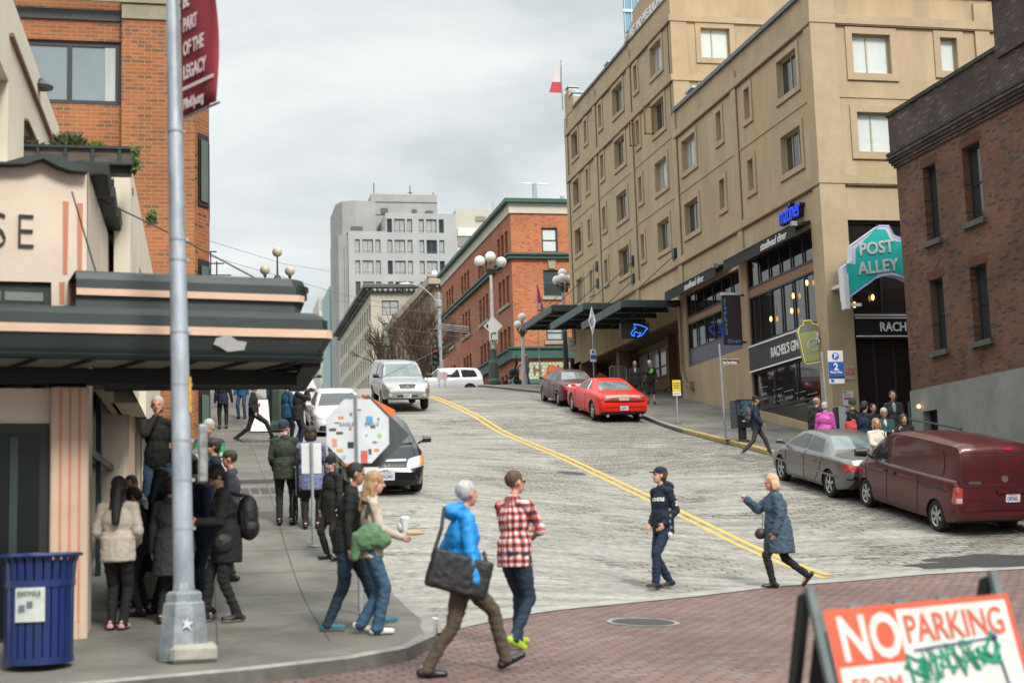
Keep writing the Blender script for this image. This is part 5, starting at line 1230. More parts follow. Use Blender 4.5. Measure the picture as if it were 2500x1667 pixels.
# -- dark maroon sedan, uphill
def sedan(name, label, paint, x, y, head, L, W, H, wr, long_=0, **kw):
    h = L / 2
    top = [(-h, .62), (-h + .03, .90), (-h + .12, .98), (-h + .95, 1.02), (-h + 1.05, 1.05), (-h + 1.75, H - .04), (-h + 2.2, H), (-h + 2.75, H - .015), (-h + 3.05, H - .06), (-h + 3.75, 1.0), (-h + 3.9, .97), (h - .35, .78), (h - .08, .66), (h, .50)]
    belt = [(-h, .58), (-h + .05, .86), (-h + .5, .93), (-h + 1.5, .94), (h - 1.5, .90), (h - .9, .86), (h - .3, .72), (h, .46)]
    wid = [(-h, W * .40), (-h + .1, W * .455), (-h + .5, W * .49), (0, W * .5), (h - .8, W * .49), (h - .3, W * .455), (h - .06, W * .38), (h, W * .33)]
    roofw = [(-h, W * .40), (-h + 1.0, W * .40), (-h + 1.75, W * .33), (-h + 2.9, W * .33), (-h + 3.8, W * .42), (h, W * .35)]
    bot = [(-h, .42), (-h + .15, .28), (-h + .6, .2), (h - .7, .2), (h - .1, .22), (h, .34)]
    c = Car(name, label, paint, top, belt, wid, roofw, bot, (-h + .98, h - .92), wr, place(x, y), head, slope(y), **kw)
    H1 = H - .09
    # side windows
    c.both([(-h + 3.55, .985), (-h + 2.38, .985), (-h + 2.38, H1 - .02), (-h + 2.82, H1 - .02)], M_cgl, 'side_window')
    c.both([(-h + 2.30, .985), (-h + 1.45, .985), (-h + 1.66, H1 - .06), (-h + 2.30, H1 - .02)], M_cgl, 'side_window')
    c.patch('T', [(-W * .37, -h + 3.72), (W * .37, -h + 3.72), (W * .29, -h + 3.1), (-W * .29, -h + 3.1)], M_cgl, 'windscreen')
    c.patch('T', [(-W * .36, -h + 1.13), (W * .36, -h + 1.13), (W * .285, -h + 1.68), (-W * .285, -h + 1.68)], kw_gl(name), 'rear_window')
    c.seams('RL', [[(-h + 3.5, .95), (-h + 3.45, .4), (-h + 3.3, .27)], [(-h + 2.34, .95), (-h + 2.34, .27), (-h + 3.3, .27)], [(-h + 1.35, .94), (-h + 1.45, .6), (-h + 1.75, .27), (-h + 2.34, .27)]])
    for v in 'RL':
        b = B()
        for yy in (-h + 2.55, -h + 1.75): p = c.proj(v, yy, .80, .012); b.box(p.x - .012, p.x + .012, yy - .09, yy + .09, .785, .815)
        b.build('door_handle', paint, c.t)
    c.both([(-h + .55, .52), (h - .55, .52), (h - .55, .565), (-h + .55, .565)], paint, 'side_strip', off=.014, nu=30, nv=1)
    return c
def kw_gl(n): return M_cglL
P_mar = paintm('maroon_paint', (.075, .007, .016), .1, .38, .12)
c = sedan('parked_car', 'dark maroon sedan parked uphill in front of the bright red coupe', P_mar, 14.95, 57.9, 0, 4.6, 1.76, 1.42, .31, group='vehicles parked along the right kerb')
h = 2.3
for sd_ in (1, -1):
    c.patch('B', [(sd_ * .80, .70), (sd_ * .45, .72), (sd_ * .45, .88), (sd_ * .78, .88)], M_red, 'tail_lamp'); c.patch('F', [(sd_ * .78, .56), (sd_ * .4, .55), (sd_ * .4, .68), (sd_ * .76, .70)], M_lens, 'headlamp')
c.wheel_set(M_rimd, 9, 'cap'); c.mirrors(1.25, .95, P_mar); c.plate('B', .60, 'ABX 4071')
# -- silver sedan (grey-beige), uphill near
P_sil = paintm('champagne_paint', (.16, .155, .148), .6, .34)
c = sedan('parked_car', 'silver grey sedan parked uphill directly in front of the maroon van', P_sil, 15.0, 32.4, 0, 4.75, 1.78, 1.42, .32, group='vehicles parked along the right kerb')
h = 2.375
for sd_ in (1, -1):
    c.patch('B', [(sd_ * .84, .70), (sd_ * .36, .70), (sd_ * .36, .83), (sd_ * .82, .85)], M_red, 'tail_lamp'); c.patch('F', [(sd_ * .80, .56), (sd_ * .4, .55), (sd_ * .4, .68), (sd_ * .78, .70)], M_lens, 'headlamp')
    v = 'R' if sd_ > 0 else 'L'; c.patch(v, [(-h + .06, .72), (-h + .22, .72), (-h + .2, .84), (-h + .06, .83)], M_red, 'tail_lamp')
c.patch('B', [(-.8, .50), (.8, .50), (.8, .54), (-.8, .54)], M_seam, 'bumper_line', nu=20, nv=1); c.patch('B', [(-.35, .86), (.35, .86), (.35, .885), (-.35, .885)], M_chr, 'trim_strip', nv=1)
c.wheel_set(M_rim, 5); c.mirrors(1.30, .95, mat('mirror_teal', (.03, .06, .055), .3)); c.plate('B', .70, 'BCF 2219')
# -- dark compact sedan facing down, left
P_blk = paintm('navy_black_paint', (.008, .010, .016), .3, .28)
c = sedan('parked_car', 'black compact sedan parked facing down the hill behind the stickered sign', P_blk, 3.5, 30.5, PI, 4.43, 1.72, 1.44, .30)
h = 2.215
for sd_ in (1, -1):
    c.patch('F', [(sd_ * .80, .60), (sd_ * .38, .56), (sd_ * .45, .735), (sd_ * .77, .80)], M_lens, 'headlamp', off=.012, rnd=.3)
    c.patch('F', [(sd_ * .825, .62), (sd_ * .70, .60), (sd_ * .70, .76), (sd_ * .80, .785)], M_amb, 'indicator', off=.018)
c.patch('F', [(-.37, .60), (.37, .60), (.40, .70), (-.40, .70)], M_grl, 'grille', off=.008); c.patch('F', [(-.41, .70), (.41, .70), (.42, .735), (-.42, .735)], M_chr, 'grille_bar', off=.016, nv=1)
b = B(); yy = h + .02
for q_ in ([(-.045, .61), (-.055, .69), (-.035, .69), (-.03, .61)], [(.045, .61), (.055, .69), (.035, .69), (.03, .61)], [(-.035, .642), (.035, .642), (.035, .657), (-.035, .657)]): b.prism(q_, (0, yy, 0), (1, 0, 0), (0, 0, 1), (0, .012, 0))
b.build('badge', M_chr, c.t)
c.patch('F', [(-.62, .27), (.62, .27), (.66, .36), (-.66, .36)], M_grl, 'air_intake'); c.seams('F', [[(-.8, .54), (.8, .54)]]); c.seams('T', [[(-.5, 1.0), (-.62, 1.9)], [(.5, 1.0), (.62, 1.9)]])
c.wheel_set(M_rimd, 7, 'cap'); c.mirrors(1.22, .97, P_blk, 1.15); c.plate('F', .44, '9WL0441')
b = B(); b.tube([(-.1, 1.62, 1.0), (-.62, 1.5, 1.02)], .012, 4); b.tube([(.6, 1.62, 1.0), (.08, 1.5, 1.02)], .012, 4); b.build('wiper', M_grl, c.t)
# -- white sedan facing down, left, further up
P_wht = paintm('car_white', (.66, .68, .70), 0, .35)
c = sedan('parked_car', 'white sedan parked facing down the hill beside the pavement crowd', P_wht, 4.3, 48.6, PI, 4.85, 1.86, 1.46, .33)
h = 2.425
for sd_ in (1, -1):
    c.patch('F', [(sd_ * .86, .68), (sd_ * .42, .63), (sd_ * .42, .71), (sd_ * .82, .79)], M_lens, 'headlamp', off=.01)
    c.patch('F', [(sd_ * .74, .30), (sd_ * .44, .30), (sd_ * .46, .46), (sd_ * .70, .46)], M_grl, 'air_intake', off=.008)
c.patch('F', [(-.36, .50), (.36, .50), (.40, .70), (-.40, .70)], M_grl, 'grille', off=.008); c.patch('F', [(-.4, .28), (.4, .28), (.4, .42), (-.4, .42)], M_grl, 'air_intake', off=.008)
c.wheel_set(M_rim, 10); c.mirrors(1.35, .98, P_wht, 1.1); c.plate('F', .5, 'AYD7712')
# -- red coupe -------------------------------------------------------
P_red = paintm('red_paint', (.72, .018, .002), .0, .40, .08)
H, W, L = 1.45, 1.92, 5.02; h = L / 2
top = [(-h, .60), (-h + .02, .93), (-h + .10, 1.03), (-h + .8, 1.07), (-h + .95, 1.08), (-h + 1.75, H - .05), (-h + 2.2, H), (-h + 2.7, H - .02), (-h + 2.95, H - .07), (-h + 3.55, 1.07), (-h + 3.7, 1.05), (h - .3, .90), (h - .03, .80), (h, .55)]
belt = [(-h, .58), (-h + .05, .90), (-h + .4, .98), (-h + 1.4, 1.03), (-h + 2.2, .97), (-h + 3.2, .97), (h - .8, .95), (h - .2, .80), (h, .5)]
wid = [(-h, W * .44), (-h + .08, W * .475), (-h + .6, W * .5), (-h + 1.4, W * .505), (0, W * .49), (h - 1.0, W * .5), (h - .3, W * .485), (h - .04, W * .45), (h, W * .42)]
roofw = [(-h, W * .4), (-h + 1.0, W * .40), (-h + 1.75, W * .32), (-h + 2.8, W * .32), (-h + 3.6, W * .42), (h, W * .36)]
bot = [(-h, .40), (-h + .1, .30), (-h + .6, .20), (h - .7, .2), (h - .1, .2), (h, .3)]
c = Car('parked_car', 'bright red muscle coupe parked uphill beside the kerb', P_red, top, belt, wid, roofw, bot, (-h + 1.02, h - .95), .365, place(14.9, 52.3), 0, slope(52.3), group='vehicles parked along the right kerb')
c.both([(-h + 3.45, 1.05), (-h + 2.0, 1.07), (-h + 2.15, H - .1), (-h + 2.72, H - .1)], M_cgl, 'side_window'); c.both([(-h + 1.93, 1.09), (-h + 1.60, 1.12), (-h + 1.85, H - .17), (-h + 2.05, H - .13)], M_cgl, 'side_window')
c.patch('T', [(-W * .36, -h + 3.52), (W * .36, -h + 3.52), (W * .28, -h + 3.0), (-W * .28, -h + 3.0)], M_cgl, 'windscreen')
c.patch('T', [(-W * .35, -h + 1.02), (W * .35, -h + 1.02), (W * .28, -h + 1.68), (-W * .28, -h + 1.68)], M_cglL, 'rear_window', rnd=.15)
c.patch('B', [(-.84, .74), (.84, .74), (.80, .955), (-.80, .955)], mat('lamp_surround', (.02, .006, .006), .3), 'lamp_band', off=.008, nu=24, rnd=.25)
for k in (-1, 1):
    c.patch('B', [(k * .80, .79), (k * .5, .79), (k * .5, .905), (k * .77, .905)], M_red, 'tail_lamp', off=.016); c.patch('B', [(k * .485, .79), (k * .22, .79), (k * .22, .905), (k * .485, .905)], M_red, 'tail_lamp', off=.016)
c.patch('B', [(-.2, .80), (.2, .80), (.2, .895), (-.2, .895)], mat('reverse_lens', (.55, .25, .22), .3), 'reverse_lamp', off=.016)
c.patch('B', [(-.86, .31), (.86, .31), (.86, .40), (-.86, .40)], M_grl, 'lower_valance', off=.006, nu=20); c.seams('B', [[(-.8, .62), (.8, .62)]], P_mar); c.seams('T', [[(-.78, -h + .85), (.78, -h + .85)]])
for k in (-1, 1):
    b = B(); b.lathe([(.055, -h - .03), (.055, -h + .2)], (k * .62, 0, .26), 12, axis='y'); b.build('exhaust', M_chr, c.t, smooth=40)
c.seams('RL', [[(-h + 3.5, 1.0), (-h + 3.45, .35), (-h + 3.3, .27), (-h + 2.0, .27), (-h + 1.95, 1.0)]])
c.wheel_set(M_rim, 5, 'twin', .25); c.mirrors(1.0, 1.03, P_red); c.plate('B', .53, 'AAJ7901')
# -- maroon van ------------------------------------------------------
P_van = paintm('burgundy_paint', (.080, .007, .010), .2, .36, .35)
H, W, L = 1.86, 1.74, 4.73; h = L / 2
top = [(-h, .7), (-h + .01, 1.5), (-h + .06, 1.76), (-h + .2, H - .02), (-h + 1.5, H), (-h + 2.6, H - .02), (-h + 3.1, H - .10), (-h + 3.4, H - .25), (-h + 4.05, 1.18), (-h + 4.15, 1.10), (h - .2, .98), (h - .05, .86), (h, .6)]
belt = [(-h, .66), (-h + .02, 1.10), (h - 1.2, 1.10), (h - .6, 1.02), (h - .2, .88), (h, .5)]
wid = [(-h, W * .47), (-h + .06, W * .49), (-h + .3, W * .5), (0, W * .5), (h - .8, W * .5), (h - .35, W * .47), (h - .06, W * .39), (h, W * .33)]
roofw = [(-h, W * .44), (-h + .3, W * .445), (-h + 2.8, W * .43), (-h + 3.4, W * .42), (-h + 4.1, W * .44), (h, W * .34)]
bot = [(-h, .36), (-h + .1, .28), (-h + .5, .2), (h - .7, .2), (h, .3)]
VY = 28.0
c = Car('parked_van', 'dark red panel van parked uphill at the right kerb', P_van, top, belt, wid, roofw, bot, (-h + .82, h - .80), .315, place(15.18, VY, .0), 0, slope(VY, 1.6), cat='van', group='vehicles parked along the right kerb')
c.both([(-h + 3.98, 1.14), (-h + 3.0, 1.10), (-h + 3.02, 1.66), (-h + 3.42, 1.60)], M_cgl, 'side_window')
c.patch('T', [(-W * .38, -h + 3.98), (W * .38, -h + 3.98), (W * .37, -h + 3.38), (-W * .37, -h + 3.38)], M_cgl, 'windscreen')
pdk = mat('burgundy_recess', (.085, .012, .014), .45)
for v in 'RL':
    c.patch(v, [(-h + 2.78, 1.10), (-h + .55, 1.12), (-h + .62, 1.66), (-h + 2.72, 1.69)], P_van, 'pressed_panel', off=.010, rnd=.18, nu=16)
c.seams('RL', [[(-h + 2.9, 1.72), (-h + 2.9, .3), (-h + 3.7, .3), (-h + 3.95, .95), (-h + 3.98, 1.1)], [(-h + 2.85, 1.05), (-h + .5, 1.05)], [(-h + 1.55, 1.05), (-h + 1.55, .3), (-h + 2.85, .3)], [(-h + .35, .88), (-h + 1.5, .90)]])
c.both([(-h + .4, .86), (-h + 1.5, .86), (-h + 1.5, .89), (-h + .4, .89)], M_grl, 'slide_rail', nv=1, off=.008)
c.seams('B', [[(0, 1.74), (0, .38)], [(-.74, 1.02), (.74, 1.02)], [(-.72, 1.66), (-.72, .4), (.72, .4), (.72, 1.66), (-.72, 1.66)], [(-.66, 1.58), (-.05, 1.60), (-.05, 1.14), (-.68, 1.12), (-.66, 1.58)], [(.66, 1.58), (.05, 1.60), (.05, 1.14), (.68, 1.12), (.66, 1.58)]])
for k in (-1, 1): c.patch('B', [(k * .83, .66), (k * .73, .66), (k * .73, .98), (k * .82, .98)], M_red, 'tail_lamp', off=.012); c.patch('B', [(k * .83, .69), (k * .735, .69), (k * .735, .78), (k * .83, .78)], M_lens, 'reverse_lamp', off=.018)
for v in 'RL': c.patch(v, [(-h + .02, .66), (-h + .16, .68), (-h + .12, .98), (-h + .02, .98)], M_red, 'tail_lamp', off=.01)
c.patch('B', [(-.85, .37), (.85, .37), (.85, .50), (-.85, .50)], P_van, 'bumper', off=.05, nu=20)
c.patch('B', [(.02, .86), (.62, .86), (.62, .93), (.02, .93)], P_van, 'plate_hood', off=.035); c.patch('B', [(.18, 1.70), (.36, 1.70), (.36, 1.75), (.18, 1.75)], M_red, 'brake_lamp', off=.012)
c.plate('B', .76, 'C80560L', x=.36)
yb = c.proj('B', .16, 1.2, 0).y
b = B(); b.lathe([(.058, yb - .02), (.068, yb - .02), (.068, yb), (.058, yb)], (.18, 0, 1.03 + .11), 20, axis='y'); b.box(.11, .25, yb - .022, yb - .004, 1.13, 1.15); b.build('badge', M_chr, c.t)
text('NV200', .085, frame((-.60, yb - .012, 1.05), (1, 0, 0), (0, 0, 1)), 'lettering', M_chr, c.t, .004, .002, sx=1.1)
c.wheel_set(M_rim, 6, 'twin', .2); c.mirrors(1.42, 1.12, M_grl, 1.7)
for k in (-1, 1): c.patch('F', [(k * .72, .72), (k * .42, .68), (k * .46, .86), (k * .70, .92)], M_lens, 'headlamp')
b = B()
for v in 'RL':
    for yy, z in ((-h + 3.0, .95), (-h + 2.6, .95)): p = c.proj(v, yy, z, .012); b.box(p.x - .015, p.x + .015, yy - .09, yy + .09, z - .03, z + .03)
b.build('door_handle', M_grl, c.t)
# -- silver pickup facing down ---------------------------------------
P_pic = paintm('silver_paint', (.36, .37, .36), .6, .32)
H, W, L = 1.84, 1.90, 5.3; h = L / 2
top = [(-h, .8), (-h + .02, 1.25), (-h + .08, 1.62), (-h + .2, 1.78), (-h + 1.8, 1.80), (-h + 2.0, H), (-h + 3.1, H), (-h + 3.35, H - .08), (-h + 3.95, 1.26), (-h + 4.1, 1.22), (h - .35, 1.10), (h - .1, 1.03), (h, .75)]
belt = [(-h, .72), (-h + .05, 1.16), (h - 1.4, 1.16), (h - .4, 1.06), (h - .1, .95), (h, .7)]
wid = [(-h, W * .46), (-h + .1, W * .48), (0, W * .48), (h - 1.2, W * .49), (h - .6, W * .5), (h - .2, W * .47), (h - .03, W * .40), (h, W * .37)]
roofw = [(-h, W * .38), (-h + 3.2, W * .36), (-h + 4.0, W * .42), (h, W * .38)]
bot = [(-h, .55), (-h + .1, .48), (h - .9, .42), (h - .3, .42), (h, .48)]
c = Car('pickup_truck', 'silver pickup truck with a canopy top driving down the hill, amber lamps lit', P_pic, top, belt, wid, roofw, bot, (-h + 1.15, h - .95), .385, place(7.62, 57.2, .03), PI, slope(57.2), cat='pickup truck')
c.both([(-h + 3.85, 1.22), (-h + 3.1, 1.22), (-h + 3.1, 1.70), (-h + 3.38, 1.70)], M_cgl, 'side_window'); c.both([(-h + 3.0, 1.22), (-h + 2.15, 1.22), (-h + 2.15, 1.70), (-h + 3.0, 1.70)], M_cgl, 'side_window'); c.both([(-h + 1.9, 1.26), (-h + .3, 1.26), (-h + .35, 1.66), (-h + 1.9, 1.66)], M_cgl, 'side_window')
c.patch('T', [(-W * .385, -h + 3.93), (W * .385, -h + 3.93), (W * .31, -h + 3.36), (-W * .31, -h + 3.36)], M_cglL, 'windscreen')
c.patch('F', [(-.36, .86), (.36, .86), (.40, 1.06), (-.40, 1.06)], M_chr, 'grille_surround', off=.014, rnd=.2); c.patch('F', [(-.325, .88), (.325, .88), (.355, 1.035), (-.355, 1.035)], M_grl, 'grille', off=.022, rnd=.2)
b = B(); yg = c.proj('F', 0, .95, 0).y + .035
for z in (.92, .965, 1.005): b.box(-.31, .31, yg - .008, yg, z - .006, z + .006)
b.build('grille_bar', M_rimd, c.t)
b = B(); b.lathe([(.045, yg), (.058, yg), (.058, yg + .012), (.045, yg + .012)], (0, 0, .96), 18, axis='y'); b.lathe([(.018, yg), (.028, yg), (.028, yg + .014), (.018, yg + .014)], (0, 0, .965), 14, axis='y'); b.build('badge', M_chr, c.t)
for k in (-1, 1):
    c.patch('F', [(k * .80, .86), (k * .44, .86), (k * .42, 1.02), (k * .80, 1.05)], M_lens, 'headlamp', off=.012); c.patch('F', [(k * .60, .87), (k * .47, .87), (k * .46, 1.00), (k * .58, 1.0)], M_amblit, 'indicator', off=.02, rnd=.5)
    p = c.proj('F', k * .66, .62, .0); b = B(); b.lathe([(.001, p.y + .03), (.06, p.y + .025), (.075, p.y + .0)], (k * .66, 0, .62), 16, axis='y', cap=False); b.build('fog_lamp', M_lens, c.t)
c.patch('F', [(-.40, .56), (.40, .56), (.40, .63), (-.40, .63)], mat('intake_violet', (.03, .01, .05), .5), 'air_intake', off=.012)
c.patch('F', [(-.88, .48), (.88, .48), (.88, .75), (-.88, .75)], P_pic, 'bumper', off=.006, nu=24); c.seams('F', [[(-.82, .80), (.82, .80)]]); c.plate('F', .60, 'B38017J')
c.seams('RL', [[(-h + 3.9, 1.1), (-h + 3.85, .6), (-h + 3.0, .55), (-h + 3.0, 1.6)], [(-h + 2.05, 1.7), (-h + 2.05, .55), (-h + 3.0, .55)]])
c.wheel_set(M_rimd, 6, w=.24); c.mirrors(1.25, 1.20, M_grl, 1.45)
b = B(); b.box(-.5, .5, 1.2, 1.5, .42, .5); b.build('skid_plate', M_under, c.t)
# -- white SUV crossing the avenue ----------------------------------
H, W, L = 1.80, 1.82, 4.9; h = L / 2
top = [(-h, .8), (-h + .02, 1.3), (-h + .22, 1.62), (-h + .4, 1.76), (-h + 1.2, H), (-h + 2.6, H - .02), (-h + 3.0, H - .08), (-h + 3.75, 1.14), (-h + 3.9, 1.10), (h - .3, .98), (h - .05, .85), (h, .6)]
belt = [(-h, .7), (-h + .05, 1.08), (h - 1.2, 1.06), (h - .3, .92), (h, .5)]
wid = [(-h, W * .45), (-h + .15, W * .48), (0, W * .5), (h - .4, W * .48), (h, W * .38)]
roofw = [(-h, W * .38), (-h + 3.0, W * .36), (-h + 3.9, W * .42), (h, W * .36)]
bot = [(-h, .4), (-h + .2, .3), (h - .5, .28), (h, .36)]
zc = 8.62
c = Car('sport_utility_car', 'white utility car crossing the avenue at the top of the hill', paintm('car_white', (.66, .68, .70)), top, belt, wid, roofw, bot, (-h + .9, h - .9), .36, (aty(1020, 880, 91).x, 91, zc), PI / 2, 0)
for v in 'RL':
    for q in ([(-h + 3.62, 1.13), (-h + 2.62, 1.13), (-h + 2.62, 1.66), (-h + 3.08, 1.66)], [(-h + 2.52, 1.13), (-h + 1.5, 1.13), (-h + 1.62, 1.66), (-h + 2.52, 1.66)], [(-h + 1.38, 1.13), (-h + .35, 1.16), (-h + .55, 1.6), (-h + 1.48, 1.66)]): c.patch(v, q, M_cgl, 'side_window', rnd=.1)
c.patch('T', [(-W * .38, -h + 3.7), (W * .38, -h + 3.7), (W * .31, -h + 3.05), (-W * .31, -h + 3.05)], M_cgl, 'windscreen'); c.wheel_set(M_rimd, 6); c.mirrors(1.2, 1.12, M_grl, 1.2)
# -- white van higher up on the left --------------------------------
H, W, L = 2.0, 1.9, 5.0; h = L / 2
top = [(-h, .8), (-h + .02, 1.7), (-h + .2, H - .05), (-h + .5, H), (-h + 2.7, H), (-h + 3.0, H - .1), (-h + 3.9, 1.28), (-h + 4.05, 1.22), (h - .2, 1.0), (h - .04, .85), (h, .6)]
c = Car('parked_van', 'white minivan parked higher up behind the white sedan, half hidden by the canopy', paintm('car_white', (.66, .68, .70)), top, [(a, min(1.18, z)) for a, z in belt], [(a, w * 1.04) for a, w in wid], [(-h, W * .40), (-h + 3.0, W * .38), (-h + 4.0, W * .43), (h, W * .36)], bot, (-h + .9, h - .9), .34, place(3.35, 58.2), PI, slope(58.2), cat='van')
c.patch('T', [(-W * .38, -h + 3.9), (W * .38, -h + 3.9), (W * .33, -h + 3.05), (-W * .33, -h + 3.05)], M_cgl, 'windscreen'); c.both([(-h + 3.7, 1.22), (-h + 2.6, 1.22), (-h + 2.6, 1.8), (-h + 3.1, 1.8)], M_cgl, 'side_window')
for k in (-1, 1): c.patch('F', [(k * .76, .72), (k * .45, .72), (k * .45, .86), (k * .72, .88)], M_lens, 'headlamp')
c.wheel_set(M_rimd, 6); c.mirrors(1.3, 1.2, M_grl, 1.3)
# ================================================================= people
def capsule(b, p0, p1, r0, r1, n=10):
    p0, p1 = Vector(p0), Vector(p1); d = p1 - p0; l = d.length
    if l < 1e-5: d = Vector((0, 0, 1))
    d.normalize(); up = Vector((0, 0, 1)) if abs(d.z) < .9 else Vector((0, 1, 0)); a = d.cross(up).normalized(); c = a.cross(d)
    rings = []
    for base, r, s in ((p0, r0, -1), (p1, r1, 1)):
        for t in ((1.5, .9, .3) if s < 0 else (.3, .9, 1.5)):
            o = base + d * (s * r * math.sin(t)); q = r * math.cos(t)
            rings.append([o + (a * math.cos(2 * math.pi * j / n) + c * math.sin(2 * math.pi * j / n)) * q for j in range(n)])
    b.loft(rings, True)
def ellip(b, c, r, M=None, n=14, k=9):
    s = B(); s.sph((0, 0, 0), r, n, k); M = M or Matrix.Identity(3); b.add([Vector(c) + M @ Vector(v) for v in s.v], s.f)
def rblob(b, voxel, smooth=4, fac=.6):
    me = bpy.data.meshes.new('tmp'); me.from_pydata([tuple(v) for v in b.v], [], b.f)
    bm = bmesh.new(); bm.from_mesh(me); bmesh.ops.recalc_face_normals(bm, faces=bm.faces); bm.to_mesh(me); bm.free()
    o = bpy.data.objects.new('tmp', me); COL.objects.link(o)
    r = o.modifiers.new('r', 'REMESH'); r.mode = 'VOXEL'; r.voxel_size = voxel
    s = o.modifiers.new('s', 'SMOOTH'); s.factor = fac; s.iterations = smooth
    dg = bpy.context.evaluated_depsgraph_get(); out = bpy.data.meshes.new_from_object(o.evaluated_get(dg))
    bpy.data.objects.remove(o); bpy.data.meshes.remove(me); return out
def folds(me, amp, sc=(9, 9, 5), seed=0.):
    n = len(me.vertices); co = np.empty(n * 3); me.vertices.foreach_get('co', co); no = np.empty(n * 3); me.vertices.foreach_get('normal', no)
    co = co.reshape(-1, 3); no = no.reshape(-1, 3)
    q = co * np.array(sc) + seed
    d = np.array([noise.noise(Vector(v)) for v in q]) ; d2 = np.array([noise.noise(Vector(v)) for v in q * 2.3])
    d = (1 - np.abs(d) * 2.2) * .8 + d2 * .5
    me.vertices.foreach_set('co', (co + no * (d * amp)[:, None]).ravel()); me.update()
def ik(a, t, l1, l2, hint):
    a, t = Vector(a), Vector(t); d = t - a; L_ = d.length
    if L_ > (l1 + l2) * .998: t = a + d.normalized() * (l1 + l2) * .998; d = t - a; L_ = d.length
    if L_ < .05: d = Vector((0, 0, -.05)); L_ = .05
    x = (l1 * l1 - l2 * l2 + L_ * L_) / (2 * L_); h = math.sqrt(max(0, l1 * l1 - x * x)); u = d.normalized()
    hv = Vector(hint); hv = (hv - u * hv.dot(u)); hv = hv.normalized() if hv.length > 1e-4 else Vector((0, 1, 0))
    return a + u * x + hv * h, t
def cloth(name, c, rough=.85, var=.22, **k): return mat('cloth_' + name, c, rough, 0, var=var, vscale=11, bump=.35, bscale=35, **k)
SK = {'pale': mat('skin_pale', (.58, .34, .25), .55, var=.08, vscale=20), 'mid': mat('skin_mid', (.47, .26, .17), .55, var=.08, vscale=20), 'tan': mat('skin_tan', (.38, .20, .11), .55, var=.08, vscale=20), 'red': mat('skin_ruddy', (.56, .27, .19), .55, var=.12, vscale=16)}
M_eye = mat('eye_dark', (.03, .022, .02), .3); M_lip = mat('lip', (.36, .12, .10), .5)
def hairm(n, c): return mat('hair_' + n, c, .6, 0, var=.35, vscale=30, bump=.5, bscale=60, stretch=(1, 1, .25))
HB = hairm('black', (.012, .010, .010)); HBr = hairm('brown', (.09, .045, .022)); HG = hairm('grey', (.42, .42, .42)); HBl = hairm('blonde', (.36, .22, .10)); HSB = mat('hair_strawberry', (.60, .33, .16), .6, 0, var=.3, vscale=8, bump=.5, bscale=60, var2=(.78, .68, .60)); HDk = hairm('dark_brown', (.035, .02, .012)); HW = hairm('white', (.68, .64, .58))
NPOS = {}
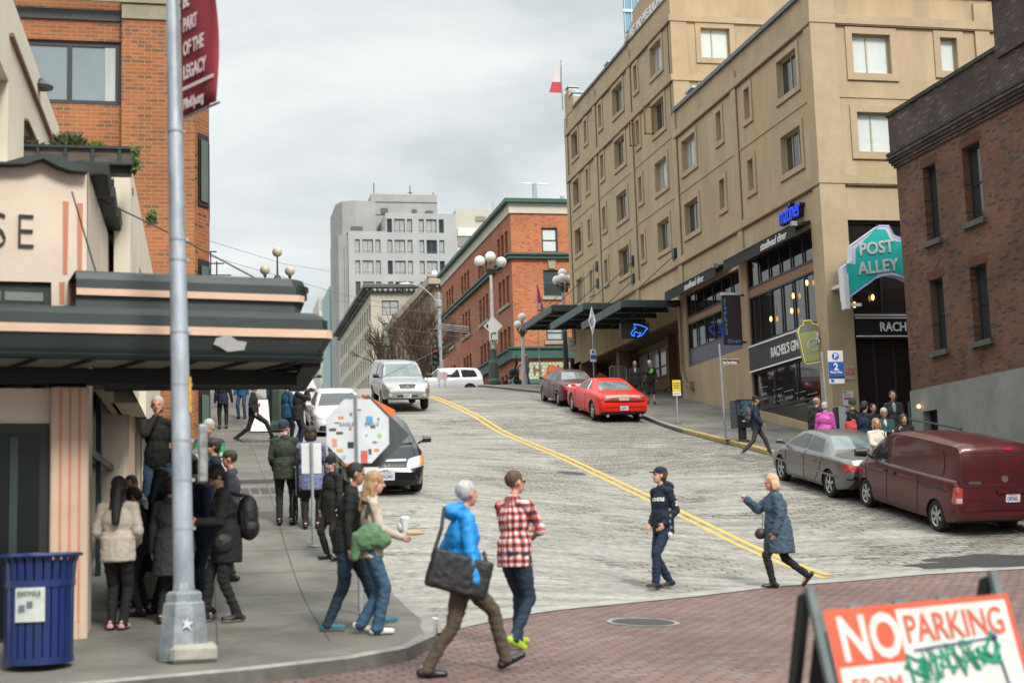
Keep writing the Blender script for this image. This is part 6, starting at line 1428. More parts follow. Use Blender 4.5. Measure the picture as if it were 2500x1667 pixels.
def person(label, loc, yaw, H=1.74, top=None, top_m=None, hem=.0, t=.0, sleeve=1., trousers=None, leg='full', shoe=None, hair='short', hair_m=HB, hat=None, skin='mid', feet=None, hands=None, drop=.0, lean=0., side=0., head=(0, 0), hood=False, build=1., vox=.0115, pav=.148, hint=None, curl=(.5, .5), group=None, flare=0., sole=None, seat=None, glasses=False, armskin=False, z=None, under=None):
    """facing local +Y; feet/hands are local metres; yaw in degrees (0 = up the street)"""
    x, y = loc; zg = g(x, y) + pav if z is None else z
    T = thing('person', label, 'person', (x, y, zg), R(yaw), group=group); Rz = Matrix.Rotation(R(yaw), 3, 'Z')
    s = H / 1.75; k = build
    def gz(q):
        if z is not None: return 0.
        w = Rz @ Vector((q[0], q[1], 0)); return g(x + w.x, y + w.y) + pav - zg
    feet = feet or [(-.10, -.02, 0, 0, 8), (.11, .03, 0, 0, -8)]
    hipz = (.925 * s - drop) + (gz((0, 0)))
    Ml = Matrix.Rotation(-R(lean), 3, 'X') @ Matrix.Rotation(R(side), 3, 'Y')
    hc = Vector((0, 0, hipz))
    def up(q): return hc + Ml @ (Vector(q) * s)
    hipL, hipR = hc + Vector((-.088 * s, 0, -.02)), hc + Vector((.088 * s, 0, -.02))
    legs = []
    for (fx, fy, fl, fp, fyw), hp in zip(feet, (hipL, hipR)):
        gzz = gz((fx, fy)); ank = Vector((fx, fy, gzz + .085 * s + fl)); 
        fd = Matrix.Rotation(R(fyw), 3, 'Z') @ Vector((0, 1, 0)); 
        kn, an = ik(hp, ank, .435 * s, .425 * s, fd + Vector((0, 0, .15)))
        fd2 = Vector((fd.x * math.cos(R(fp)), fd.y * math.cos(R(fp)), math.sin(R(fp))))
        legs.append((hp, kn, an, fd2))
    shL, shR = up((-.168 * (.5 + .5 * k), 0, .482)), up((.168 * (.5 + .5 * k), 0, .482))
    hands = hands or [(-.26, .06, .80), (.26, .06, .80)]; arms = []
    for i, (hd, sh) in enumerate(zip(hands, (shL, shR))):
        sd_ = -1 if i == 0 else 1
        hn = (hint[i] if hint and hint[i] else (sd_ * .5, -.9, -.3))
        tgt = Vector(hd) * s + Vector((0, 0, gz((0, 0)))); el, wr = ik(sh, tgt, .285 * s, .255 * s, hn); arms.append((sh, el, wr))
    # ---- body
    bd = B(); cp = lambda a, c, r0, r1: capsule(bd, a, c, r0 * s, r1 * s)
    ellip(bd, up((0, .0, .33)), (.145 * s * k, .098 * s * k, .185 * s), Ml); ellip(bd, up((0, .01, .12)), (.135 * s * k, .10 * s * k, .16 * s), Ml); ellip(bd, up((0, 0, -.0)), (.15 * s * k, .11 * s * k, .115 * s))
    [cp(up((0, 0, .50)), q_, .055, .048) for q_ in (shL, shR)]; cp(up((0, -.005, .50)), up((0, .012, .60)), .052, .047)
    for hp, kn, an, fd in legs: cp(hp, kn, .074 * k, .050); cp(kn, an, .048, .034); cp(an - fd * .03, an + fd * .12 - Vector((0, 0, .05 * s)), .034, .026)
    for sh, el, wr in arms: cp(sh, el, .042 * k, .034); cp(el, wr, .034, .024)
    Hm = Ml @ Matrix.Rotation(R(head[0]), 3, 'Z') @ Matrix.Rotation(R(head[1]), 3, 'X'); hcn = up((0, .03, .715))
    def hd_(q): return hcn + Hm @ (Vector(q) * s)
    def he(b, c, r): ellip(b, hd_(c), tuple(v * s for v in r), Hm, 16, 11)
    he(bd, (0, -.014, .028), (.076, .094, .095)); he(bd, (0, .026, -.028), (.060, .062, .086)); he(bd, (0, .045, -.082), (.038, .034, .030)); he(bd, (0, .048, -.03), (.052, .038, .05))
    capsule(bd, hd_((0, .086, .008)), hd_((0, .106, -.024)), .009 * s, .014 * s); capsule(bd, hd_((-.03, .076, .024)), hd_((.03, .076, .024)), .013 * s, .013 * s); capsule(bd, hd_((-.018, .082, -.058)), hd_((.018, .082, -.058)), .009 * s, .009 * s)
    for e in (-1, 1): he(bd, (e * .077, -.004, -.008), (.011, .021, .031))
    for i, (sh, el, wr) in enumerate(arms):
        d = (wr - el).normalized(); sd_ = -1 if i == 0 else 1; c_ = curl[i]
        inw = Vector((-sd_, 0, 0)); pn_ = (inw - d * inw.dot(d)); pn_ = pn_.normalized() if pn_.length > .1 else Vector((0, 0, -1)); ac = d.cross(pn_).normalized()
        if ac.y < 0 and abs(d.z) > .5: ac = -ac
        elif ac.z < 0 and abs(d.z) <= .5: ac = -ac
        Mh = Matrix((ac, pn_, d)).transposed(); ellip(bd, wr + d * .05 * s, (.041 * s, .019 * s, .05 * s), Mh)
        for f in range(4):
            o = wr + d * (.088 - .004 * abs(f - 1.3)) * s + ac * (.030 - .0195 * f) * s; cu = .05 if (c_ == 'point' and f == 0) else (1.25 if c_ == 'point' else c_ * (1 + .12 * f))
            L1 = (.040, .046, .042, .034)[f] * s; d1 = d * math.cos(cu * .6) + pn_ * math.sin(cu * .6); d2 = d * math.cos(cu * 1.7) + pn_ * math.sin(cu * 1.7)
            capsule(bd, o, o + d1 * L1, .0095 * s, .0085 * s, 7); capsule(bd, o + d1 * L1, o + d1 * L1 + d2 * L1 * .9, .0085 * s, .007 * s, 7)
        o = wr + d * .028 * s + ac * .034 * s; q = (d * .75 + ac * .6 + pn_ * .25).normalized(); capsule(bd, o, o + q * .042 * s, .012 * s, .010 * s, 7); capsule(bd, o + q * .042 * s, o + (q * .042 + (d * .95 + pn_ * .3) * .028) * s, .010 * s, .008 * s, 7)
    me = rblob(bd, vox * .82, 2); sk = SK[skin]
    for m_ in (sk, M_eye, M_lip): me.materials.append(m_)
    Hi = Hm.transposed()
    for p in me.polygons:
        q = (Hi @ (p.center - hcn)) / s
        if q.y > .055 and abs(q.z + .0) < .2:
            if abs(abs(q.x) - .030) < .0135 and abs(q.z - .006) < .0075: p.material_index = 1
            elif abs(q.x) < .022 and abs(q.z + .058) < .006: p.material_index = 2
    me.shade_smooth(); link('body', me, T)
    # ---- trousers / skirt
    if trousers is not None:
        b = B(); c2 = lambda a, c, r0, r1: capsule(b, a, c, r0 * s, r1 * s)
        ellip(b, hc + Vector((0, -.005, .005)), (.163 * s * k, .128 * s * k, .12 * s)); ellip(b, up((0, 0, .06)), (.152 * s * k, .115 * s * k, .10 * s), Ml)
        for hp, kn, an, fd in legs:
            c2(hp, kn, .094 * k, .066)
            if leg == 'full': e_ = an + (an - kn).normalized() * .02; c2(kn, e_, .066, .052 + flare); ellip(b, e_, ((.056 + flare) * s, (.062 + flare) * s, .04 * s))
            else: e_ = kn + (an - kn) * .12; c2(kn, e_, .078, .080)
        me = rblob(b, vox, 2); folds(me, .010 * s, (8, 8, 13), sum(map(ord, label)) % 97); me.materials.append(trousers); me.shade_smooth(); link('trousers' if leg == 'full' else 'shorts', me, T)
    # ---- top garment
    if top is not None:
        b = B(); th = 1 + t * 6
        def c3(a, c, r0, r1): capsule(b, a, c, r0 * s, r1 * s)
        ellip(b, up((0, .0, .33)), (.158 * s * k + t, .115 * s * k + t, .19 * s), Ml); ellip(b, up((0, .01, .14)), (.150 * s * k + t, .120 * s * k + t, .17 * s), Ml)
        [c3(up((0, 0, .505)), q_, .062 + t * .5, .054 + t * .7) for q_ in (shL, shR)]; 
        ellip(b, up((0, -.01, .545)), (.085 * s, .075 * s, .05 * s), Ml)
        hm = hem * s
        ring = []
        for q_ in range(9):
            zz_ = .14 * s - (hm + .14 * s) * q_ / 8; w_ = 1 + flare * 2 + (.22 * (q_ / 8) * (hm > .3)) ; o_ = hc + (Ml @ Vector((0, .0, zz_)) if zz_ > 0 else Vector((0, 0, zz_)))
            ring.append([o_ + Vector(((.162 * s * k + t) * w_ * math.cos(a), (.128 * s * k + t) * w_ * math.sin(a), 0)) for a in [2 * math.pi * j / 18 for j in range(18)]])
        b.loft(ring, True)
        for sh, el, wr in arms:
            c3(sh, el, .053 * (.6 + .4 * k) + t * .8, .045 + t * .8)
            if sleeve >= 1: c3(el, el + (wr - el) * 1.0, .045 + t * .8, .036 + t * .6)
            elif sleeve > .5: c3(el, el + (wr - el) * .35, .046 + t, .043 + t)
        if hood: ellip(b, up((0, -.10, .55)), (.13 * s, .09 * s, .075 * s), Ml); ellip(b, up((0, -.06, .59)), (.11 * s, .085 * s, .05 * s), Ml)
        me = rblob(b, vox, 2); folds(me, (.007 + t * .14) * s, (9, 9, 14 if t > .02 else 11), sum(map(ord, label)) % 89); 
        mats_ = top if isinstance(top, (list, tuple)) else [top]
        for m_ in mats_: me.materials.append(m_)
        if len(mats_) > 1:   # body panel + sleeves of another colour
            for p in me.polygons:
                q = p.center
                if q.z > hipz and any(((q - sh).dot((el - sh).normalized()) > .035 and (abs(q.x) > .155 * s)) or (q - wr).length < .24 * s for sh, el, wr in arms):
                    p.material_index = 1
                    for sh, el, wr in arms:
                        if len(mats_) > 2 and (q - sh).length > .20 * s and (q - sh).length < .7 * s and abs(q.x - sh.x) < .25: p.material_index = 2
        me.shade_smooth(); link(top_m or 'jacket', me, T)
    # ---- shoes
    for (hp, kn, an, fd) in legs:
        b = B(); fl = Vector((fd.x, fd.y, 0)); 
        a = an - fd * .045 * s; dn = fd.cross(fd.cross(Vector((0, 0, 1)))).normalized(); dn = dn if dn.z < 0 else -dn
        so = an + dn * .042 * s; capsule(b, so - fd * .055 * s, so + fd * .15 * s + dn * .006, .043 * s, .038 * s); capsule(b, an + dn * .0, so + fd * .06 * s, .045 * s, .040 * s)
        me = rblob(b, vox * .85, 1); me.materials.append(shoe or M_grl); me.materials.append(sole or M_grl)
        for p in me.polygons:
            if (p.center - an).dot(dn) > .062 * s: p.material_index = 1
        # flatten the underside
        for v in me.vertices:
            q = (v.co - an).dot(dn)
            if q > .082 * s: v.co -= dn * (q - .082 * s)
        me.shade_smooth(); link('shoe', me, T)
    # ---- hair and hats
    b = B(); nm = 'hair'
    if hair == 'short': he(b, (0, -.026, .040), (.083, .096, .094)); he(b, (0, -.05, -.01), (.074, .062, .07))
    elif hair == 'thick': he(b, (0, -.02, .045), (.092, .108, .098)); he(b, (0, -.05, -.01), (.082, .068, .08)); he(b, (0, .055, .07), (.06, .04, .028))
    elif hair == 'ring': he(b, (0, -.045, .006), (.088, .078, .070)); 
    elif hair == 'crop': he(b, (0, -.022, .034), (.079, .095, .092))
    elif hair == 'bob': he(b, (0, -.034, .045), (.098, .104, .098)); he(b, (0, -.065, -.05), (.105, .070, .11)); he(b, (-.082, -.02, -.04), (.026, .045, .09)); he(b, (.082, -.02, -.04), (.026, .045, .09))
    elif hair in ('long', 'verylong'):
        q = .30 if hair == 'long' else .44
        he(b, (0, -.024, .038), (.088, .102, .098)); he(b, (0, -.06, -.04), (.085, .065, .10))
        capsule(b, hd_((0, -.07, -.05)), hd_((0, -.115, -q)), .075 * s, .045 * s); capsule(b, hd_((-.06, -.02, -.03)), hd_((-.075, -.03, -q * .7)), .035 * s, .022 * s); capsule(b, hd_((.06, -.02, -.03)), hd_((.075, -.03, -q * .7)), .035 * s, .022 * s)
    elif hair == 'bun': he(b, (0, -.024, .038), (.084, .098, .094)); he(b, (0, -.11, .03), (.04, .035, .04))
    if b.v: me = rblob(b, vox * .85, 2); folds(me, .006, (30, 30, 12)); me.materials.append(hair_m); me.shade_smooth(); link('hair', me, T)
    if hat:
        kind, hm_ = hat; b = B()
        if kind == 'cap': he(b, (0, -.014, .062), (.088, .104, .076)); he(b, (0, .105, .042), (.066, .060, .011)); nm = 'cap'
        elif kind == 'beanie': he(b, (0, -.018, .055), (.090, .108, .095)); he(b, (0, -.02, .01), (.092, .108, .035)); nm = 'knitted_hat'
        elif kind == 'hoodup': he(b, (0, -.035, .02), (.105, .110, .125)); nm = 'hood'
        me = rblob(b, vox * .8, 2); me.materials.append(hm_); me.shade_smooth(); link(nm, me, T)
    if glasses:
        b = B()
        for e in (-1, 1): ellip(b, hd_((e * .031, .088, .006)), (.023 * s, .006 * s, .016 * s), Hm); 
        b.tube([hd_((-.078, .0, .010)), hd_((-.05, .082, .010)), hd_((0, .093, .010)), hd_((.05, .082, .010)), hd_((.078, .0, .010))], .0035, 5)
        b.build('glasses', M_dkf, T)
    if under is not None:
        b = B(); ellip(b, up((0, .06, .40)), (.05 * s, .09 * s, .16 * s), Ml); me = rblob(b, vox, 1); me.materials.append(under); me.shade_smooth(); link('shirt', me, T)
    NPOS[label] = (T, s, up, hc, arms)
    return T
def pd(px, d, py=1150):
    q = atd(px, py, d); return (q.x, q.y)
def ph(px, py, pav=.148): q = hit(px, py, pav); return (q.x, q.y)
jean = cloth('denim', (.035, .075, .14)); jeand = cloth('dark_denim', (.014, .030, .055)); blk = cloth('black', (.010, .010, .011)); navy = cloth('navy', (.008, .016, .038)); brown = cloth('brown_trousers', (.075, .055, .035)); char = cloth('charcoal', (.03, .032, .036)); jeanl = cloth('light_denim', (.07, .14, .23))
wsh = cloth('white', (.62, .58, .52), var=.1)
# --- plaid material
def plaid():
    m = bpy.data.materials.new('plaid_shirt'); m.use_nodes = True; t = m.node_tree; b = t.nodes['Principled BSDF']; nw = t.nodes.new; lk = t.links.new
    tcn = nw('ShaderNodeTexCoord'); nz = nw('ShaderNodeTexNoise'); nz.inputs['Scale'].default_value = 5; lk(tcn.outputs['Object'], nz.inputs['Vector'])
    sc = nw('ShaderNodeVectorMath'); sc.operation = 'SCALE'; sc.inputs['Scale'].default_value = .035; lk(nz.outputs['Color'], sc.inputs[0]); ad = nw('ShaderNodeVectorMath'); ad.operation = 'ADD'; lk(tcn.outputs['Object'], ad.inputs[0]); lk(sc.outputs[0], ad.inputs[1])
    sp = nw('ShaderNodeSeparateXYZ'); lk(ad.outputs[0], sp.inputs[0])
    at = nw('ShaderNodeMath'); at.operation = 'ARCTAN2'; lk(sp.outputs[0], at.inputs[0]); lk(sp.outputs[1], at.inputs[1])
    def stripe(src, freq, ph_, thr):
        m1 = nw('ShaderNodeMath'); m1.operation = 'MULTIPLY_ADD'; lk(src, m1.inputs[0]); m1.inputs[1].default_value = freq; m1.inputs[2].default_value = ph_
        f = nw('ShaderNodeMath'); f.operation = 'FRACT'; lk(m1.outputs[0], f.inputs[0]); g_ = nw('ShaderNodeMath'); g_.operation = 'LESS_THAN'; lk(f.outputs[0], g_.inputs[0]); g_.inputs[1].default_value = thr; return g_.outputs[0]
    su = stripe(at.outputs[0], 2.3, 0, .5); sv = stripe(sp.outputs[2], 12.5, 0, .5); du = stripe(at.outputs[0], 2.3, .22, .16); dv = stripe(sp.outputs[2], 12.5, .22, .2)
    def mixc(fac, a, col):
        n = nw('ShaderNodeMix'); n.data_type = 'RGBA'; lk(fac, n.inputs['Factor'])
        if isinstance(a, tuple): n.inputs['A'].default_value = a
        else: lk(a, n.inputs['A'])
        n.inputs['B'].default_value = col; return n.outputs['Result']
    s2 = nw('ShaderNodeMath'); s2.operation = 'ADD'; lk(su, s2.inputs[0]); lk(sv, s2.inputs[1]); an = nw('ShaderNodeMath'); an.operation = 'MULTIPLY'; lk(su, an.inputs[0]); lk(sv, an.inputs[1])
    cl = nw('ShaderNodeMath'); cl.operation = 'MINIMUM'; lk(s2.outputs[0], cl.inputs[0]); cl.inputs[1].default_value = 1
    c = mixc(cl.outputs[0], (.64, .62, .60, 1), (.50, .10, .075, 1)); 
    d2 = nw('ShaderNodeMath'); d2.operation = 'MAXIMUM'; lk(du, d2.inputs[0]); lk(dv, d2.inputs[1])
    c = mixc(an.outputs[0], c, (.03, .025, .045, 1)); lk(c, b.inputs['Base Color']); b.inputs['Roughness'].default_value = .85; return m
M_plaid = plaid()
blueM = mat('blue_jacket_shell', (.008, .24, .62), .55, var=.12, vscale=8, bump=.3, bscale=25)
V1, V2, V3 = .0105, .0125, .018
# 1 blue jacket man
P1 = pd(1066, 12.95, 1500); p1 = person('grey haired man in a bright blue hooded jacket striding right with a black messenger bag', P1, -88, 1.80, blueM, hem=.13, t=.016, trousers=brown, shoe=M_grl, hair='crop', hair_m=HG, skin='red', feet=[(-.08, .40, .03, 24, 0), (.08, -.36, 0, -4, 0)], hands=[(-.20, .05, .90), (.30, .06, .80)], drop=.055, lean=3, head=(22, 4), hood=True, build=1.16, vox=V1, pav=0.)
# 2 plaid man
p2 = person('man with short brown hair, glasses and a red and white plaid shirt, arms folded', ph(1188, 1490, 0), -52, 1.80, M_plaid, 'shirt', hem=.12, t=.004, trousers=jeand, shoe=mat('neon_shoe', (.36, .55, .03), .5, var=.35, vscale=25), sole=mat('neon_sole', (.50, .75, .05), .5), hair='crop', hair_m=HBr, skin='red', feet=[(-.12, .16, .0, 0, 6), (.09, -.14, .045, -22, -5)], hands=[(.02, .24, 1.16), (.06, .27, 1.10)], hint=[(-.8, -.2, -.9), (.9, .0, -.9)], lean=2, head=(-16, 2), build=1.12, vox=V1, pav=0., glasses=True, sleeve=.9)
# 3 boy
bn = cloth('boy_navy', (.006, .014, .030))
p3 = person('teenage boy in a navy cap, navy hoodie and navy track trousers crossing the street', ph(1530, 1353, 0), 114, 1.77, bn, 'hoodie', hem=.12, t=.014, trousers=cloth('boy_blue', (.008, .018, .05)), flare=.008, shoe=mat('dark_brown_shoe', (.03, .02, .018), .7), sole=mat('cream_sole', (.45, .42, .36), .7), hair='short', hair_m=HBr, hat=('cap', navy), skin='pale', feet=[(-.08, .26, .01, 8, 4), (.07, -.14, .02, -8, 0)], hands=[(-.15, .10, .93), (.15, .11, .93)], head=(-22, 6), hood=True, vox=V1, pav=0., build=.95, drop=.02)
# 4 woman pointing
p4 = person('older woman with strawberry blonde hair and a slate blue coat walking left and pointing', ph(1795, 1350, 0), 80, 1.72, cloth('slate_coat', (.050, .085, .125), var=.12), 'coat', hem=.36, t=.04, trousers=blk, shoe=M_grl, hair='bob', hair_m=HSB, skin='red', feet=[(-.08, .14, 0, 0, 6), (.08, -.42, .12, -48, 0)], hands=[(-.24, .10, .86), (.12, .44, 1.36)], hint=[None, (.4, -.2, -1)], curl=(.6, 'point'), lean=4, head=(4, -4), build=1.2, vox=V1, pav=0., drop=.03)
# 5 / 6 couple at the kerb
p5 = person('man with cropped black hair in a black pullover and blue jeans at the kerb corner', ph(800, 1446), -100, 1.76, blk, 'pullover', hem=.12, t=.012, trousers=jeand, shoe=mat('teal_shoe', (.02, .14, .16), .6), sole=mat('cream_sole', (.45, .42, .36)), hair='crop', hair_m=HB, skin='tan', feet=[(-.10, .34, .02, 6, 0), (.10, -.20, 0, 0, 0)], hands=[(-.2, .14, .88), (.24, .06, .86)], lean=7, head=(4, -6), build=1.1, vox=V1)
p6 = person('blonde girl in a cream top and wide blue jeans carrying snacks beside the kerb', ph(855, 1456), -92, 1.66, cloth('cream_top', (.50, .42, .34)), 'top', hem=.10, t=.006, trousers=cloth('jeans_mid', (.035, .085, .15)), flare=.014, shoe=mat('white_shoe', (.66, .64, .60), .6), sole=mat('cream_sole', (.45, .42, .36)), hair='long', hair_m=HBl, skin='pale', feet=[(-.08, -.10, .03, -14, 0), (.09, .05, 0, 0, 0)], hands=[(-.06, .28, 1.06), (.10, .32, 1.04)], lean=3, head=(0, -4), vox=V1)
# 7 / 8 / 9 and the group left of the lamp post
p7 = person('woman with very long black hair and a cream jacket, back turned, by the peach column', ph(270, 1447), -14, 1.64, cloth('ivory_jacket', (.58, .50, .42), var=.1), hem=.14, t=.02, trousers=blk, shoe=mat('pink_shoe', (.62, .34, .36), .6), hair='verylong', hair_m=HB, skin='pale', feet=[(-.07, 0, 0, 0, 4), (.06, .0, 0, 0, -4)], hands=[(-.17, .20, 1.0), (.17, .20, 1.0)], head=(8, -14), build=1.12, vox=V1)
p8 = person('man in a long black jacket with a black backpack looking down at his phone', ph(522, 1428), 98, 1.74, blk, hem=.26, t=.02, trousers=blk, shoe=mat('black_trainer', (.02, .018, .02), .5), sole=mat('cream_sole', (.45, .42, .36)), hair='thick', hair_m=HB, skin='mid', feet=[(-.08, -.10, 0, 0, 5), (.08, .22, .0, 0, 0)], hands=[(-.06, .32, 1.12), (.05, .34, 1.10)], lean=6, head=(4, -34), build=1.15, vox=V1, curl=(.9, .9), group='people waiting by the market corner')
p9 = person('young man with black hair and a navy sweater looking down beside the lamp post', pd(470, 16.9), 112, 1.78, cloth('navy_sweater', (.010, .018, .050)), 'sweater', hem=.12, t=.012, trousers=navy, hair='thick', hair_m=HB, skin='mid', feet=[(-.1, 0, 0, 0, 0), (.1, 0, 0, 0, 0)], hands=[(-.1, .28, 1.05), (.1, .28, 1.0)], lean=5, head=(0, -22), vox=V1, group='people waiting by the market corner')
p10 = person('man in an olive cap and grey checked shirt facing left', pd(532, 19.6), 84, 1.76, cloth('grey_check', (.045, .05, .065), var=.4), 'shirt', hem=.12, t=.008, trousers=char, hair='crop', hair_m=HDk, hat=('cap', cloth('olive', (.05, .055, .03))), skin='red', head=(0, -4), vox=V2)
p11 = person('brown haired man in a dark blue jacket half hidden by the lamp post', pd(440, 18.8), 120, 1.78, navy, hem=.12, t=.015, trousers=jeand, hair='short', hair_m=HBr, skin='red', head=(20, -6), vox=V2)
p12 = person('woman with long black hair in a black coat left of the lamp post', pd(368, 16.9), -60, 1.70, blk, 'coat', hem=.40, t=.02, trousers=blk, hair='long', hair_m=HB, skin='mid', head=(10, -8), hands=[(-.2, .25, .95), (.2, .25, .95)], vox=V2)
p13 = person('dark haired child in a navy top leaning towards the others', pd(330, 16.8), 60, 1.50, navy, 'top', hem=.1, t=.01, trousers=blk, hair='thick', hair_m=HDk, skin='mid', head=(10, -30), lean=10, vox=V2)
p14 = person('person in a pale grey hoodie with dark hair behind the woman in the cream jacket', pd(303, 17.6), 150, 1.58, cloth('pale_grey', (.30, .33, .34)), 'hoodie', hem=.1, t=.015, trousers=char, hair='short', hair_m=HDk, skin='mid', head=(0, -20), hood=True, vox=V2)
px1 = person('person in a black hooded jacket at the back of the waiting group', pd(412, 19.4), 60, 1.74, blk, hem=.2, t=.03, trousers=blk, hair='short', hair_m=HDk, skin='mid', hood=True, vox=V3)
px2 = person('tall person in a dark navy coat behind the pole beside the checked shirt man', pd(494, 21.2), 100, 1.78, navy, 'coat', hem=.3, t=.02, trousers=char, hair='thick', hair_m=HDk, skin='mid', vox=V3)
p15 = person('person in a charcoal coat squeezed between the long haired woman and the lamp post', pd(392, 16.1), -20, 1.62, char, 'coat', hem=.35, t=.02, trousers=blk, hair='short', hair_m=HB, skin='mid', vox=V2)
qz = aty(360, 915, 19.0).z - 1.76
p16 = person('grey haired man in a black sweater, hand on chin, on the stair landing', (aty(362, 950, 19.0).x, 19.0), 176, 1.78, blk, 'sweater', hem=.08, t=.012, trousers=jeanl, hair='crop', hair_m=HG, skin='red', hands=[(-.22, .1, .9), (.02, .16, 1.47)], hint=[None, (.6, .3, -1)], head=(0, -4), build=.96, vox=V2, z=qz)
sl_ = thing('stair_landing', 'raised concrete landing beside the market wall under the man in the black sweater', 'steps', (p16.location.x, 19.0, g(-1, 19) + .15)); b = B(); zt_l = qz - sl_.location.z
for i in range(3): b.box(-.45, .2 + .18 * (2 - i), -.5, .8, zt_l * i / 3, zt_l * (i + 1) / 3)
b.build('steps', M_walk, sl_)
vest = cloth('slate_vest', (.035, .055, .085), var=.15); grn = cloth('green_sleeve', (.02, .24, .09))
p17 = person('man in a grey knitted hat and quilted slate vest with green and white sleeves', pd(481, 23.3), 172, 1.84, [vest, grn, wsh], 'padded_vest', hem=.14, t=.022, trousers=jeand, hair='none', hat=('beanie', cloth('pale_knit', (.40, .40, .37))), skin='red', hands=[(-.24, .16, .88), (.24, .16, .88)], head=(0, -16), build=1.05, vox=V2, feet=[(-.09, .05, 0, 0, 0), (.09, -.1, 0, 0, 0)])
grs = mat('green_sole', (.15, .65, .12), .5)
p18 = person('person all in black with bright green soles striding across the pavement', ph(583, 1013), -100, 1.80, blk, hem=.12, t=.015, trousers=blk, sole=grs, hair='short', hair_m=HB, feet=[(-.08, .52, .05, 16, 0), (.08, -.48, .03, -18, 0)], drop=.12, vox=V3)
p19 = person('man in a dark jacket and black trousers walking uphill behind the vest man', ph(512, 985), 0, 1.82, navy, hem=.14, t=.015, trousers=blk, hair='short', hair_m=HDk, shoe=mat('dark_brown_shoe', (.03, .02, .018)), hands=[(-.26, .06, .8), (.3, .1, .9)], vox=V3)
p20 = person('person in a bright blue jacket under the canopy shadow behind the walker', ph(556, 962), 160, 1.75, cloth('mid_blue', (.02, .10, .26)), hem=.12, t=.015, trousers=jean, hair='short', vox=V3)
p21 = person('person in blue jeans and a blue top standing beyond the sandwich board', ph(629, 972), -30, 1.75, cloth('teal_blue', (.03, .12, .18)), hem=.1, t=.01, trousers=jeanl, hair='short', hair_m=HDk, feet=[(-.12, .1, 0, 0, 0), (.12, -.1, 0, 0, 0)], vox=V3)
p22 = person('person in a black padded jacket raising a camera beside the white sedan', pd(684, 39.5, 960), -75, 1.72, cloth('black_padded', (.014, .014, .016)), hem=.22, t=.03, trousers=navy, hair='short', hair_m=HBl, skin='red', hands=[(-.05, .28, 1.52), (.08, .28, 1.52)], hint=[(-.6, 0, -1), (.6, 0, -1)], vox=V3)
p23 = person('person in a blue padded jacket beside the one with the camera', pd(660, 40.6, 960), -60, 1.72, cloth('padded_blue', (.012, .07, .15)), hem=.2, t=.03, trousers=navy, hair='short', hair_m=HDk, vox=V3)
p24 = person('man in a navy knitted hat and dark green jacket seen from behind near the wheelchair', ph(656, 1206), -10, 1.76, cloth('forest_green', (.030, .038, .024)), hem=.16, t=.02, trousers=blk, hair='none', hat=('beanie', cloth('navy_knit', (.02, .03, .045))), skin='pale', head=(-42, 2), hands=[(-.2, .2, .95), (.2, .2, .95)], build=1.08, vox=V2)
lav = cloth('lavender', (.16, .17, .31))
p25 = person('curly brown haired woman in a lavender jacket pushing the wheelchair', ph(716, 1214), -10, 1.70, lav, hem=.26, t=.024, trousers=blk, hair='bob', hair_m=HDk, skin='pale', hands=[(-.22, .36, .95), (.22, .36, .95)], build=1.15, vox=V2)
p26 = person('short person in a black knitted hat and black coat beside the stickered sign', pd(764, 21.2), 120, 1.52, blk, 'coat', hem=.3, t=.02, trousers=blk, hair='none', hat=('beanie', blk), skin='pale', head=(0, -18), vox=V2)
# top of the hill
p27 = person('balding man in a grey jacket and blue jeans pushing a stroller at the hill top', pd(1211, 84.5, 880), 120, 1.78, cloth('grey_jacket', (.13, .14, .155)), hem=.12, t=.015, trousers=jean, hair='ring', hair_m=HDk, skin='red', feet=[(-.16, .0, 0, 0, 20), (.16, .1, 0, 0, 0)], hands=[(.1, .2, 1.05), (.42, .3, 1.05)], head=(10, -20), vox=V3)
p28 = person('bearded man in sunglasses and a black hooded jacket walking down the right pavement', ph(1462, 932), 165, 1.80, blk, 'hoodie', hem=.14, t=.015, trousers=char, hair='crop', hair_m=HDk, skin='mid', glasses=True, hood=True, build=1.12, under=cloth('pale_tee', (.4, .4, .42)), vox=V3, feet=[(-.12, .15, 0, 0, 0), (.12, -.15, 0, 0, 0)])
p29 = person('man in black shorts and a neon trimmed black top drinking on the right pavement', ph(1496, 928), 170, 1.78, blk, hem=.1, t=.012, trousers=blk, leg='shorts', shoe=navy, sole=mat('cream_sole', (.45, .42, .36)), hair='short', hair_m=HG, skin='pale', hands=[(-.22, .2, .95), (.02, .2, 1.45)], hint=[None, (.7, .2, -1)], vox=V3, feet=[(-.11, .18, 0, 0, 0), (.11, -.1, 0, 0, 0)])
b = B(); b.sph((0, .13, 1.36), (.12, .03, .12), 12, 8); b.build('neon_scarf', mat('neon_green', (.25, .75, .08), .6), p29)
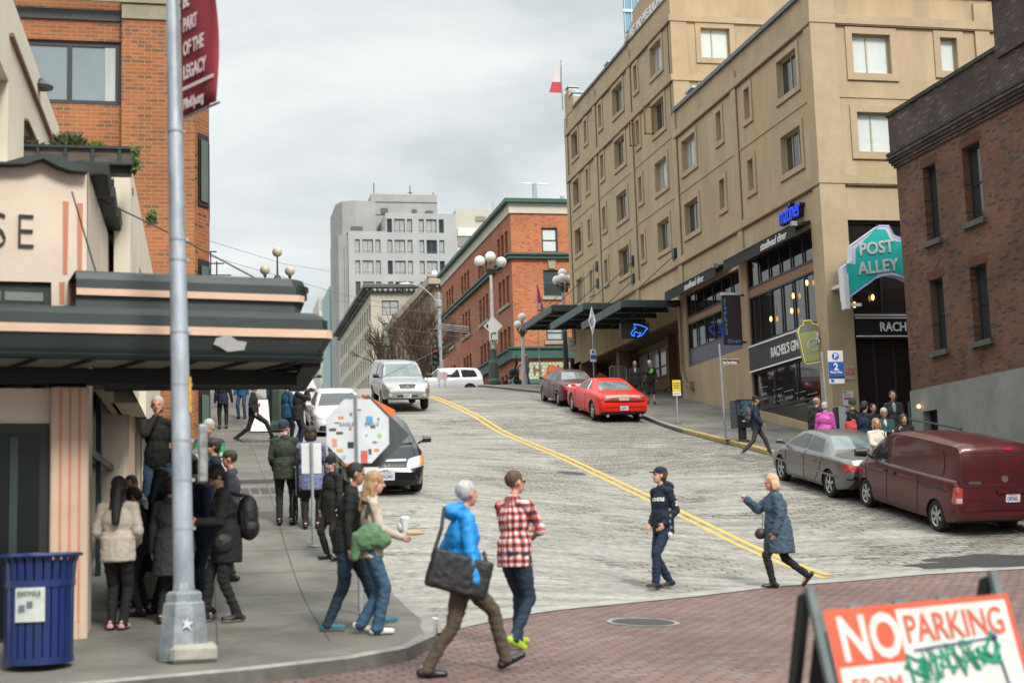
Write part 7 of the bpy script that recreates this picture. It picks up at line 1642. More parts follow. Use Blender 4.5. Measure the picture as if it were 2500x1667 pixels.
# right pavement
p30 = person('man in black cap and navy jacket with grey backpack stepping off the right kerb', ph(1741, 1050, .1), -105, 1.72, cloth('navy_shell', (.012, .024, .05)), hem=.14, t=.018, trousers=cloth('plum_brown', (.05, .035, .035)), shoe=mat('grey_trainer', (.25, .26, .28), .6), sole=mat('cream_sole', (.45, .42, .36)), hair='crop', hair_m=HB, hat=('cap', blk), skin='tan', feet=[(-.08, .36, .0, 0, 0), (.08, -.40, .04, -20, 0)], hands=[(-.2, .2, .9), (.22, .14, .9)], drop=.05, vox=.014)
p31 = person('blonde ponytailed woman in a black coat carrying a small red handled bag', pd(1873, 38.0, 1000), -70, 1.80, blk, 'coat', hem=.3, t=.02, trousers=jeand, hair='bun', hair_m=HBl, skin='mid', lean=8, head=(-10, -12), vox=V3, group='people on the right pavement')
p32 = person('grey haired woman in a magenta jacket with a black bag', pd(1896, 37.3, 1000), -40, 1.74, mat('magenta_shell', (.52, .07, .36), .5, var=.15, vscale=6), hem=.22, t=.025, trousers=blk, hair='short', hair_m=HG, skin='mid', lean=6, build=1.1, vox=.014, group='people on the right pavement')
p33 = person('man in a dark green knitted hat and black coat by the alley entrance', pd(1963, 36.9, 1000), 30, 1.84, blk, 'coat', hem=.3, t=.02, trousers=blk, hair='none', hat=('beanie', cloth('bottle_green', (.02, .05, .035))), skin='pale', vox=V3, group='people on the right pavement')
p34 = person('black haired man in a navy jacket looking down beside the alley entrance', pd(1989, 35.6, 1000), -60, 1.88, cloth('navy_shell', (.012, .024, .05)), hem=.16, t=.02, trousers=cloth('khaki', (.24, .19, .13)), hair='thick', hair_m=HB, skin='mid', head=(0, -24), hands=[(-.1, .3, 1.1), (.1, .3, 1.1)], vox=V3, group='people on the right pavement')
p35 = person('woman in black whose face shows between the two taller men', pd(2009, 37.2, 1000), 172, 1.70, blk, 'coat', hem=.2, t=.02, trousers=blk, hair='short', hair_m=HDk, skin='mid', vox=V3, group='people on the right pavement')
p36 = person('grey haired man in sunglasses and a teal fleece with his arms folded', pd(2033, 35.0, 1000), 168, 1.78, cloth('teal_fleece', (.02, .065, .075)), 'fleece', hem=.12, t=.02, trousers=cloth('pale_grey', (.30, .33, .34)), leg='full', hair='short', hair_m=HG, skin='red', glasses=True, hands=[(.08, .22, 1.15), (-.08, .24, 1.15)], hint=[(-1, 0, -1), (1, 0, -1)], build=1.15, under=wsh, vox=.014, group='people on the right pavement')
p37 = person('man in a dark suit jacket and pale blue shirt standing tallest at the back', pd(2056, 38.4, 1000), 166, 1.96, char, 'suit_jacket', hem=.2, t=.012, trousers=char, hair='short', hair_m=HDk, skin='red', under=cloth('pale_blue_shirt', (.35, .42, .55)), vox=V3, group='people on the right pavement')
p38 = person('wavy blonde woman in a long white coat with hands clasped', pd(2014, 33.0, 1000), 170, 1.70, cloth('white_coat', (.60, .56, .46), var=.08), 'coat', hem=.42, t=.018, trousers=blk, hair='bob', hair_m=HBl, skin='mid', hands=[(.06, .24, 1.05), (-.04, .24, 1.05)], hint=[(-1, -.2, -.6), (1, -.2, -.6)], vox=.014, group='people on the right pavement')
p39 = person('brown haired woman in a black coat pointing with one hand', pd(2078, 34.2, 1000), 150, 1.70, blk, 'coat', hem=.3, t=.018, trousers=blk, hair='long', hair_m=HBr, skin='pale', hands=[(-.2, .1, .9), (.12, .3, 1.35)], hint=[None, (.4, 0, -1)], curl=(.5, 'point'), head=(20, 0), vox=.014, group='people on the right pavement')
p40 = person('black haired person in a bright red jacket seen from behind', (16.3, 33.9), -5, 1.62, mat('red_shell', (.50, .018, .02), .55, var=.15, vscale=6), hem=.2, t=.03, trousers=jeand, hair='short', hair_m=HB, skin='mid', build=1.15, vox=.014, drop=.06, lean=6, group='people on the right pavement')
# --- bags ---------------------------------------------------------
def bag(name, label, host, blobs, m, vox=.013, strap=None, cat='bag', folds_=.008, group=None, extra=None):
    T = thing(name, label, cat, host.location, host.rotation_euler.z, group); b = B()
    for q in blobs:
        if q[0] == 'e': ellip(b, q[1], q[2], q[3] if len(q) > 3 else None)
        elif q[0] == 'b': b.box(*q[1], bev=.02)
        else: capsule(b, *q[1:])
    me = rblob(b, vox, 2); folds(me, folds_, (12, 12, 12)); me.materials.append(m); me.shade_smooth(); link('pouch', me, T)
    if strap:
        b = B()
        for pts, r in strap: b.tube(pts, r, 6)
        b.build('strap', m if extra is None else extra, T)
    return T
nyl = mat('black_nylon', (.014, .013, .014), .55, var=.25, vscale=8, bump=.3, bscale=60)
Mr = Matrix.Rotation(R(8), 3, 'Y')
s1 = 1.8 / 1.75
mb = bag('messenger_bag', 'large black messenger bag slung across the man in the bright blue jacket', p1, [('b', (.17, .33, -.36, .20, .74, 1.08))], nyl, .014, strap=[([(.24, -.32, 1.06), (.20, -.22, 1.32), (.04, -.16, 1.50), (-.14, -.04, 1.53), (-.2, .1, 1.38)], .018), ([(.25, .18, .98), (.22, .16, 1.1)], .018)])
mb.children[0].data.transform(Matrix.Translation((.25, -.08, .91)) @ Matrix.Rotation(R(-17), 4, 'X') @ Matrix.Translation((-.25, .08, -.91)))
bag('shoulder_bag', 'slouchy green jacket and dark bag over the shoulder of the blonde girl', p6, [('e', (.19, -.02, 1.0), (.075, .17, .13), Matrix.Rotation(R(28), 3, 'X')), ('e', (.19, .09, .96), (.06, .11, .09)), ('c', (.18, -.15, 1.0), (.15, -.17, .80), .06, .045)], cloth('sage_green', (.10, .20, .10)), .012, strap=[([(.20, -.06, 1.18), (.19, -.02, 1.33), (.06, -.08, 1.36)], .02)], extra=nyl, folds_=.011)
bag('backpack', 'black backpack on the man looking at his phone', p8, [('e', (0, -.24, 1.18), (.15, .12, .24)), ('e', (0, -.25, 1.04), (.16, .12, .14))], nyl, .013, strap=[([(-.12, -.2, 1.4), (-.13, .02, 1.46), (-.13, .14, 1.2)], .02), ([(.12, -.2, 1.4), (.13, .02, 1.46), (.13, .14, 1.2)], .02)])
bag('shoulder_bag', 'black shoulder bag at the hip of the man with the backpack', p8, [('e', (-.20, .06, .88), (.05, .11, .11))], nyl, .013)
bag('backpack', 'grey backpack on the man stepping off the right kerb', p30, [('e', (0, -.20, 1.18), (.13, .10, .20)), ('e', (0, -.21, 1.05), (.13, .10, .12))], mat('grey_nylon', (.05, .055, .065), .6, var=.2, vscale=8), .015)
bag('handbag', 'small brown handbag hanging in front of the woman in the slate coat', p4, [('e', (-.02, .28, .82), (.05, .085, .085))], mat('brown_leather', (.03, .02, .016), .5), .012, strap=[([(-.02, .25, .88), (.02, .22, 1.1), (.08, .26, 1.15)], .006)])
bag('shoulder_bag', 'black shoulder bag on the woman in the magenta jacket', p32, [('e', (.20, .0, .92), (.08, .15, .15))], nyl, .015, strap=[([(.2, .0, 1.0), (.16, .02, 1.35), (-.05, .0, 1.42)], .012)])
bag('shoulder_bag', 'dark blue shoulder bag on the woman in the white coat', p38, [('e', (-.22, .10, .88), (.06, .12, .13))], cloth('royal', (.015, .03, .10)), .015, strap=[([(-.2, .1, 1.0), (-.14, .12, 1.42)], .012)])
bag('handbag', 'black handbag with red handles held by the woman in the black coat', p31, [('e', (-.26, .1, .62), (.05, .12, .11))], mat('red_brown', (.12, .02, .02), .5), .015)
ph_ = thing('phone', 'dark phone in the hands of the man with the backpack', 'phone', p8.location, p8.rotation_euler.z); b = B(); b.box(-.035, .035, .405, .415, 1.15, 1.29); b.build('case', mat('phone_red', (.05, .015, .015), .3), ph_)
sn = thing('snack_tray', 'white paper cone and bread held by the blonde girl', 'food', p6.location, p6.rotation_euler.z)
b = B(); b.lathe([(.02, 0), (.055, .14), (.05, .15), (.02, .16)], (.02, .36, 1.04), 10); b.sph((-.03, .33, 1.1), (.06, .05, .07)); b.build('paper', mat('paper_white', (.70, .74, .76), .7), sn); b = B(); ellip(b, (.08, .46, 1.02), (.03, .10, .025)); b.build('bread', mat('bread', (.50, .33, .15), .8), sn)
cmx = thing('camera', 'black camera held up by the person in the black padded jacket', 'camera', p22.location, p22.rotation_euler.z); b = B(); b.box(-.08, .1, .33, .40, 1.5, 1.6); b.lathe([(.04, .40), (.045, .5)], (.01, 0, 1.55), 12, axis='y'); b.build('case', M_grl, cmx)
# lettering on the boy's clothes
Tb = p3
def plabel(s_, size, o, u, m=None, sx=.9, host=None, w=(0, 0, 1)): text(s_, size, frame(o, u, w), 'lettering', m or M_white, host or Tb, .003, .004, sx=sx)
def wrap(o, dr, host):
    jk = [c for c in host.children if c.name.startswith('hoodie')][0].data; bv = BVHTree.FromPolygons([v.co for v in jk.vertices], [p.vertices for p in jk.polygons]); d = Vector(dr)
    for v in o.data.vertices:
        h = bv.ray_cast(v.co - d * .5, d)
        if h[0] is not None: v.co = h[0] - d * .005
text('MARINERS', .07, frame((.13, .18, 1.27), (-1, 0, 0), (0, 0, 1)), 'lettering', M_white, p3, 0, .003, sx=.8); wrap([c for c in p3.children if c.name.startswith('lettering')][0], (0, -1, 0), p3)
text('2', .085, frame((-.262, -.02, 1.20), (0, -1, 0), (0, 0, 1)), 'lettering', M_white, p3, 0, .003); wrap([c for c in p3.children if c.name.startswith('lettering')][-1], (1, 0, 0), p3)

for i in range(4): b = B(); b.sph((-.262, .10 - .015 * (i % 2), 1.14 - i * .085), (.006, .022, .025), 8, 6); b.build('print', mat('faded_print', (.16, .19, .22), .7), p3)
b = B(); b.prism([(0, .03), (.02, .01), (.06, .0), (.025, -.015), (.03, -.05), (0, -.02), (-.03, -.045), (-.02, -.01), (-.05, .005), (-.015, .012)], (-.185, .05, .80), (0, -1, 0), (0, 0, 1), (-.006, 0, 0)); b.build('emblem', M_white, p3)
# ================================================================= street furniture and signs
M_galv = mat('galvanised_pole', (.34, .37, .40), .5, .35, var=.3, vscale=5, bump=.1)
M_sgnw = mat('sign_white', (.66, .67, .66), .45, var=.06, vscale=6)
M_sgnb = mat('sign_blue', (.02, .09, .42), .45)
M_org = mat('construction_orange', (.80, .17, .035), .5)
M_globe = mat('globe_glass', (.74, .72, .66), .35, var=.05)
M_globey = mat('globe_glass_aged', (.50, .47, .34), .4, var=.1)
M_bronze = mat('bronze_ornament', (.09, .065, .035), .6, .3, var=.3, vscale=8)
# -- big steel pole with banner
pz = g(-.2, 13.8) + .15
lp = thing('banner_pole', 'tall weathered steel pole with octagonal base and stickers by the left kerb', 'lamp post', (-.21, 13.78, pz))
b = B(); pts = [(0, 0, .55), (-.03, 0, 2.5), (-.075, 0, 5.0), (-.13, 0, 8.2)]
b.tube(pts, [.096, .088, .070, .055], 16); b.build('pole', mat('weathered_steel', (.40, .455, .51), .5, .35, var=.42, vscale=4.5, bump=.15, stretch=(1, 1, .35)), lp, smooth=40)
b = B()
def octring(r, z, k=.42): return [(r * math.cos(math.pi / 8 + j * math.pi / 4), r * math.sin(math.pi / 8 + j * math.pi / 4), z) for j in range(8)]
b.loft([octring(.24, 0), octring(.225, .25), octring(.20, .50), octring(.20, .51), octring(.175, .53), octring(.175, .60), octring(.15, .62), octring(.11, .63), octring(.10, .70)], True)
b.build('base', mat('base_steel', (.27, .30, .32), .6, .3, var=.45, vscale=7, bump=.2), lp)
b = B(); b.box(-.12, .30, -.30, .1, -.02, .15, bev=.04); b.build('concrete_foot', mat('pale_concrete', (.36, .34, .29), .9, var=.25, vscale=6, bump=.3), lp)
b = B()
for z, x in ((2.02, -.02), (2.55, -.03), (1.2, -.01), (1.65, -.015), (3.05, -.04), (3.75, -.05), (3.95, -.055), (5.02, -.075)): r = .094 - z * .005; b.lathe([(r + .008, z - .012), (r + .008, z + .012)], (x, 0, 0), 16); b.box(x + r * .9, x + r + .03, -.015, .015, z - .015, z + .015)
b.build('pole_band', M_galv, lp)
b = B(); b.prism([(0, .05), (.012, .012), (.06, .01), (.02, -.015), (.035, -.06), (0, -.03), (-.045, -.05), (-.018, -.01), (-.04, .04), (-.01, .015)], (.03, -.235, .34), (1, 0, 0), (0, -.2, 1), (0, -.006, 0)); b.build('sticker', M_white, lp)
b = B(); b.tube([(.055, -.03, 2.28), (.053, -.035, 2.62)], .022, 6); b.build('paper_strip', mat('yellow_paper', (.55, .30, .05), .7, var=.5, vscale=30), lp)
b = B(); b.box(.13, .22, .02, .14, 1.62, 2.18, bev=.02); b.box(.08, .14, .05, .1, 1.9, 1.94); b.build('control_box', mat('stickered_box', (.26, .27, .27), .6, var=.6, vscale=12), lp)
bn_ = thing('street_banner', 'dark red street banner with white words hanging from the steel pole', 'banner', (-.21, 13.78, pz), world=True)
rt = Vector((.52, -.85, 0)).normalized(); o_ = Vector((-.205, 13.74, 0)); xb = [atd(402, 278, 1), atd(473, 235, 1)]
zlo = aty(402, 276, 13.75).z; bw = .62; b = B(); rows_ = []
for i in range(15):
    rows_.append([])
    for j in range(9):
        u = bw * j / 8; zz = zlo + .03 + i * .14; w = .03 * math.sin(j * 1.1 + i * .5) * (j / 8)
        q = o_ + Vector((-.01 * i * .2 * 0 - (zz - zlo) * .02, 0, 0)) + rt * u + Vector((-.85, -.52, 0)) * w; rows_[-1].append((q.x, q.y, zz + .0 * u))
b.loft(rows_, False, False, False); bo = b.build('cloth', mat('banner_red', (.22, .016, .026), .7, var=.1, vscale=4), bn_, smooth=60); md = bo.modifiers.new('s', 'SOLIDIFY'); md.thickness = .006
for s_, z, h_ in (('BE', 1.10, .19), ('PART', .86, .19), ('OF THE', .62, .19), ('LEGACY', .38, .19), ('PikeUp.org', .085, .14)):
    Tt = frame(o_ + rt * .05 + Vector((0, 0, zlo + z)), rt, (0, 0, 1)); Tt.translation += Vector((-.85, -.52, 0)) * .035; text(s_, h_, Tt, 'lettering', mat('banner_white', (.68, .55, .57), .7), bn_, .002, .006, sx=.58)
b = B(); q = o_ + Vector((-.85, -.52, 0)) * .035 + Vector((0, 0, zlo + .27)); b.prism([(.04, 0), (bw - .02, 0), (bw - .02, .035), (.04, .035)], q, rt, (0, 0, 1), Vector((-.85, -.52, 0)) * .003); b.build('banner_line', mat('banner_white', (.68, .55, .57)), bn_)
b = B(); q = o_ + Vector((0, 0, zlo + .02)); b.tube([q, q + rt * (bw + .03)], .012, 6); b.build('banner_arm', M_galv, bn_)
# -- blue slatted bin
tb = thing('litter_bin', 'blue slatted steel recycling bin with a paper notice at the left kerb', 'bin', (hit(88, 1532, .15).x, hit(88, 1532, .15).y, g(-1.5, 13.8) + .15), R(12))
M_blue = mat('blue_enamel', (.005, .022, .12), .35, .0, var=.2, vscale=10, coat=.3)
b = B()
for k in range(26):
    a = 2 * math.pi * k / 26; c_, s__ = math.cos(a), math.sin(a); tx, ty = -s__, c_; w = .030; rr = [(.30, .06), (.305, .70), (.31, .76), (.325, .93), (.35, .99)]
    b.loft([[((r) * c_ + tx * e * w, r * s__ + ty * e * w, z) for e in (-1, 1)] + [((r - .012) * c_ + tx * e * w, (r - .012) * s__ + ty * e * w, z) for e in (1, -1)] for r, z in rr], True)
b.build('slats', M_blue, tb)['kind'] = 'stuff'
b = B(); b.lathe([(.33, .98), (.375, .985), (.385, 1.0), (.375, 1.015), (.30, 1.02), (.29, 1.0)], n=36); b.lathe([(.318, .72), (.318, .78), (.306, .78), (.306, .72)], n=36); b.lathe([(.30, .04), (.312, .04), (.312, .10), (.30, .10)], n=36); b.build('rim', M_blue, tb, smooth=40)
b = B(); b.lathe([(.27, .05), (.27, .95)], n=24); b.build('liner', M_black, tb)
b = B(); b.loft([[(.332 * math.sin(a), -.332 * math.cos(a), z) for a in lin(-.75, .05, 9)] for z in (.42, .72)], False, False, False)
no = b.build('notice', mat('notice_paper', (.50, .54, .50), .7, var=.15, vscale=12), tb); md = no.modifiers.new('s', 'SOLIDIFY'); md.thickness = .004
text('RECYCLE', .05, frame((-.215, -.285, .655), (.93, -.36, 0), (0, 0, 1)), 'lettering', mat('green_ink', (.05, .12, .06), .6), tb, .002, .001)
b = B(); b.prism([(0, 0), (.05, 0), (.05, .05), (0, .05)], (-.20, -.29, .52), (.93, -.36, 0), (0, 0, 1), (-.002, -.004, 0)); b.prism([(.07, 0), (.12, 0), (.12, .05), (.07, .05)], (-.20, -.29, .55), (.93, -.36, 0), (0, 0, 1), (-.002, -.004, 0)); b.build('pictogram', mat('ink_grey', (.12, .14, .18), .6), tb)
cnx = thing('traffic_cone', 'tip of a yellow cone at the bottom edge beside the left kerb', 'cone', (-1.16, 12.25, g(-1.16, 12.25))); b = B(); b.lathe([(.15, 0), (.15, .02), (.05, .02), (.012, .22), (.004, .23)], n=14); b.build('cone', mat('cone_yellow', (.7, .45, .04), .5), cnx)
# -- octagonal sign back covered in stickers, with a second diamond sign behind
def sgn(b, c, rad, n, rot, face, th=.006, m=0):
    """flat n-gon plate centred at c, facing unit vector face"""
    f = Vector(face).normalized(); u = Vector((0, 0, 1)).cross(f).normalized(); w = Vector((0, 0, 1))
    b.prism([(rad * math.cos(rot + 2 * math.pi * j / n), rad * math.sin(rot + 2 * math.pi * j / n)) for j in range(n)], Vector(c) - f * th / 2, u, w, f * th, m)
    return f, u, w
oc = atd(822, 990, 16.6); og = g(oc.x, oc.y) + .15
st = thing('stop_sign', 'back of an octagonal road sign covered in colourful stickers on a grey post', 'sign', (oc.x, oc.y, og), world=True)
fc = -Vector((oc.x, oc.y, 0)).normalized()
b = B(); b.tube([(oc.x, oc.y + .03, og), (oc.x, oc.y + .03, oc.z + .42)], .028, 8); b.build('post', M_galv, st)
b = B(); f, u, w = sgn(b, oc, .405, 8, math.pi / 8, fc + Vector((.25, 0, 0))); b.build('plate', mat('dull_aluminium', (.60, .64, .66), .5, .0, var=.12, vscale=7), st)
rnd = random.Random(11); scols = [(.10, .34, .62), (.72, .26, .05), (.02, .03, .03), (.30, .62, .10), (.60, .12, .10), (.62, .38, .04), (.30, .55, .72), (.25, .26, .28), (.08, .08, .10), (.70, .30, .20)]
spots = [(.14, .13, .05, .055, 0), (-.20, .16, .04, .02, 1), (-.09, -.16, .045, .045, 2), (.26, -.05, .04, .04, 3), (.07, -.30, .05, .09, 4), (-.22, -.22, .045, .022, 5), (-.17, -.30, .03, .03, 6), (-.30, .02, .05, .02, 8), (-.22, -.02, .05, .018, 8), (-.28, -.13, .035, .06, 9), (.18, .05, .035, .018, 8), (.22, -.22, .04, .02, 1), (.20, -.13, .05, .02, 7), (.25, .14, .025, .03, 7), (-.25, .10, .05, .015, 7), (-.08, .20, .03, .035, 7), (.14, -.24, .022, .04, 8), (-.09, .03, .03, .03, 7), (.10, -.05, .02, .02, 7), (.02, .25, .04, .02, 7)]
for i, (a, c_, ww, hh, ci) in enumerate(spots):
    ww *= .8; hh *= .8
    b = B(); q = oc + u * (-a if u.x < 0 else a) + w * c_ + f * .006
    if ci in (3, 7): b.prism([(ww * math.cos(t_) * .8, hh * math.sin(t_) * .8) for t_ in lin(0, 5.8, 10)], q, u, w, f * .002)
    else: b.prism([(-ww, -hh), (ww, -hh), (ww, hh), (-ww, hh)], q, u, w, f * .002)
    b.build('sticker', mat('sticker_%d' % ci, scols[ci], .6, var=.45, vscale=45), st)
text('EAGLE', .06, frame(oc + u * (.22 if u.x < 0 else -.22) + w * .06 + f * .007, -u if u.x < 0 else u, w), 'lettering', mat('ink_grey', (.12, .14, .18)), st, .001); text('EAGLE', .06, frame(oc - u * (.08 if u.x < 0 else -.08) + w * .06 + f * .007, -u if u.x < 0 else u, w), 'lettering', mat('ink_grey', (.12, .14, .18)), st, .001)
b = B(); q = oc + Vector((0, 0, -.56)) + f * .0; u2 = -u if u.x < 0 else u; b.prism([(-.10, -.14), (.24, -.14), (.24, .14), (-.10, .14)], q, u2, w, f * .006); b.build('lower_plate', mat('dull_aluminium', (.52, .55, .57)), st); b = B(); b.tube([(oc.x - .02, oc.y - .05, oc.z - .42), (oc.x - .02, oc.y - .05, oc.z + .42)], .016, 6); b.build('clamp_rail', M_galv, st)
dm = thing('warning_sign', 'dark backed diamond road sign with orange flags behind the stickered octagon', 'sign', (oc.x + .1, oc.y + .35, og), world=True)
b = B(); dc = oc + Vector((.17, .35, -.04)); sgn(b, dc, .50, 4, 0, fc + Vector((-.35, 0, 0))); b.build('plate', mat('sign_back_dark', (.13, .145, .14), .5, .2, var=.2), dm)
b = B(); b.tube([(dc.x, dc.y + .03, og), (dc.x, dc.y + .03, dc.z + .5)], .025, 8); b.build('post', M_galv, dm)
b = B(); p0 = aty(850, 912, dc.y); p1_ = aty(905, 945, dc.y); b.prism([(0, 0), (.30, -.16), (.26, -.27), (.0, -.06)], p0, (1, 0, 0), (0, 0, 1), (0, .02, 0)); p2_ = aty(895, 1000, dc.y - .1); b.prism([(0, 0), (.2, .015), (.22, .035), (.22, -.02), (.2, -.015), (0, -.03)], p2_, (1, 0, 0), (0, 0, 1), (0, .02, 0)); p3_ = aty(836, 909, dc.y); b.sph(p3_, .03, 8, 6); b.build('orange_flag', M_org, dm)
# -- small two panel sign back on thin post
sp_ = hit(720, 1255, .15); s2_ = thing('parking_sign', 'back of a small white parking sign on a thin post on the left pavement', 'sign', tuple(sp_))
b = B(); b.tube([(0, 0, 0), (-.01, 0, 1.62)], .025, 8); b.lathe([(.12, 0), (.12, .015), (.04, .02)], n=12); b.build('post', M_galv, s2_)
b = B(); b.box(-.165, .145, .03, .036, 1.14, 1.62, bev=.001); b.build('plate', M_sgnw, s2_)
# -- NO PARKING A-frame, close to the camera
na = thing('barricade_sign', 'white and red no parking A-frame board standing on the brick street, cropped by the frame', 'sign', (3.0, 7.6, g(3, 7.6)), world=True)
tl, tr = atd(1890, 1402, 7.7), atd(2312, 1362, 8.1); uu = (tr - tl).normalized(); dn = (Vector((.165, -.05, -1)) - uu * Vector((.165, -.05, -1)).dot(uu)).normalized(); dn = (dn + Vector((.0, -.20, 0))).normalized(); dn = (dn - uu * dn.dot(uu)).normalized(); nf = dn.cross(uu).normalized()
if nf.y > 0: nf = -nf
W_ = (tr - tl).length; Hh = .66
def nb(b, a0, a1, c0, c1, t0, t1): b.prism([(a0, -c0), (a1, -c0), (a1, -c1), (a0, -c1)], tl + nf * t0, uu, -dn, nf * (t1 - t0))
b = B(); nb(b, 0, W_, 0, Hh, -.012, 0); b.build('board', mat('board_white', (.60, .61, .57), .55, var=.2, vscale=7), na)
M_nred = mat('sign_red_orange', (.62, .085, .03), .55, var=.18, vscale=10)
b = B(); nb(b, 0, .37 * W_, 0, .31, .001, .004); nb(b, .37 * W_, W_, 0, .028, .001, .004); nb(b, W_ - .026, W_, .028, Hh, .001, .004); nb(b, 0, .022, .31, Hh, .001, .004); b.build('red_panel', M_nred, na)
def nt_(s_, sz, a, c_, m, sx=.8, bd=0.): text(s_, sz, frame(tl + uu * a + dn * c_ + nf * .006, uu, -dn), 'lettering', m, na, .001, bd, sx=sx)
nt_('NO', .33, .055, .275, mat('board_white', (.62, .62, .58)), .74, .010); nt_('PARKING', .215, .37 * W_ + .03, .215, M_nred, .73, .002); nt_('FROM', .15, .07, .48, M_nred, .8)
b = B(); rs = random.Random(4); gp_ = tl + nf * .008
for k in range(9):
    a0 = .40 * W_ + k * .065; pts = []
    for j in range(11): pts.append(gp_ + uu * (a0 + .075 * rs.uniform(-1, 1) + j * .003) + dn * (.36 + .10 * rs.uniform(-1, 1) - k * .008))
    b.tube(pts, rs.choice((.004, .006, .010)), 4)
b.build('green_scribble', mat('green_spray', (.02, .33, .20), .6), na)
b = B(); b.tube([gp_ + uu * (.42 * W_) + dn * .26, gp_ + uu * (.86 * W_) + dn * .235], .006, 5); q = gp_ + uu * (.86 * W_) + dn * .235; b.tube([q, q + dn * .28 + uu * .02], .006, 5); b.sph(q, .02, 8, 6); b.sph(q + dn * .28 + uu * .02, .025, 8, 6); b.build('tie_line', mat('blue_cord', (.04, .07, .16), .6), na)
M_leg = mat('leg_grey', (.12, .15, .15), .6, var=.25, vscale=6)
for a, tp in ((-.03, .14), (W_ - .03, .14)):
    b = B(); q = tl + uu * a - dn * tp - nf * .02; e_ = q + dn * 1.45; q2 = q - nf * .02
    s_1 = uu * .022; s_2 = nf * .035
    b.loft([[q - s_1, q + s_1, q + s_1 - s_2, q - s_1 - s_2], [e_ - s_1, e_ + s_1, e_ + s_1 - s_2, e_ - s_1 - s_2]], True); b.build('leg', M_leg, na)
    b = B(); bk = (dn + Vector((-.02, .75, 0))).normalized(); q = tl + uu * a - dn * (tp - .02) - nf * .05; e_ = q + bk * 1.5
    b.loft([[q - s_1, q + s_1, q + s_1 - s_2 * 2.6, q - s_1 - s_2 * 2.6], [e_ - s_1, e_ + s_1, e_ + s_1 - s_2 * 2.6, e_ - s_1 - s_2 * 2.6]], True); b.build('leg', mat('leg_dark', (.018, .024, .024), .7), na)
b = B(); bk = (dn + Vector((-.02, .75, 0))).normalized(); q = tl - nf * .06 + bk * .12
b.prism([(.0, 0), (W_, 0), (W_, -.75), (.0, -.75)], q, uu, -bk, Vector((0, .012, 0))); b.build('rear_board', mat('leg_dark', (.018, .024, .024)), na)
b = B()
for k in (.18, .42, .66): b.prism([(k * W_ - .04, .0), (k * W_ + .04, .0), (k * W_ + .03, .028), (k * W_ - .03, .028)], tl - nf * .02, uu, -dn, -nf * .03)
b.build('bracket', M_leg, na)
# -- five globe lamps --------------------------------------------------
def globe_lamp(lab, base, top, r, n_side, m, body_m, arm=.75, group='globe street lamps', zb=None, skirt=True):
    T = thing('street_lamp', lab, 'street lamp', tuple(base), group=group); Hh_ = top - base[2]; b = B()
    b.lathe([(.16, .0), (.13, 1.2), (.10, Hh_ * .55), (.085, Hh_ - 1.0)], n=12); b.build('post', body_m, T, smooth=40)
    if skirt: b = B(); b.lathe([(.42, 0), (.42, .2), (.32, .35), (.30, 1.3), (.22, 1.5), (.2, 2.0), (.24, 2.05), (.17, 2.15)], n=8); b.build('base', mat('green_iron', (.05, .075, .06), .6, .2, var=.35, vscale=6), T)
    zc_ = Hh_ - 1.15; b = B(); kf = r / .33; b.lathe([(.09, zc_ - .3), (.2 * kf, zc_ - .1), (.3 * kf, zc_ + .05), (.16 * kf, zc_ + .2), (.07 * kf, zc_ + .35 * kf), (.05 * kf, Hh_ - r * 2)], n=12)
    for k in range(n_side): a = 2 * math.pi * k / n_side + .2; c_, s__ = math.cos(a), math.sin(a); b.tube([(0, 0, zc_), (c_ * arm * .5, s__ * arm * .5, zc_ - .12), (c_ * arm, s__ * arm, zc_), (c_ * arm, s__ * arm, zc_ + .16)], .045 * kf, 6); b.lathe([(.05 * kf, zc_ + .1), (.12 * kf, zc_ + .18), (.1 * kf, zc_ + .22)], (c_ * arm, s__ * arm, 0), 10)
    b.build('bracket', M_bronze, T)
    for k in range(n_side): a = 2 * math.pi * k / n_side + .2; b = B(); b.sph((math.cos(a) * arm, math.sin(a) * arm, zc_ + .2 + r), r, 18, 12); b.build('globe', m, T, smooth=180)
    b = B(); b.sph((0, 0, Hh_ - r), r, 18, 12); b.build('globe', m, T, smooth=180); return T
q = hit(1135, 883, .15); tz = aty(1127, 578, q.y).z
L1_ = globe_lamp('white globe lamp cluster on an ornate post at the hill crest carrying the turn sign', q, tz, .33, 2, M_globe, mat('white_post', (.50, .52, .52), .6, var=.2, vscale=6), .70)
zz_ = aty(1131, 750, q.y).z - q.z
b = B(); b.prism([(-.58, 0), (0, -.58), (.58, 0), (0, .58)], (0, -.24, zz_), (1, 0, 0), (0, 0, 1), (0, .02, 0)); b.build('diamond_plate', M_sgnw, L1_)
b = B(); b.box(-.26, .26, -.27, -.25, zz_ - 1.0, zz_ - .32); b.build('turn_plate', M_sgnw, L1_)
b = B(); b.tube([(-.14, -.285, zz_ - .76), (-.14, -.285, zz_ - .49), (-.10, -.285, zz_ - .44), (.05, -.285, zz_ - .44)], .028, 6); b.prism([(0, .08), (.13, 0), (0, -.08)], (.05, -.29, zz_ - .44), (1, 0, 0), (0, 0, 1), (0, .01, 0)); b.box(-.42, -.30, -.27, -.26, zz_ - .1, zz_ + .1); b.build('turn_arrow', M_black, L1_)
text('ONLY', .17, frame((-.22, -.285, zz_ - .96), (1, 0, 0), (0, 0, 1)), 'lettering', M_black, L1_, .004, .01, sx=.95)
y3 = 82.; q = aty(1204, 880, y3); q.z = g(q.x, y3) + .1
globe_lamp('smaller globe lamp on a white post behind the stroller at the hill crest', q, aty(1200, 719, y3).z, .24, 2, M_globe, mat('white_post', (.50, .52, .52)), .30, skirt=False)
y4 = 82.5; q = aty(1301, 880, y4); q.z = P(y4)
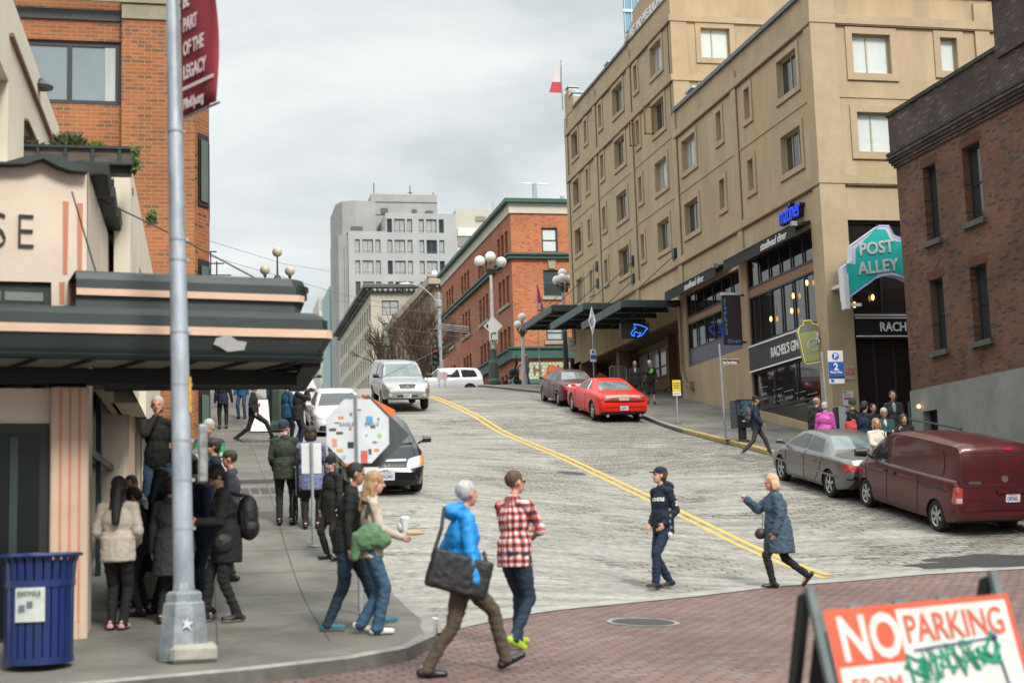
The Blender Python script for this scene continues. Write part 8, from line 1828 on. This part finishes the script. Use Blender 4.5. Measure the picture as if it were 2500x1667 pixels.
globe_lamp('globe lamp rising behind the glass canopy against the orange brick wall', q, aty(1298, 617, y4).z, .28, 3, M_globe, M_galv, .42, skirt=False)
y5 = 47.; q = aty(637, 900, y5); q.x = 2.2; sc_ = 1; q.z = g(2.2, y5) + .15
q.x = aty(637, 600, y5).x
globe_lamp('yellowed globe lamp cluster showing above the market canopy', q, aty(634, 568, y5).z, .165, 2, M_globey, M_bronze, .42)
# -- traffic mast with cobra lamp and signals
ym = 97.; q = aty(1013, 876, ym); q.z = 8.6
tm = thing('traffic_mast', 'grey street light mast with curved arm beside the bare tree', 'street lamp', tuple(q)); t_ = aty(1013, 672, ym).z - q.z; ax_ = aty(930, 652, ym); 
b = B(); b.tube([(0, 0, 0), (0, 0, t_)], [.16, .10], 10); b.tube([(0, 0, t_ - .9), (-.5, 0, t_ - .2), (-1.2, 0, t_ + .4), (ax_.x - q.x + .3, 0, ax_.z - q.z + .05)], .05, 6); b.lathe([(.22, t_ - 1.0), (.22, t_ - .6), (.1, t_ - .5)], n=10); b.build('mast', M_galv, tm)
b = B(); b.sph((ax_.x - q.x, 0, ax_.z - q.z), (.42, .15, .10), 12, 6); b.build('lamp_head', M_sgnw, tm)
def signal(lab, px, py, Y, hgt, green=False, hang=True):
    q = aty(px, py, Y); T = thing('traffic_signal', lab, 'traffic light', tuple(q), group='traffic signals'); b = B(); w = hgt * .19
    b.box(-w, w, -.12, .16, -hgt / 2, hgt / 2, bev=.02)
    for k in (-1, 0, 1): b.lathe([(w * .75, -.12), (w * .8, -.3)], (0, 0, k * hgt * .31), 12, axis='y', cap=False)
    b.build('housing', mat('signal_green', (.02, .04, .035), .5) if green else M_grl, T)
    for k, c_ in ((1, (.25, .02, .01)), (0, (.10, .05, .01)), (-1, (.02, .10, .05))): b = B(); b.lathe([(w * .7, -.13), (.001, -.15)], (0, 0, k * hgt * .31), 12, axis='y', cap=False); b.build('lens', mat('signal_lens_%d' % k if not green else 'signal_visor', c_ if not green else (.20, .27, .20), .3), T)
    b = B(); b.tube([(0, .1, -hgt / 2), (0, .1, hgt / 2 + .1)], .04, 6); b.build('bracket', M_galv, T); return T
signal('black three light traffic signal on the far mast beside the bare tree', 1000, 818, 96.7, 1.35)
signal('dark green traffic signal seen from behind beside the stroller', 1185, 862, 86.0, .95, True)
signal('black signal head hanging under the canopy at the hill crest', 1316, 836, 81.0, .72)
q = aty(1302, 880, 81.2); q.z = P(81.2); ps = thing('signal_post', 'dark striped signal post under the far end of the canopy', 'pole', tuple(q)); b = B(); b.tube([(0, 0, 0), (0, 0, aty(1302, 760, 81.2).z - q.z)], [.2, .12], 10); b.build('post', mat('dark_pole', (.03, .033, .03), .7, var=.4, vscale=5), ps)
q = aty(1305, 790, 80.8); ar = thing('market_arrow_sign', 'weathered white arrow shaped sign pointing right under the canopy', 'sign', tuple(q)); b = B(); b.prism([(0, -.38), (.85, -.30), (1.05, .05), (.85, .35), (0, .40)], (0, 0, 0), (1, 0, 0), (0, 0, 1), (0, .03, 0)); b.build('plate', mat('old_white', (.36, .35, .32), .7, var=.3, vscale=5), ar)
text('to Market', .2, frame((.08, -.01, .12), (1, 0, 0), (0, 0, 1)), 'lettering', M_black, ar, .003, sx=1); text('shops', .18, frame((.4, -.01, -.25), (1, 0, 0), (0, 0, 1)), 'lettering', M_black, ar, .003, sx=1); b = B(); b.tube([(.12, -.012, -.12), (.8, -.012, .12)], .02, 4); b.build('arrow_stroke', M_black, ar)
# -- posts with signs on the right pavement
def post(name, lab, cat, base, hgt, r=.03, m=None, lean=0.):
    T = thing(name, lab, cat, tuple(base)); b = B(); b.tube([(0, 0, 0), (lean, 0, hgt)], r, 8); b.lathe([(.14, 0), (.14, .015), (.05, .03)], n=10); b.build('post', m or M_galv, T); return T
q = hit(1557, 972, .15); T = post('loading_sign', 'yellow and white kerb sign on a short post beside the red coupe', 'sign', q, aty(1553, 873, q.y).z - q.z)
ht = aty(1553, 873, q.y).z - q.z
b = B(); b.box(-.155, .155, -.045, -.035, ht - .40, ht, bev=.004); b.build('yellow_plate', mat('sign_yellow', (.72, .50, .02), .45), T); b = B(); b.box(-.155, .155, -.045, -.035, ht - .56, ht - .405); b.build('white_plate', M_sgnw, T)
b = B()
for k in range(4): b.box(-.12, .12, -.048, -.0455, ht - .12 - k * .06, ht - .10 - k * .06)
b.build('sign_text_lines', M_black, T); b = B(); b.box(-.11, .11, -.048, -.0455, ht - .50, ht - .47); b.build('red_arrow', mat('sign_red', (.5, .04, .04), .5), T)
q = hit(1667, 1010, .15); ht = aty(1658, 790, q.y).z - q.z; T = post('district_sign', 'brown district name sign on a tall leaning thin post', 'sign', q, ht, lean=-.06)
zz = aty(1683, 831, q.y).z - q.z; b = B(); b.box(.0, .56, -.03, -.02, zz - .085, zz + .085); b.build('plate', mat('sign_brown', (.11, .03, .02), .5), T); text('Pike Place Market', .105, frame((.02, -.035, zz - .055), (1, 0, 0), (0, 0, 1)), 'lettering', M_white, T, .002, .0015, sx=.62)
b = B()
for a in (zz - .085, zz + .077): b.box(.0, .56, -.034, -.0302, a, a + .008)
b.build('border', M_white, T)
q = hit(1366, 905, .15); ht = aty(1366, 770, q.y).z - q.z + .1; T = post('parking_sign', 'thin post with a pale diamond marker and small blue parking sign beyond the maroon sedan', 'sign', q, ht)
z1, z2 = aty(1370, 704, q.y).z - q.z, aty(1370, 770, q.y).z - q.z; zm = (z1 + z2) / 2; hh = (z1 - z2) / 2; fd_ = Vector((.80, -.60, 0)).normalized()
def dquad(b, pts, off): b.prism([(a * .62, c_ * hh) for a, c_ in pts], Vector((0, -.04, zm)) + fd_.cross(Vector((0, 0, 1))) * off, Vector((.25, .75, 0)), (0, 0, 1), Vector((.75, -.25, 0)) * .008)
b = B(); b.prism([(-.17, 0), (0, -hh), (.17, 0), (0, hh)], (0, -.05, zm), (1, 0, 0), (0, 0, 1), (0, .015, 0)); b.build('diamond_plate', M_sgnw, T)
b = B(); b.prism([(-.14, -.02), (-.03, -hh * .45), (-.03, hh * .3)], (0, -.06, zm), (1, 0, 0), (0, 0, 1), (0, .008, 0)); b.build('rust_panel', mat('sign_rust', (.30, .14, .10), .5), T); b = B(); b.prism([(-.02, -hh * .4), (.05, -hh * .36), (.05, hh * .3), (-.02, hh * .3)], (0, -.06, zm), (1, 0, 0), (0, 0, 1), (0, .008, 0)); b.prism([(-.01, -hh * .48), (.06, -hh * .44), (.0, -hh * .85)], (0, -.06, zm), (1, 0, 0), (0, 0, 1), (0, .008, 0)); b.prism([(-.03, hh * .38), (.05, hh * .38), (.0, hh * .85)], (0, -.06, zm), (1, 0, 0), (0, 0, 1), (0, .008, 0)); b.build('blue_panel', mat('sign_greyblue', (.20, .27, .36), .5), T)
z1, z2 = aty(1364, 803, q.y).z - q.z, aty(1364, 831, q.y).z - q.z; b = B(); b.box(-.15, .12, -.05, -.04, z2, z1); b.build('plate', M_sgnw, T); b = B(); b.box(-.14, .11, -.055, -.0502, z2 + (z1 - z2) * .22, z2 + (z1 - z2) * .58); b.lathe([(.07, -.055), (.07, -.0502)], (-.015, 0, z2 + (z1 - z2) * .8), 12, axis='y'); b.build('blue_field', M_sgnb, T)
# P 2 hours sign
py_ = 36.6; q = aty(1906, 1000, py_); q.z = g(q.x, py_) + .15; zt1 = aty(1900, 806, py_).z - q.z
T = post('parking_sign', 'tall white and blue two hour parking sign in front of the corner pier', 'sign', q, zt1 - .02, .032, lean=-.1)
x0 = aty(1898, 850, py_).x - q.x + .04; x1 = x0 + .46; zb = zt1 - .92
b = B(); b.box(x0, x1, -.05, -.04, zb, zt1, bev=.004); b.build('plate', M_sgnw, T); b = B(); b.box(x0 + .003, x1 - .003, -.056, -.0502, zt1 - .73, zt1 - .31); b.lathe([(.105, -.056), (.105, -.0502)], ((x0 + x1) / 2, 0, zt1 - .155), 22, axis='y'); b.build('blue_field', M_sgnb, T)
b = B(); b.box(x0 + .003, x1 - .003, -.057, -.0502, zt1 - .775, zt1 - .732); b.build('navy_strip', mat('sign_navy', (.01, .02, .07), .5), T)
xm = (x0 + x1) / 2; text('P', .19, frame((xm - .045, -.058, zt1 - .215), (1, 0, 0), (0, 0, 1)), 'lettering', M_white, T, .002, .006); text('2', .27, frame((xm - .07, -.058, zt1 - .54), (1, 0, 0), (0, 0, 1)), 'lettering', M_white, T, .002, .008); text('Hours Max', .095, frame((x0 + .04, -.058, zt1 - .63), (1, 0, 0), (0, 0, 1)), 'lettering', M_white, T, .002, .002, sx=.85); b = B(); b.box(x0 + .06, x0 + .15, -.056, -.0502, zb + .04, zb + .12); b.build('tow_symbol', M_sgnb, T)
qs = aty(1937, 994, 36.9); qs.z = g(qs.x, 36.9) + .15
T = thing('parking_meter', 'silver parking pay station with a round blue P badge', 'parking meter', tuple(qs)); b = B(); b.prism([(-.17, 0), (.19, 0), (.19, 1.25), (.02, 1.40), (-.17, 1.43)], (0, -.15, 0), (1, 0, 0), (0, 0, 1), (0, .3, 0)); b.build('cabinet', mat('pay_grey', (.33, .35, .37), .45, .3, var=.12), T)
b = B(); b.box(-.22, -.172, -.14, .14, 0, 1.4); b.build('side_panel', M_grl, T); b = B(); b.lathe([(.07, -.156), (.07, -.1502)], (.09, 0, 1.24), 18, axis='y'); b.build('badge', M_sgnb, T); text('P', .11, frame((.065, -.158, 1.20), (1, 0, 0), (0, 0, 1)), 'lettering', M_white, T, .001, .002)
# news box
q = hit(1706, 1014, .15); T = thing('news_box', 'black glossy double newspaper box on a pedestal covered in stickers', 'newspaper box', tuple(q), R(4)); ht = aty(1700, 918, q.y).z - q.z
b = B(); b.lathe([(.22, 0), (.2, .04), (.13, .06), (.13, .42)], n=10); b.build('pedestal', M_grl, T); b = B(); b.box(-.27, .27, -.25, .25, .42, ht, bev=.02); b.build('cabinet', mat('gloss_black', (.012, .012, .014), .2, spec=.8), T)
b = B(); b.box(-.10, .24, -.262, -.2502, ht * .60, ht - .06); b.build('poster', mat('poster_blue', (.05, .10, .14), .3, var=.9, vscale=9), T); b = B(); b.box(-.275, -.2702, -.2, .2, ht * .60, ht - .06); b.box(-.25, -.12, -.262, -.2502, ht * .62, ht - .1); b.build('poster', mat('poster_dark', (.03, .05, .09), .3, var=.9, vscale=9), T)
b = B()
for (a, z, w) in ((-.12, .95, .035), (.05, .72, .05), (.12, .85, .03), (-.05, .62, .06)): b.prism([(-w, 0), (0, w * .4), (w, -.01), (0, -w * .3)], (a, -.262, z), (1, 0, 0), (0, 0, 1), (0, .008, 0))
b.build('sticker', M_sgnw, T)
# blade sign, bottle sign, neon fish
yb_ = 50.35; a_, c_ = aty(1657, 678, yb_), aty(1706, 792, yb_)
T = thing('blade_sign', 'brown vertical blade sign with light blue letters fixed to the tan wall', 'sign', (20, yb_, c_.z), world=True); b = B(); b.box(a_.x, c_.x, yb_ - .02, yb_ + .06, c_.z, a_.z); b.build('panel', mat('blade_brown', (.045, .025, .03), .6), T); b = B(); b.box(a_.x, c_.x, yb_ - .03, yb_ + .07, a_.z, a_.z + .1); b.build('top_rail', M_sgnw, T)
Mlb = mat('pale_blue_letter', (.10, .32, .62), .5)
for i, ch in enumerate('steelhead'): text(ch, .23, frame((a_.x + .06, yb_ - .03, a_.z - .24 - i * .158), (1, 0, 0), (0, 0, 1)), 'lettering', Mlb, T, .004, .004)
text('diner', .235, frame((a_.x + .13, yb_ - .03, c_.z + .07), (1, 0, 0), (0, 0, 1)), 'lettering', Mlb, T, .004, .004, sx=1.05, space=1.1)
b = B(); b.tube([(c_.x, yb_, a_.z), (20, yb_, a_.z + .0)], .04); b.tube([(c_.x, yb_, c_.z + .1), (20, yb_, c_.z + .1)], .04); b.build('bracket', M_grl, T)
yk = 44.0; bc = aty(1860, 785, yk); hb = (aty(1860, 740, yk).z - aty(1860, 828, yk).z) / 2; tl_ = R(9)
T = thing('bottle_sign', 'pale green milk bottle shaped sign with yellow outline hanging off the corner pier', 'sign', tuple(bc)); Mb = Matrix.Rotation(-tl_, 3, 'Y')
prof = [(-.56, -1), (-.48, -1.08), (.48, -1.08), (.58, -1), (.60, .55), (.48, .80), (.22, .90), (.21, 1.05), (-.21, 1.05), (-.22, .90), (-.48, .80), (-.58, .55)]
def bp_(k, s0=1.): return [tuple((Mb @ Vector((a * hb * s0, 0, c_ * hb * s0)))[i] for i in (0, 2)) for a, c_ in prof]
b = B(); b.prism(bp_(0), (0, -.10, 0), (1, 0, 0), (0, 0, 1), (0, .2, 0)); b.build('cabinet', mat('bottle_grey', (.30, .33, .28), .3, var=.1), T)
b = B(); b.prism([tuple((Mb @ Vector((a * hb * .92, 0, min(c_, .55) * hb * .94)))[i] for i in (0, 2)) for a, c_ in prof[:5] + prof[-1:]], (0, -.112, 0), (1, 0, 0), (0, 0, 1), (0, .01, 0)); b.build('milk_face', mat('pistachio', (.52, .58, .24), .5), T)
b = B(); pr = bp_(0, 1.03); b.tube([(a, -.12, c_) for a, c_ in pr + pr[:1]], .014, 6); b.build('neon_outline', mat('amber_neon', (.85, .6, .08), .5, emit=.5), T)
b = B(); b.tube([(.06 + .30 * hb * math.cos(t_), -.125, -.12 + .30 * hb * math.sin(t_)) for t_ in lin(0, 2 * math.pi, 21)], .014, 6); b.build('logo_ring', M_white, T); text('FRESH', .15, frame((-.13, -.125, -.19), (1, 0, .25), (-.25, 0, 1)), 'lettering', M_white, T, .003, .003, sx=.85)
q = Mb @ Vector((0, 0, hb * 1.1)); b = B(); b.box(q.x - .14, q.x + .14, -.1, .1, q.z - .03, q.z + .05); b.build('cap', M_galv, T); b = B(); b.tube([(.3, 0, .35), (20 - bc.x, -.0, .45)], .03); b.tube([(.4, 0, -.35), (20 - bc.x, 0, -.3)], .03); b.build('bracket', M_grl, T)
yn = 58.6; a_, c_ = aty(1425, 742, yn), aty(1492, 777, yn)
T = thing('neon_fish_sign', 'black box sign with a blue neon fish hanging under the glass canopy', 'neon sign', (a_.x, yn, c_.z), world=True); b = B(); b.box(a_.x, c_.x, yn, yn + .15, c_.z, a_.z); b.build('box', M_black, T); b = B(); b.tube([(a_.x + .3, yn + .07, a_.z), (a_.x + .3, yn + .07, 9.2)], .015); b.tube([(c_.x - .3, yn + .07, a_.z), (c_.x - .3, yn + .07, 9.2)], .015); b.build('hanger', M_black, T)
fp_ = [(.98, .62), (.9, .72), (.62, .88), (.30, .97), (.38, .83), (.28, .72), (.42, .70), (.25, .5), (.15, .3), (.2, .12), (.32, .1), (.28, .2), (.35, .42), (.5, .32), (.65, .36), (.55, .15), (.45, .03), (.62, .1), (.78, .3), (.88, .55), (.98, .62)]
w_, h__ = c_.x - a_.x, a_.z - c_.z; b = B(); b.tube([(a_.x + w_ * (.24 + .72 * p), yn - .03, c_.z + h__ * (.06 + .9 * r)) for p, r in fp_], .017, 6); b.build('neon_tube', mat('fish_neon', (.03, .16, .95), .4, emit=2.2), T)
# posters on the corner pier
T = thing('notice_board', 'red and white notice fixed to the corner pier beside the parking sign', 'sign', (20.4, FY - .09, 4.6), world=True)
a_, c_ = aty(1941, 840, FY - .1), aty(1964, 871, FY - .1); b = B(); b.box(a_.x, c_.x, FY - .10, FY - .08, c_.z, a_.z); b.build('board', mat('notice_pink', (.55, .38, .36), .6), T); b = B(); b.box(a_.x + .02, c_.x - .02, FY - .106, FY - .1002, c_.z + .14, c_.z + .30); b.build('red_field', mat('sign_red', (.5, .04, .04)), T)
for s_, z in (('WAGON', .33), ('RICAN', .23), ('& ART', .15)): text(s_, .08, frame((a_.x + .04, FY - .108, c_.z + z), (1, 0, 0), (0, 0, 1)), 'lettering', mat('sign_red', (.5, .04, .04)) if z > .3 else M_white, T, .002, sx=.9)
T = thing('menu_board', 'white menu poster with green and red bars on the pier behind the pay station', 'sign', (20.4, FY - .09, 3.7), world=True)
a_, c_ = aty(1935, 898, FY - .1), aty(1962, 931, FY - .1); b = B(); b.box(a_.x, c_.x, FY - .10, FY - .08, c_.z, a_.z); b.build('board', M_sgnw, T); b = B(); b.box(a_.x + .02, a_.x + .14, FY - .106, FY - .1002, a_.z - .06, a_.z - .03); b.build('green_bar', M_green, T); b = B(); b.box(a_.x + .03, c_.x - .03, FY - .106, FY - .1002, c_.z + .2, c_.z + .26); b.build('red_bar', mat('sign_red', (.5, .04, .04)), T)
text('LONERS', .06, frame((a_.x + .03, FY - .108, a_.z - .15), (1, 0, 0), (0, 0, 1)), 'lettering', M_green, T, .002)
# -- construction signs at the crest
for i, (px, py, Y, s_, lab) in enumerate(((1276, 862, 66, .62, 'large tilted orange construction diamond behind the maroon sedan'), (1381, 868, 68, .34, 'small orange diamond tip beyond the maroon sedan roof'))):
    q = aty(px, py, Y); gz_ = g(q.x, Y); T = thing('construction_sign', lab, 'sign', (q.x, Y, gz_), group='construction signs'); b = B(); z = q.z - gz_
    b.prism([(s_ * 1.0 * math.cos(a) * (1.15 if i == 0 else 1), s_ * math.sin(a) * .9) for a in (.25, .25 + PI / 2, .25 + PI, .25 + 1.5 * PI)], (0, 0, z), (1, 0, 0), (0, 0, 1), (0, .02, 0)); b.build('plate', M_org, T); b = B(); b.tube([(0, .03, 0), (0, .03, z)], .03); b.build('leg', M_galv, T)
    if i == 0: text('MOTOR', .2, frame((-.38, -.01, z + .02), (1, 0, .2), (-.2, 0, 1)), 'lettering', mat('orange_ink', (.25, .04, .01), .5), T, .002)
for (px, py, px2, py2, Y, lab, m_) in ((1290, 853, 1303, 866, 72, 'small white road notice beside the orange diamond at the crest', M_sgnw), (1004, 853, 1027, 872, 88, 'pale pink notice board left of the crossing white car', mat('pale_pink', (.55, .42, .42), .6))):
    a_, c_ = aty(px, py, Y), aty(px2, py2, Y); gz_ = P(Y); T = thing('road_notice', lab, 'sign', (a_.x, Y, gz_), world=True); b = B(); b.box(a_.x, c_.x, Y, Y + .03, c_.z, a_.z); b.build('plate', m_, T); b = B(); b.box(a_.x + .1, a_.x + .16, Y + .031, Y + .08, gz_, c_.z + .1); b.box(c_.x - .16, c_.x - .1, Y + .031, Y + .08, gz_, c_.z + .1); b.build('leg', M_galv, T)
# -- flags
q = aty(1289, 214, 75.8); T = thing('rooftop_flag', 'red and white flag on a thin pole at the far roof corner', 'flag', tuple(q)); tt = aty(1290, 138, 75.8).z - q.z; b = B(); b.tube([(.05, 0, -1), (.05, 0, tt)], .035, 6); b.build('pole', M_galv, T)
b = B(); fl = tt * .8; b.loft([[(.03 - w, .05 * math.sin(z * 3), z * fl) for w in (0, .12 + .35 * (1 - z), .22 + .5 * (1 - z))] for z in (1, .8, .6, .42)], False, False, False); b.build('cloth', mat('flag_white', (.62, .55, .56), .8), T); b = B(); b.loft([[(.03 - w, .05 * math.sin(z * 3), z * fl) for w in (0, .14 + .35 * (1 - z), .24 + .5 * (1 - z))] for z in (.42, .25, .1, 0)], False, False, False); b.build('red_cloth', mat('flag_red', (.48, .05, .07), .8), T)
q = aty(1243, 715, 83.5); T = thing('feather_flag', 'red and white feather flag standing behind the canopy tip', 'flag', (q.x, 83.5, P(83.5))); z0 = q.z - P(83.5); z1 = aty(1233, 650, 83.5).z - P(83.5)
b = B(); b.prism([(-.10, z1 - z0), (0, z1 - z0 - .3), (.28, 0), (-.12, 0)], (-.1, 0, z0), (1, 0, 0), (0, 0, 1), (0, .02, 0)); b.build('cloth', mat('flag_red', (.48, .05, .07)), T); b = B(); b.tube([(-.22, 0, 0), (-.22, 0, z1)], .03, 6); b.build('pole', M_galv, T); text('nik', .34, frame((-.02, -.02, z0 + .1), (0, 0, 1), (-1, 0, 0)), 'lettering', M_white, T, .004, .01)
# -- bare trees
def bare_tree(lab, x, y, z, H_, spread, seed):
    T = thing('bare_tree', lab, 'tree', (x, y, z), group='bare street trees'); rn = random.Random(seed); b = B(); tw_ = B()
    def grow(p, d, l, r, lev):
        q = p + d * l; b_ = b if lev < 3 else tw_; mid = p + d * l * .5 + Vector((rn.uniform(-1, 1), rn.uniform(-1, 1), 0)) * l * .06; b_.tube([p, mid, q], [r, r * .85, r * .7], 6 if lev < 2 else 4)
        if lev >= 6: return
        for _ in range(3 if lev < 5 else 2 + (rn.random() < .5)):
            nd_ = (d * 1.05 + Vector((rn.uniform(-1, 1), rn.uniform(-1, 1), rn.uniform(-.25, .8))) * spread).normalized(); grow(q if rn.random() < .6 else mid, nd_, l * rn.uniform(.68, .88), r * .64, lev + 1)
    grow(Vector((0, 0, 0)), Vector((0, 0, 1)), H_ * .24, H_ * .024, 0); tm_ = mat('bark', (.085, .055, .035), .9, var=.2)
    b.build('trunk', tm_, T); tw_.build('crown', tm_, T)
for (px, Y, hh_, sd_, lb_) in ((905, 125, 11.5, 3, 'bare brown street tree at the left in front of the cream cornice building'), (962, 118, 12.5, 5, 'bare brown street tree in front of the buff building'), (990, 112, 10.0, 9, 'bare brown street tree beside the traffic mast')):
    q = aty(px, 870, Y); bare_tree(lb_, q.x, Y, 9.0, hh_, .62, sd_)
# -- overhead wires
T = thing('overhead_wires', 'thin overhead trolley wires strung across the avenue', 'wires', (5, 90, 14), world=True); b = B()
for (p0, p1_, Y0, Y1) in (((770, 690), (1300, 745), 90, 90), ((770, 735), (1300, 790), 92, 92), ((770, 775), (1290, 810), 88, 88), ((800, 905), (1200, 690), 40, 88), ((470, 550), (770, 625), 60, 88), ((470, 585), (1000, 720), 60, 90), ((860, 650), (1300, 760), 90, 84)):
    a_, c_ = aty(*p0, Y0), aty(*p1_, Y1); mid = (a_ + c_) / 2 + Vector((0, 0, -.25)); b.tube([a_, mid, c_], .010, 4)
b.build('wire', mat('wire_grey', (.12, .12, .13), .6), T)
a_ = aty(1035, 755, 89); b = B()
for k in range(4): b.tube([a_ + Vector((-1.1 + k * .1, 0, .1 * k)), a_ + Vector((1.2, 0, .12 * k - .25))], .03, 4)
b.build('trolley_switch', mat('pale_metal', (.45, .46, .46)), T)
# -- barrier, board, wheelchair, stroller
q = hit(1402, 905, .15); T = thing('crowd_barrier', 'grey mesh steel barrier standing in front of the recessed wall', 'barrier', (aty(1402, 880, 62).x, 62, g(18, 62) + .15)); W2 = aty(1440, 880, 62).x - aty(1402, 880, 62).x; b = B(); b.tube([(0, 0, 0), (0, 0, 1.15), (.08, 0, 1.22), (W2 - .08, 0, 1.22), (W2, 0, 1.15), (W2, 0, 0)], .025, 6); b.tube([(0, 0, .2), (W2, 0, .2)], .02, 6); b.build('frame', M_galv, T)
b = B()
for k in range(1, 14): b.tube([(W2 * k / 14, 0, .2), (W2 * k / 14, 0, 1.21)], .008, 4)
b.build('bars', M_galv, T)
q = hit(598, 992, .15); T = thing('sandwich_board', 'white sandwich board with a red patch behind the striding person', 'sign', tuple(q)); b = B()
for sg_ in (-1, 1): b.loft([[(-.32, sg_ * .3, 0), (.32, sg_ * .3, 0), (.32, sg_ * .28, 0), (-.32, sg_ * .28, 0)], [(-.25, sg_ * .05, 1.05), (.25, sg_ * .05, 1.05), (.25, sg_ * .03, 1.05), (-.25, sg_ * .03, 1.05)]], True)
b.build('board', M_sgnw, T); b = B(); b.prism([(-.2, .82), (.0, .82), (.0, .93), (-.2, .93)], (0, -.09, 0), (1, 0, 0), (0, 0, 1), (0, -.03, 0)); b.build('red_patch', mat('sign_red', (.5, .04, .04)), T); b = B(); b.prism([(-.28, .3), (.28, .3), (.26, .55), (-.26, .55)], (0, -.2, 0), (1, 0, 0), (0, .25, 1), (0, -.02, 0)); b.build('grey_patch', mat('ink_grey', (.12, .14, .18)), T)
q = pd(716, 24.2, 1150); T = thing('wheelchair', 'folding wheelchair with black seat in front of the lavender jacket', 'wheelchair', (q[0], q[1], g(*q) + .15), R(-12))
for e in (-1, 1):
    b = B(); n_ = 24; b.tube([(e * .29, .29 * math.cos(a), .30 + .29 * math.sin(a)) for a in lin(0, 2 * PI, n_)], .018, 6, cap=False)
    for k in range(8): b.tube([(e * .29, 0, .3), (e * .29, .28 * math.cos(k * PI / 4), .30 + .28 * math.sin(k * PI / 4))], .004, 4)
    b.build('wheel', M_tyre, T)
b = B()
for e in (-1, 1): b.tube([(e * .23, -.22, .95), (e * .23, -.2, .5), (e * .23, .3, .48), (e * .23, .42, .12)], .014, 6); b.tube([(e * .23, -.22, .95), (e * .23, -.32, .97)], .016, 6)
b.build('frame', M_galv, T); b = B(); b.box(-.22, .22, -.2, .28, .46, .5); b.box(-.22, .22, -.22, -.19, .5, .9); b.build('seat', nyl, T)
q = atd(1180, 880, 85.5); T = thing('stroller', 'black three wheeled stroller pushed by the man in the grey jacket', 'stroller', (q.x, q.y, P(q.y) + .1), R(100)); b = B(); b.tube([(0, -.5, 1.05), (0, -.1, .5), (0, .45, .15)], .03, 6); b.tube([(.2, -.5, 1.05), (.2, .3, .2)], .025, 6); b.tube([(-.2, -.5, 1.05), (-.2, .3, .2)], .025, 6); b.tube([(-.2, -.5, 1.05), (.2, -.5, 1.05)], .02, 6); b.build('frame', M_galv, T)
b = B(); b.sph((0, -.05, .78), (.27, .34, .30)); b.box(-.22, .22, -.2, .3, .4, .6, bev=.05); b.build('seat', nyl, T, smooth=60)
for p in ((-.25, -.3), (.25, -.3), (0, .5)): b = B(); b.lathe([(.05, -.03), (.14, -.03), (.14, .03), (.05, .03)], (p[0], p[1], .14), 14, axis='x'); b.build('wheel', M_tyre, T)
cp_ = pd(1187, 85.2, 850); person('dark haired toddler in a black jacket sitting high in the stroller', cp_, 60, 1.12, blk, hem=.1, t=.01, trousers=blk, hair='short', hair_m=HDk, skin='mid', vox=V3, z=P(85) + .62)
# -- litter and drains
for (px, py, w, c_, lab) in ((985, 1425, .13, (.55, .55, .52), 'crumpled white litter at the kerb corner'), (905, 1128, .2, (.30, .32, .30), 'pale flat debris on the road in front of the black sedan')):
    q = hit(px, py, 0); T = thing('litter', lab, 'litter', tuple(q)); b = B(); b.sph((0, 0, .02), (w, w * .5, .025), 8, 5); o = b.build('paper', mat('litter_%d' % int(c_[0] * 100), c_, .8), T)
for (px, py) in ((585, 1128), (590, 1014)):
    q = hit(px, py, .15); T = thing('pavement_grate', 'dark square iron grate in the left pavement, %s' % ('the nearer one beside the checked shirt' if py > 1100 else 'the farther one under the striding person'), 'grate', tuple(q)); b = B()
    for k in range(5): b.box(-.45 + k * .19, -.30 + k * .19, -.38, .38, 0, .012)
    b.build('bars', M_iron, T); T.rotation_euler.x = slope(q.y)
b = B(); y_ = 27.2
tag(disc('dark_patch', 1.0, 30.0, .8, .35, M_asph, .153, 24, .4), kind='structure')
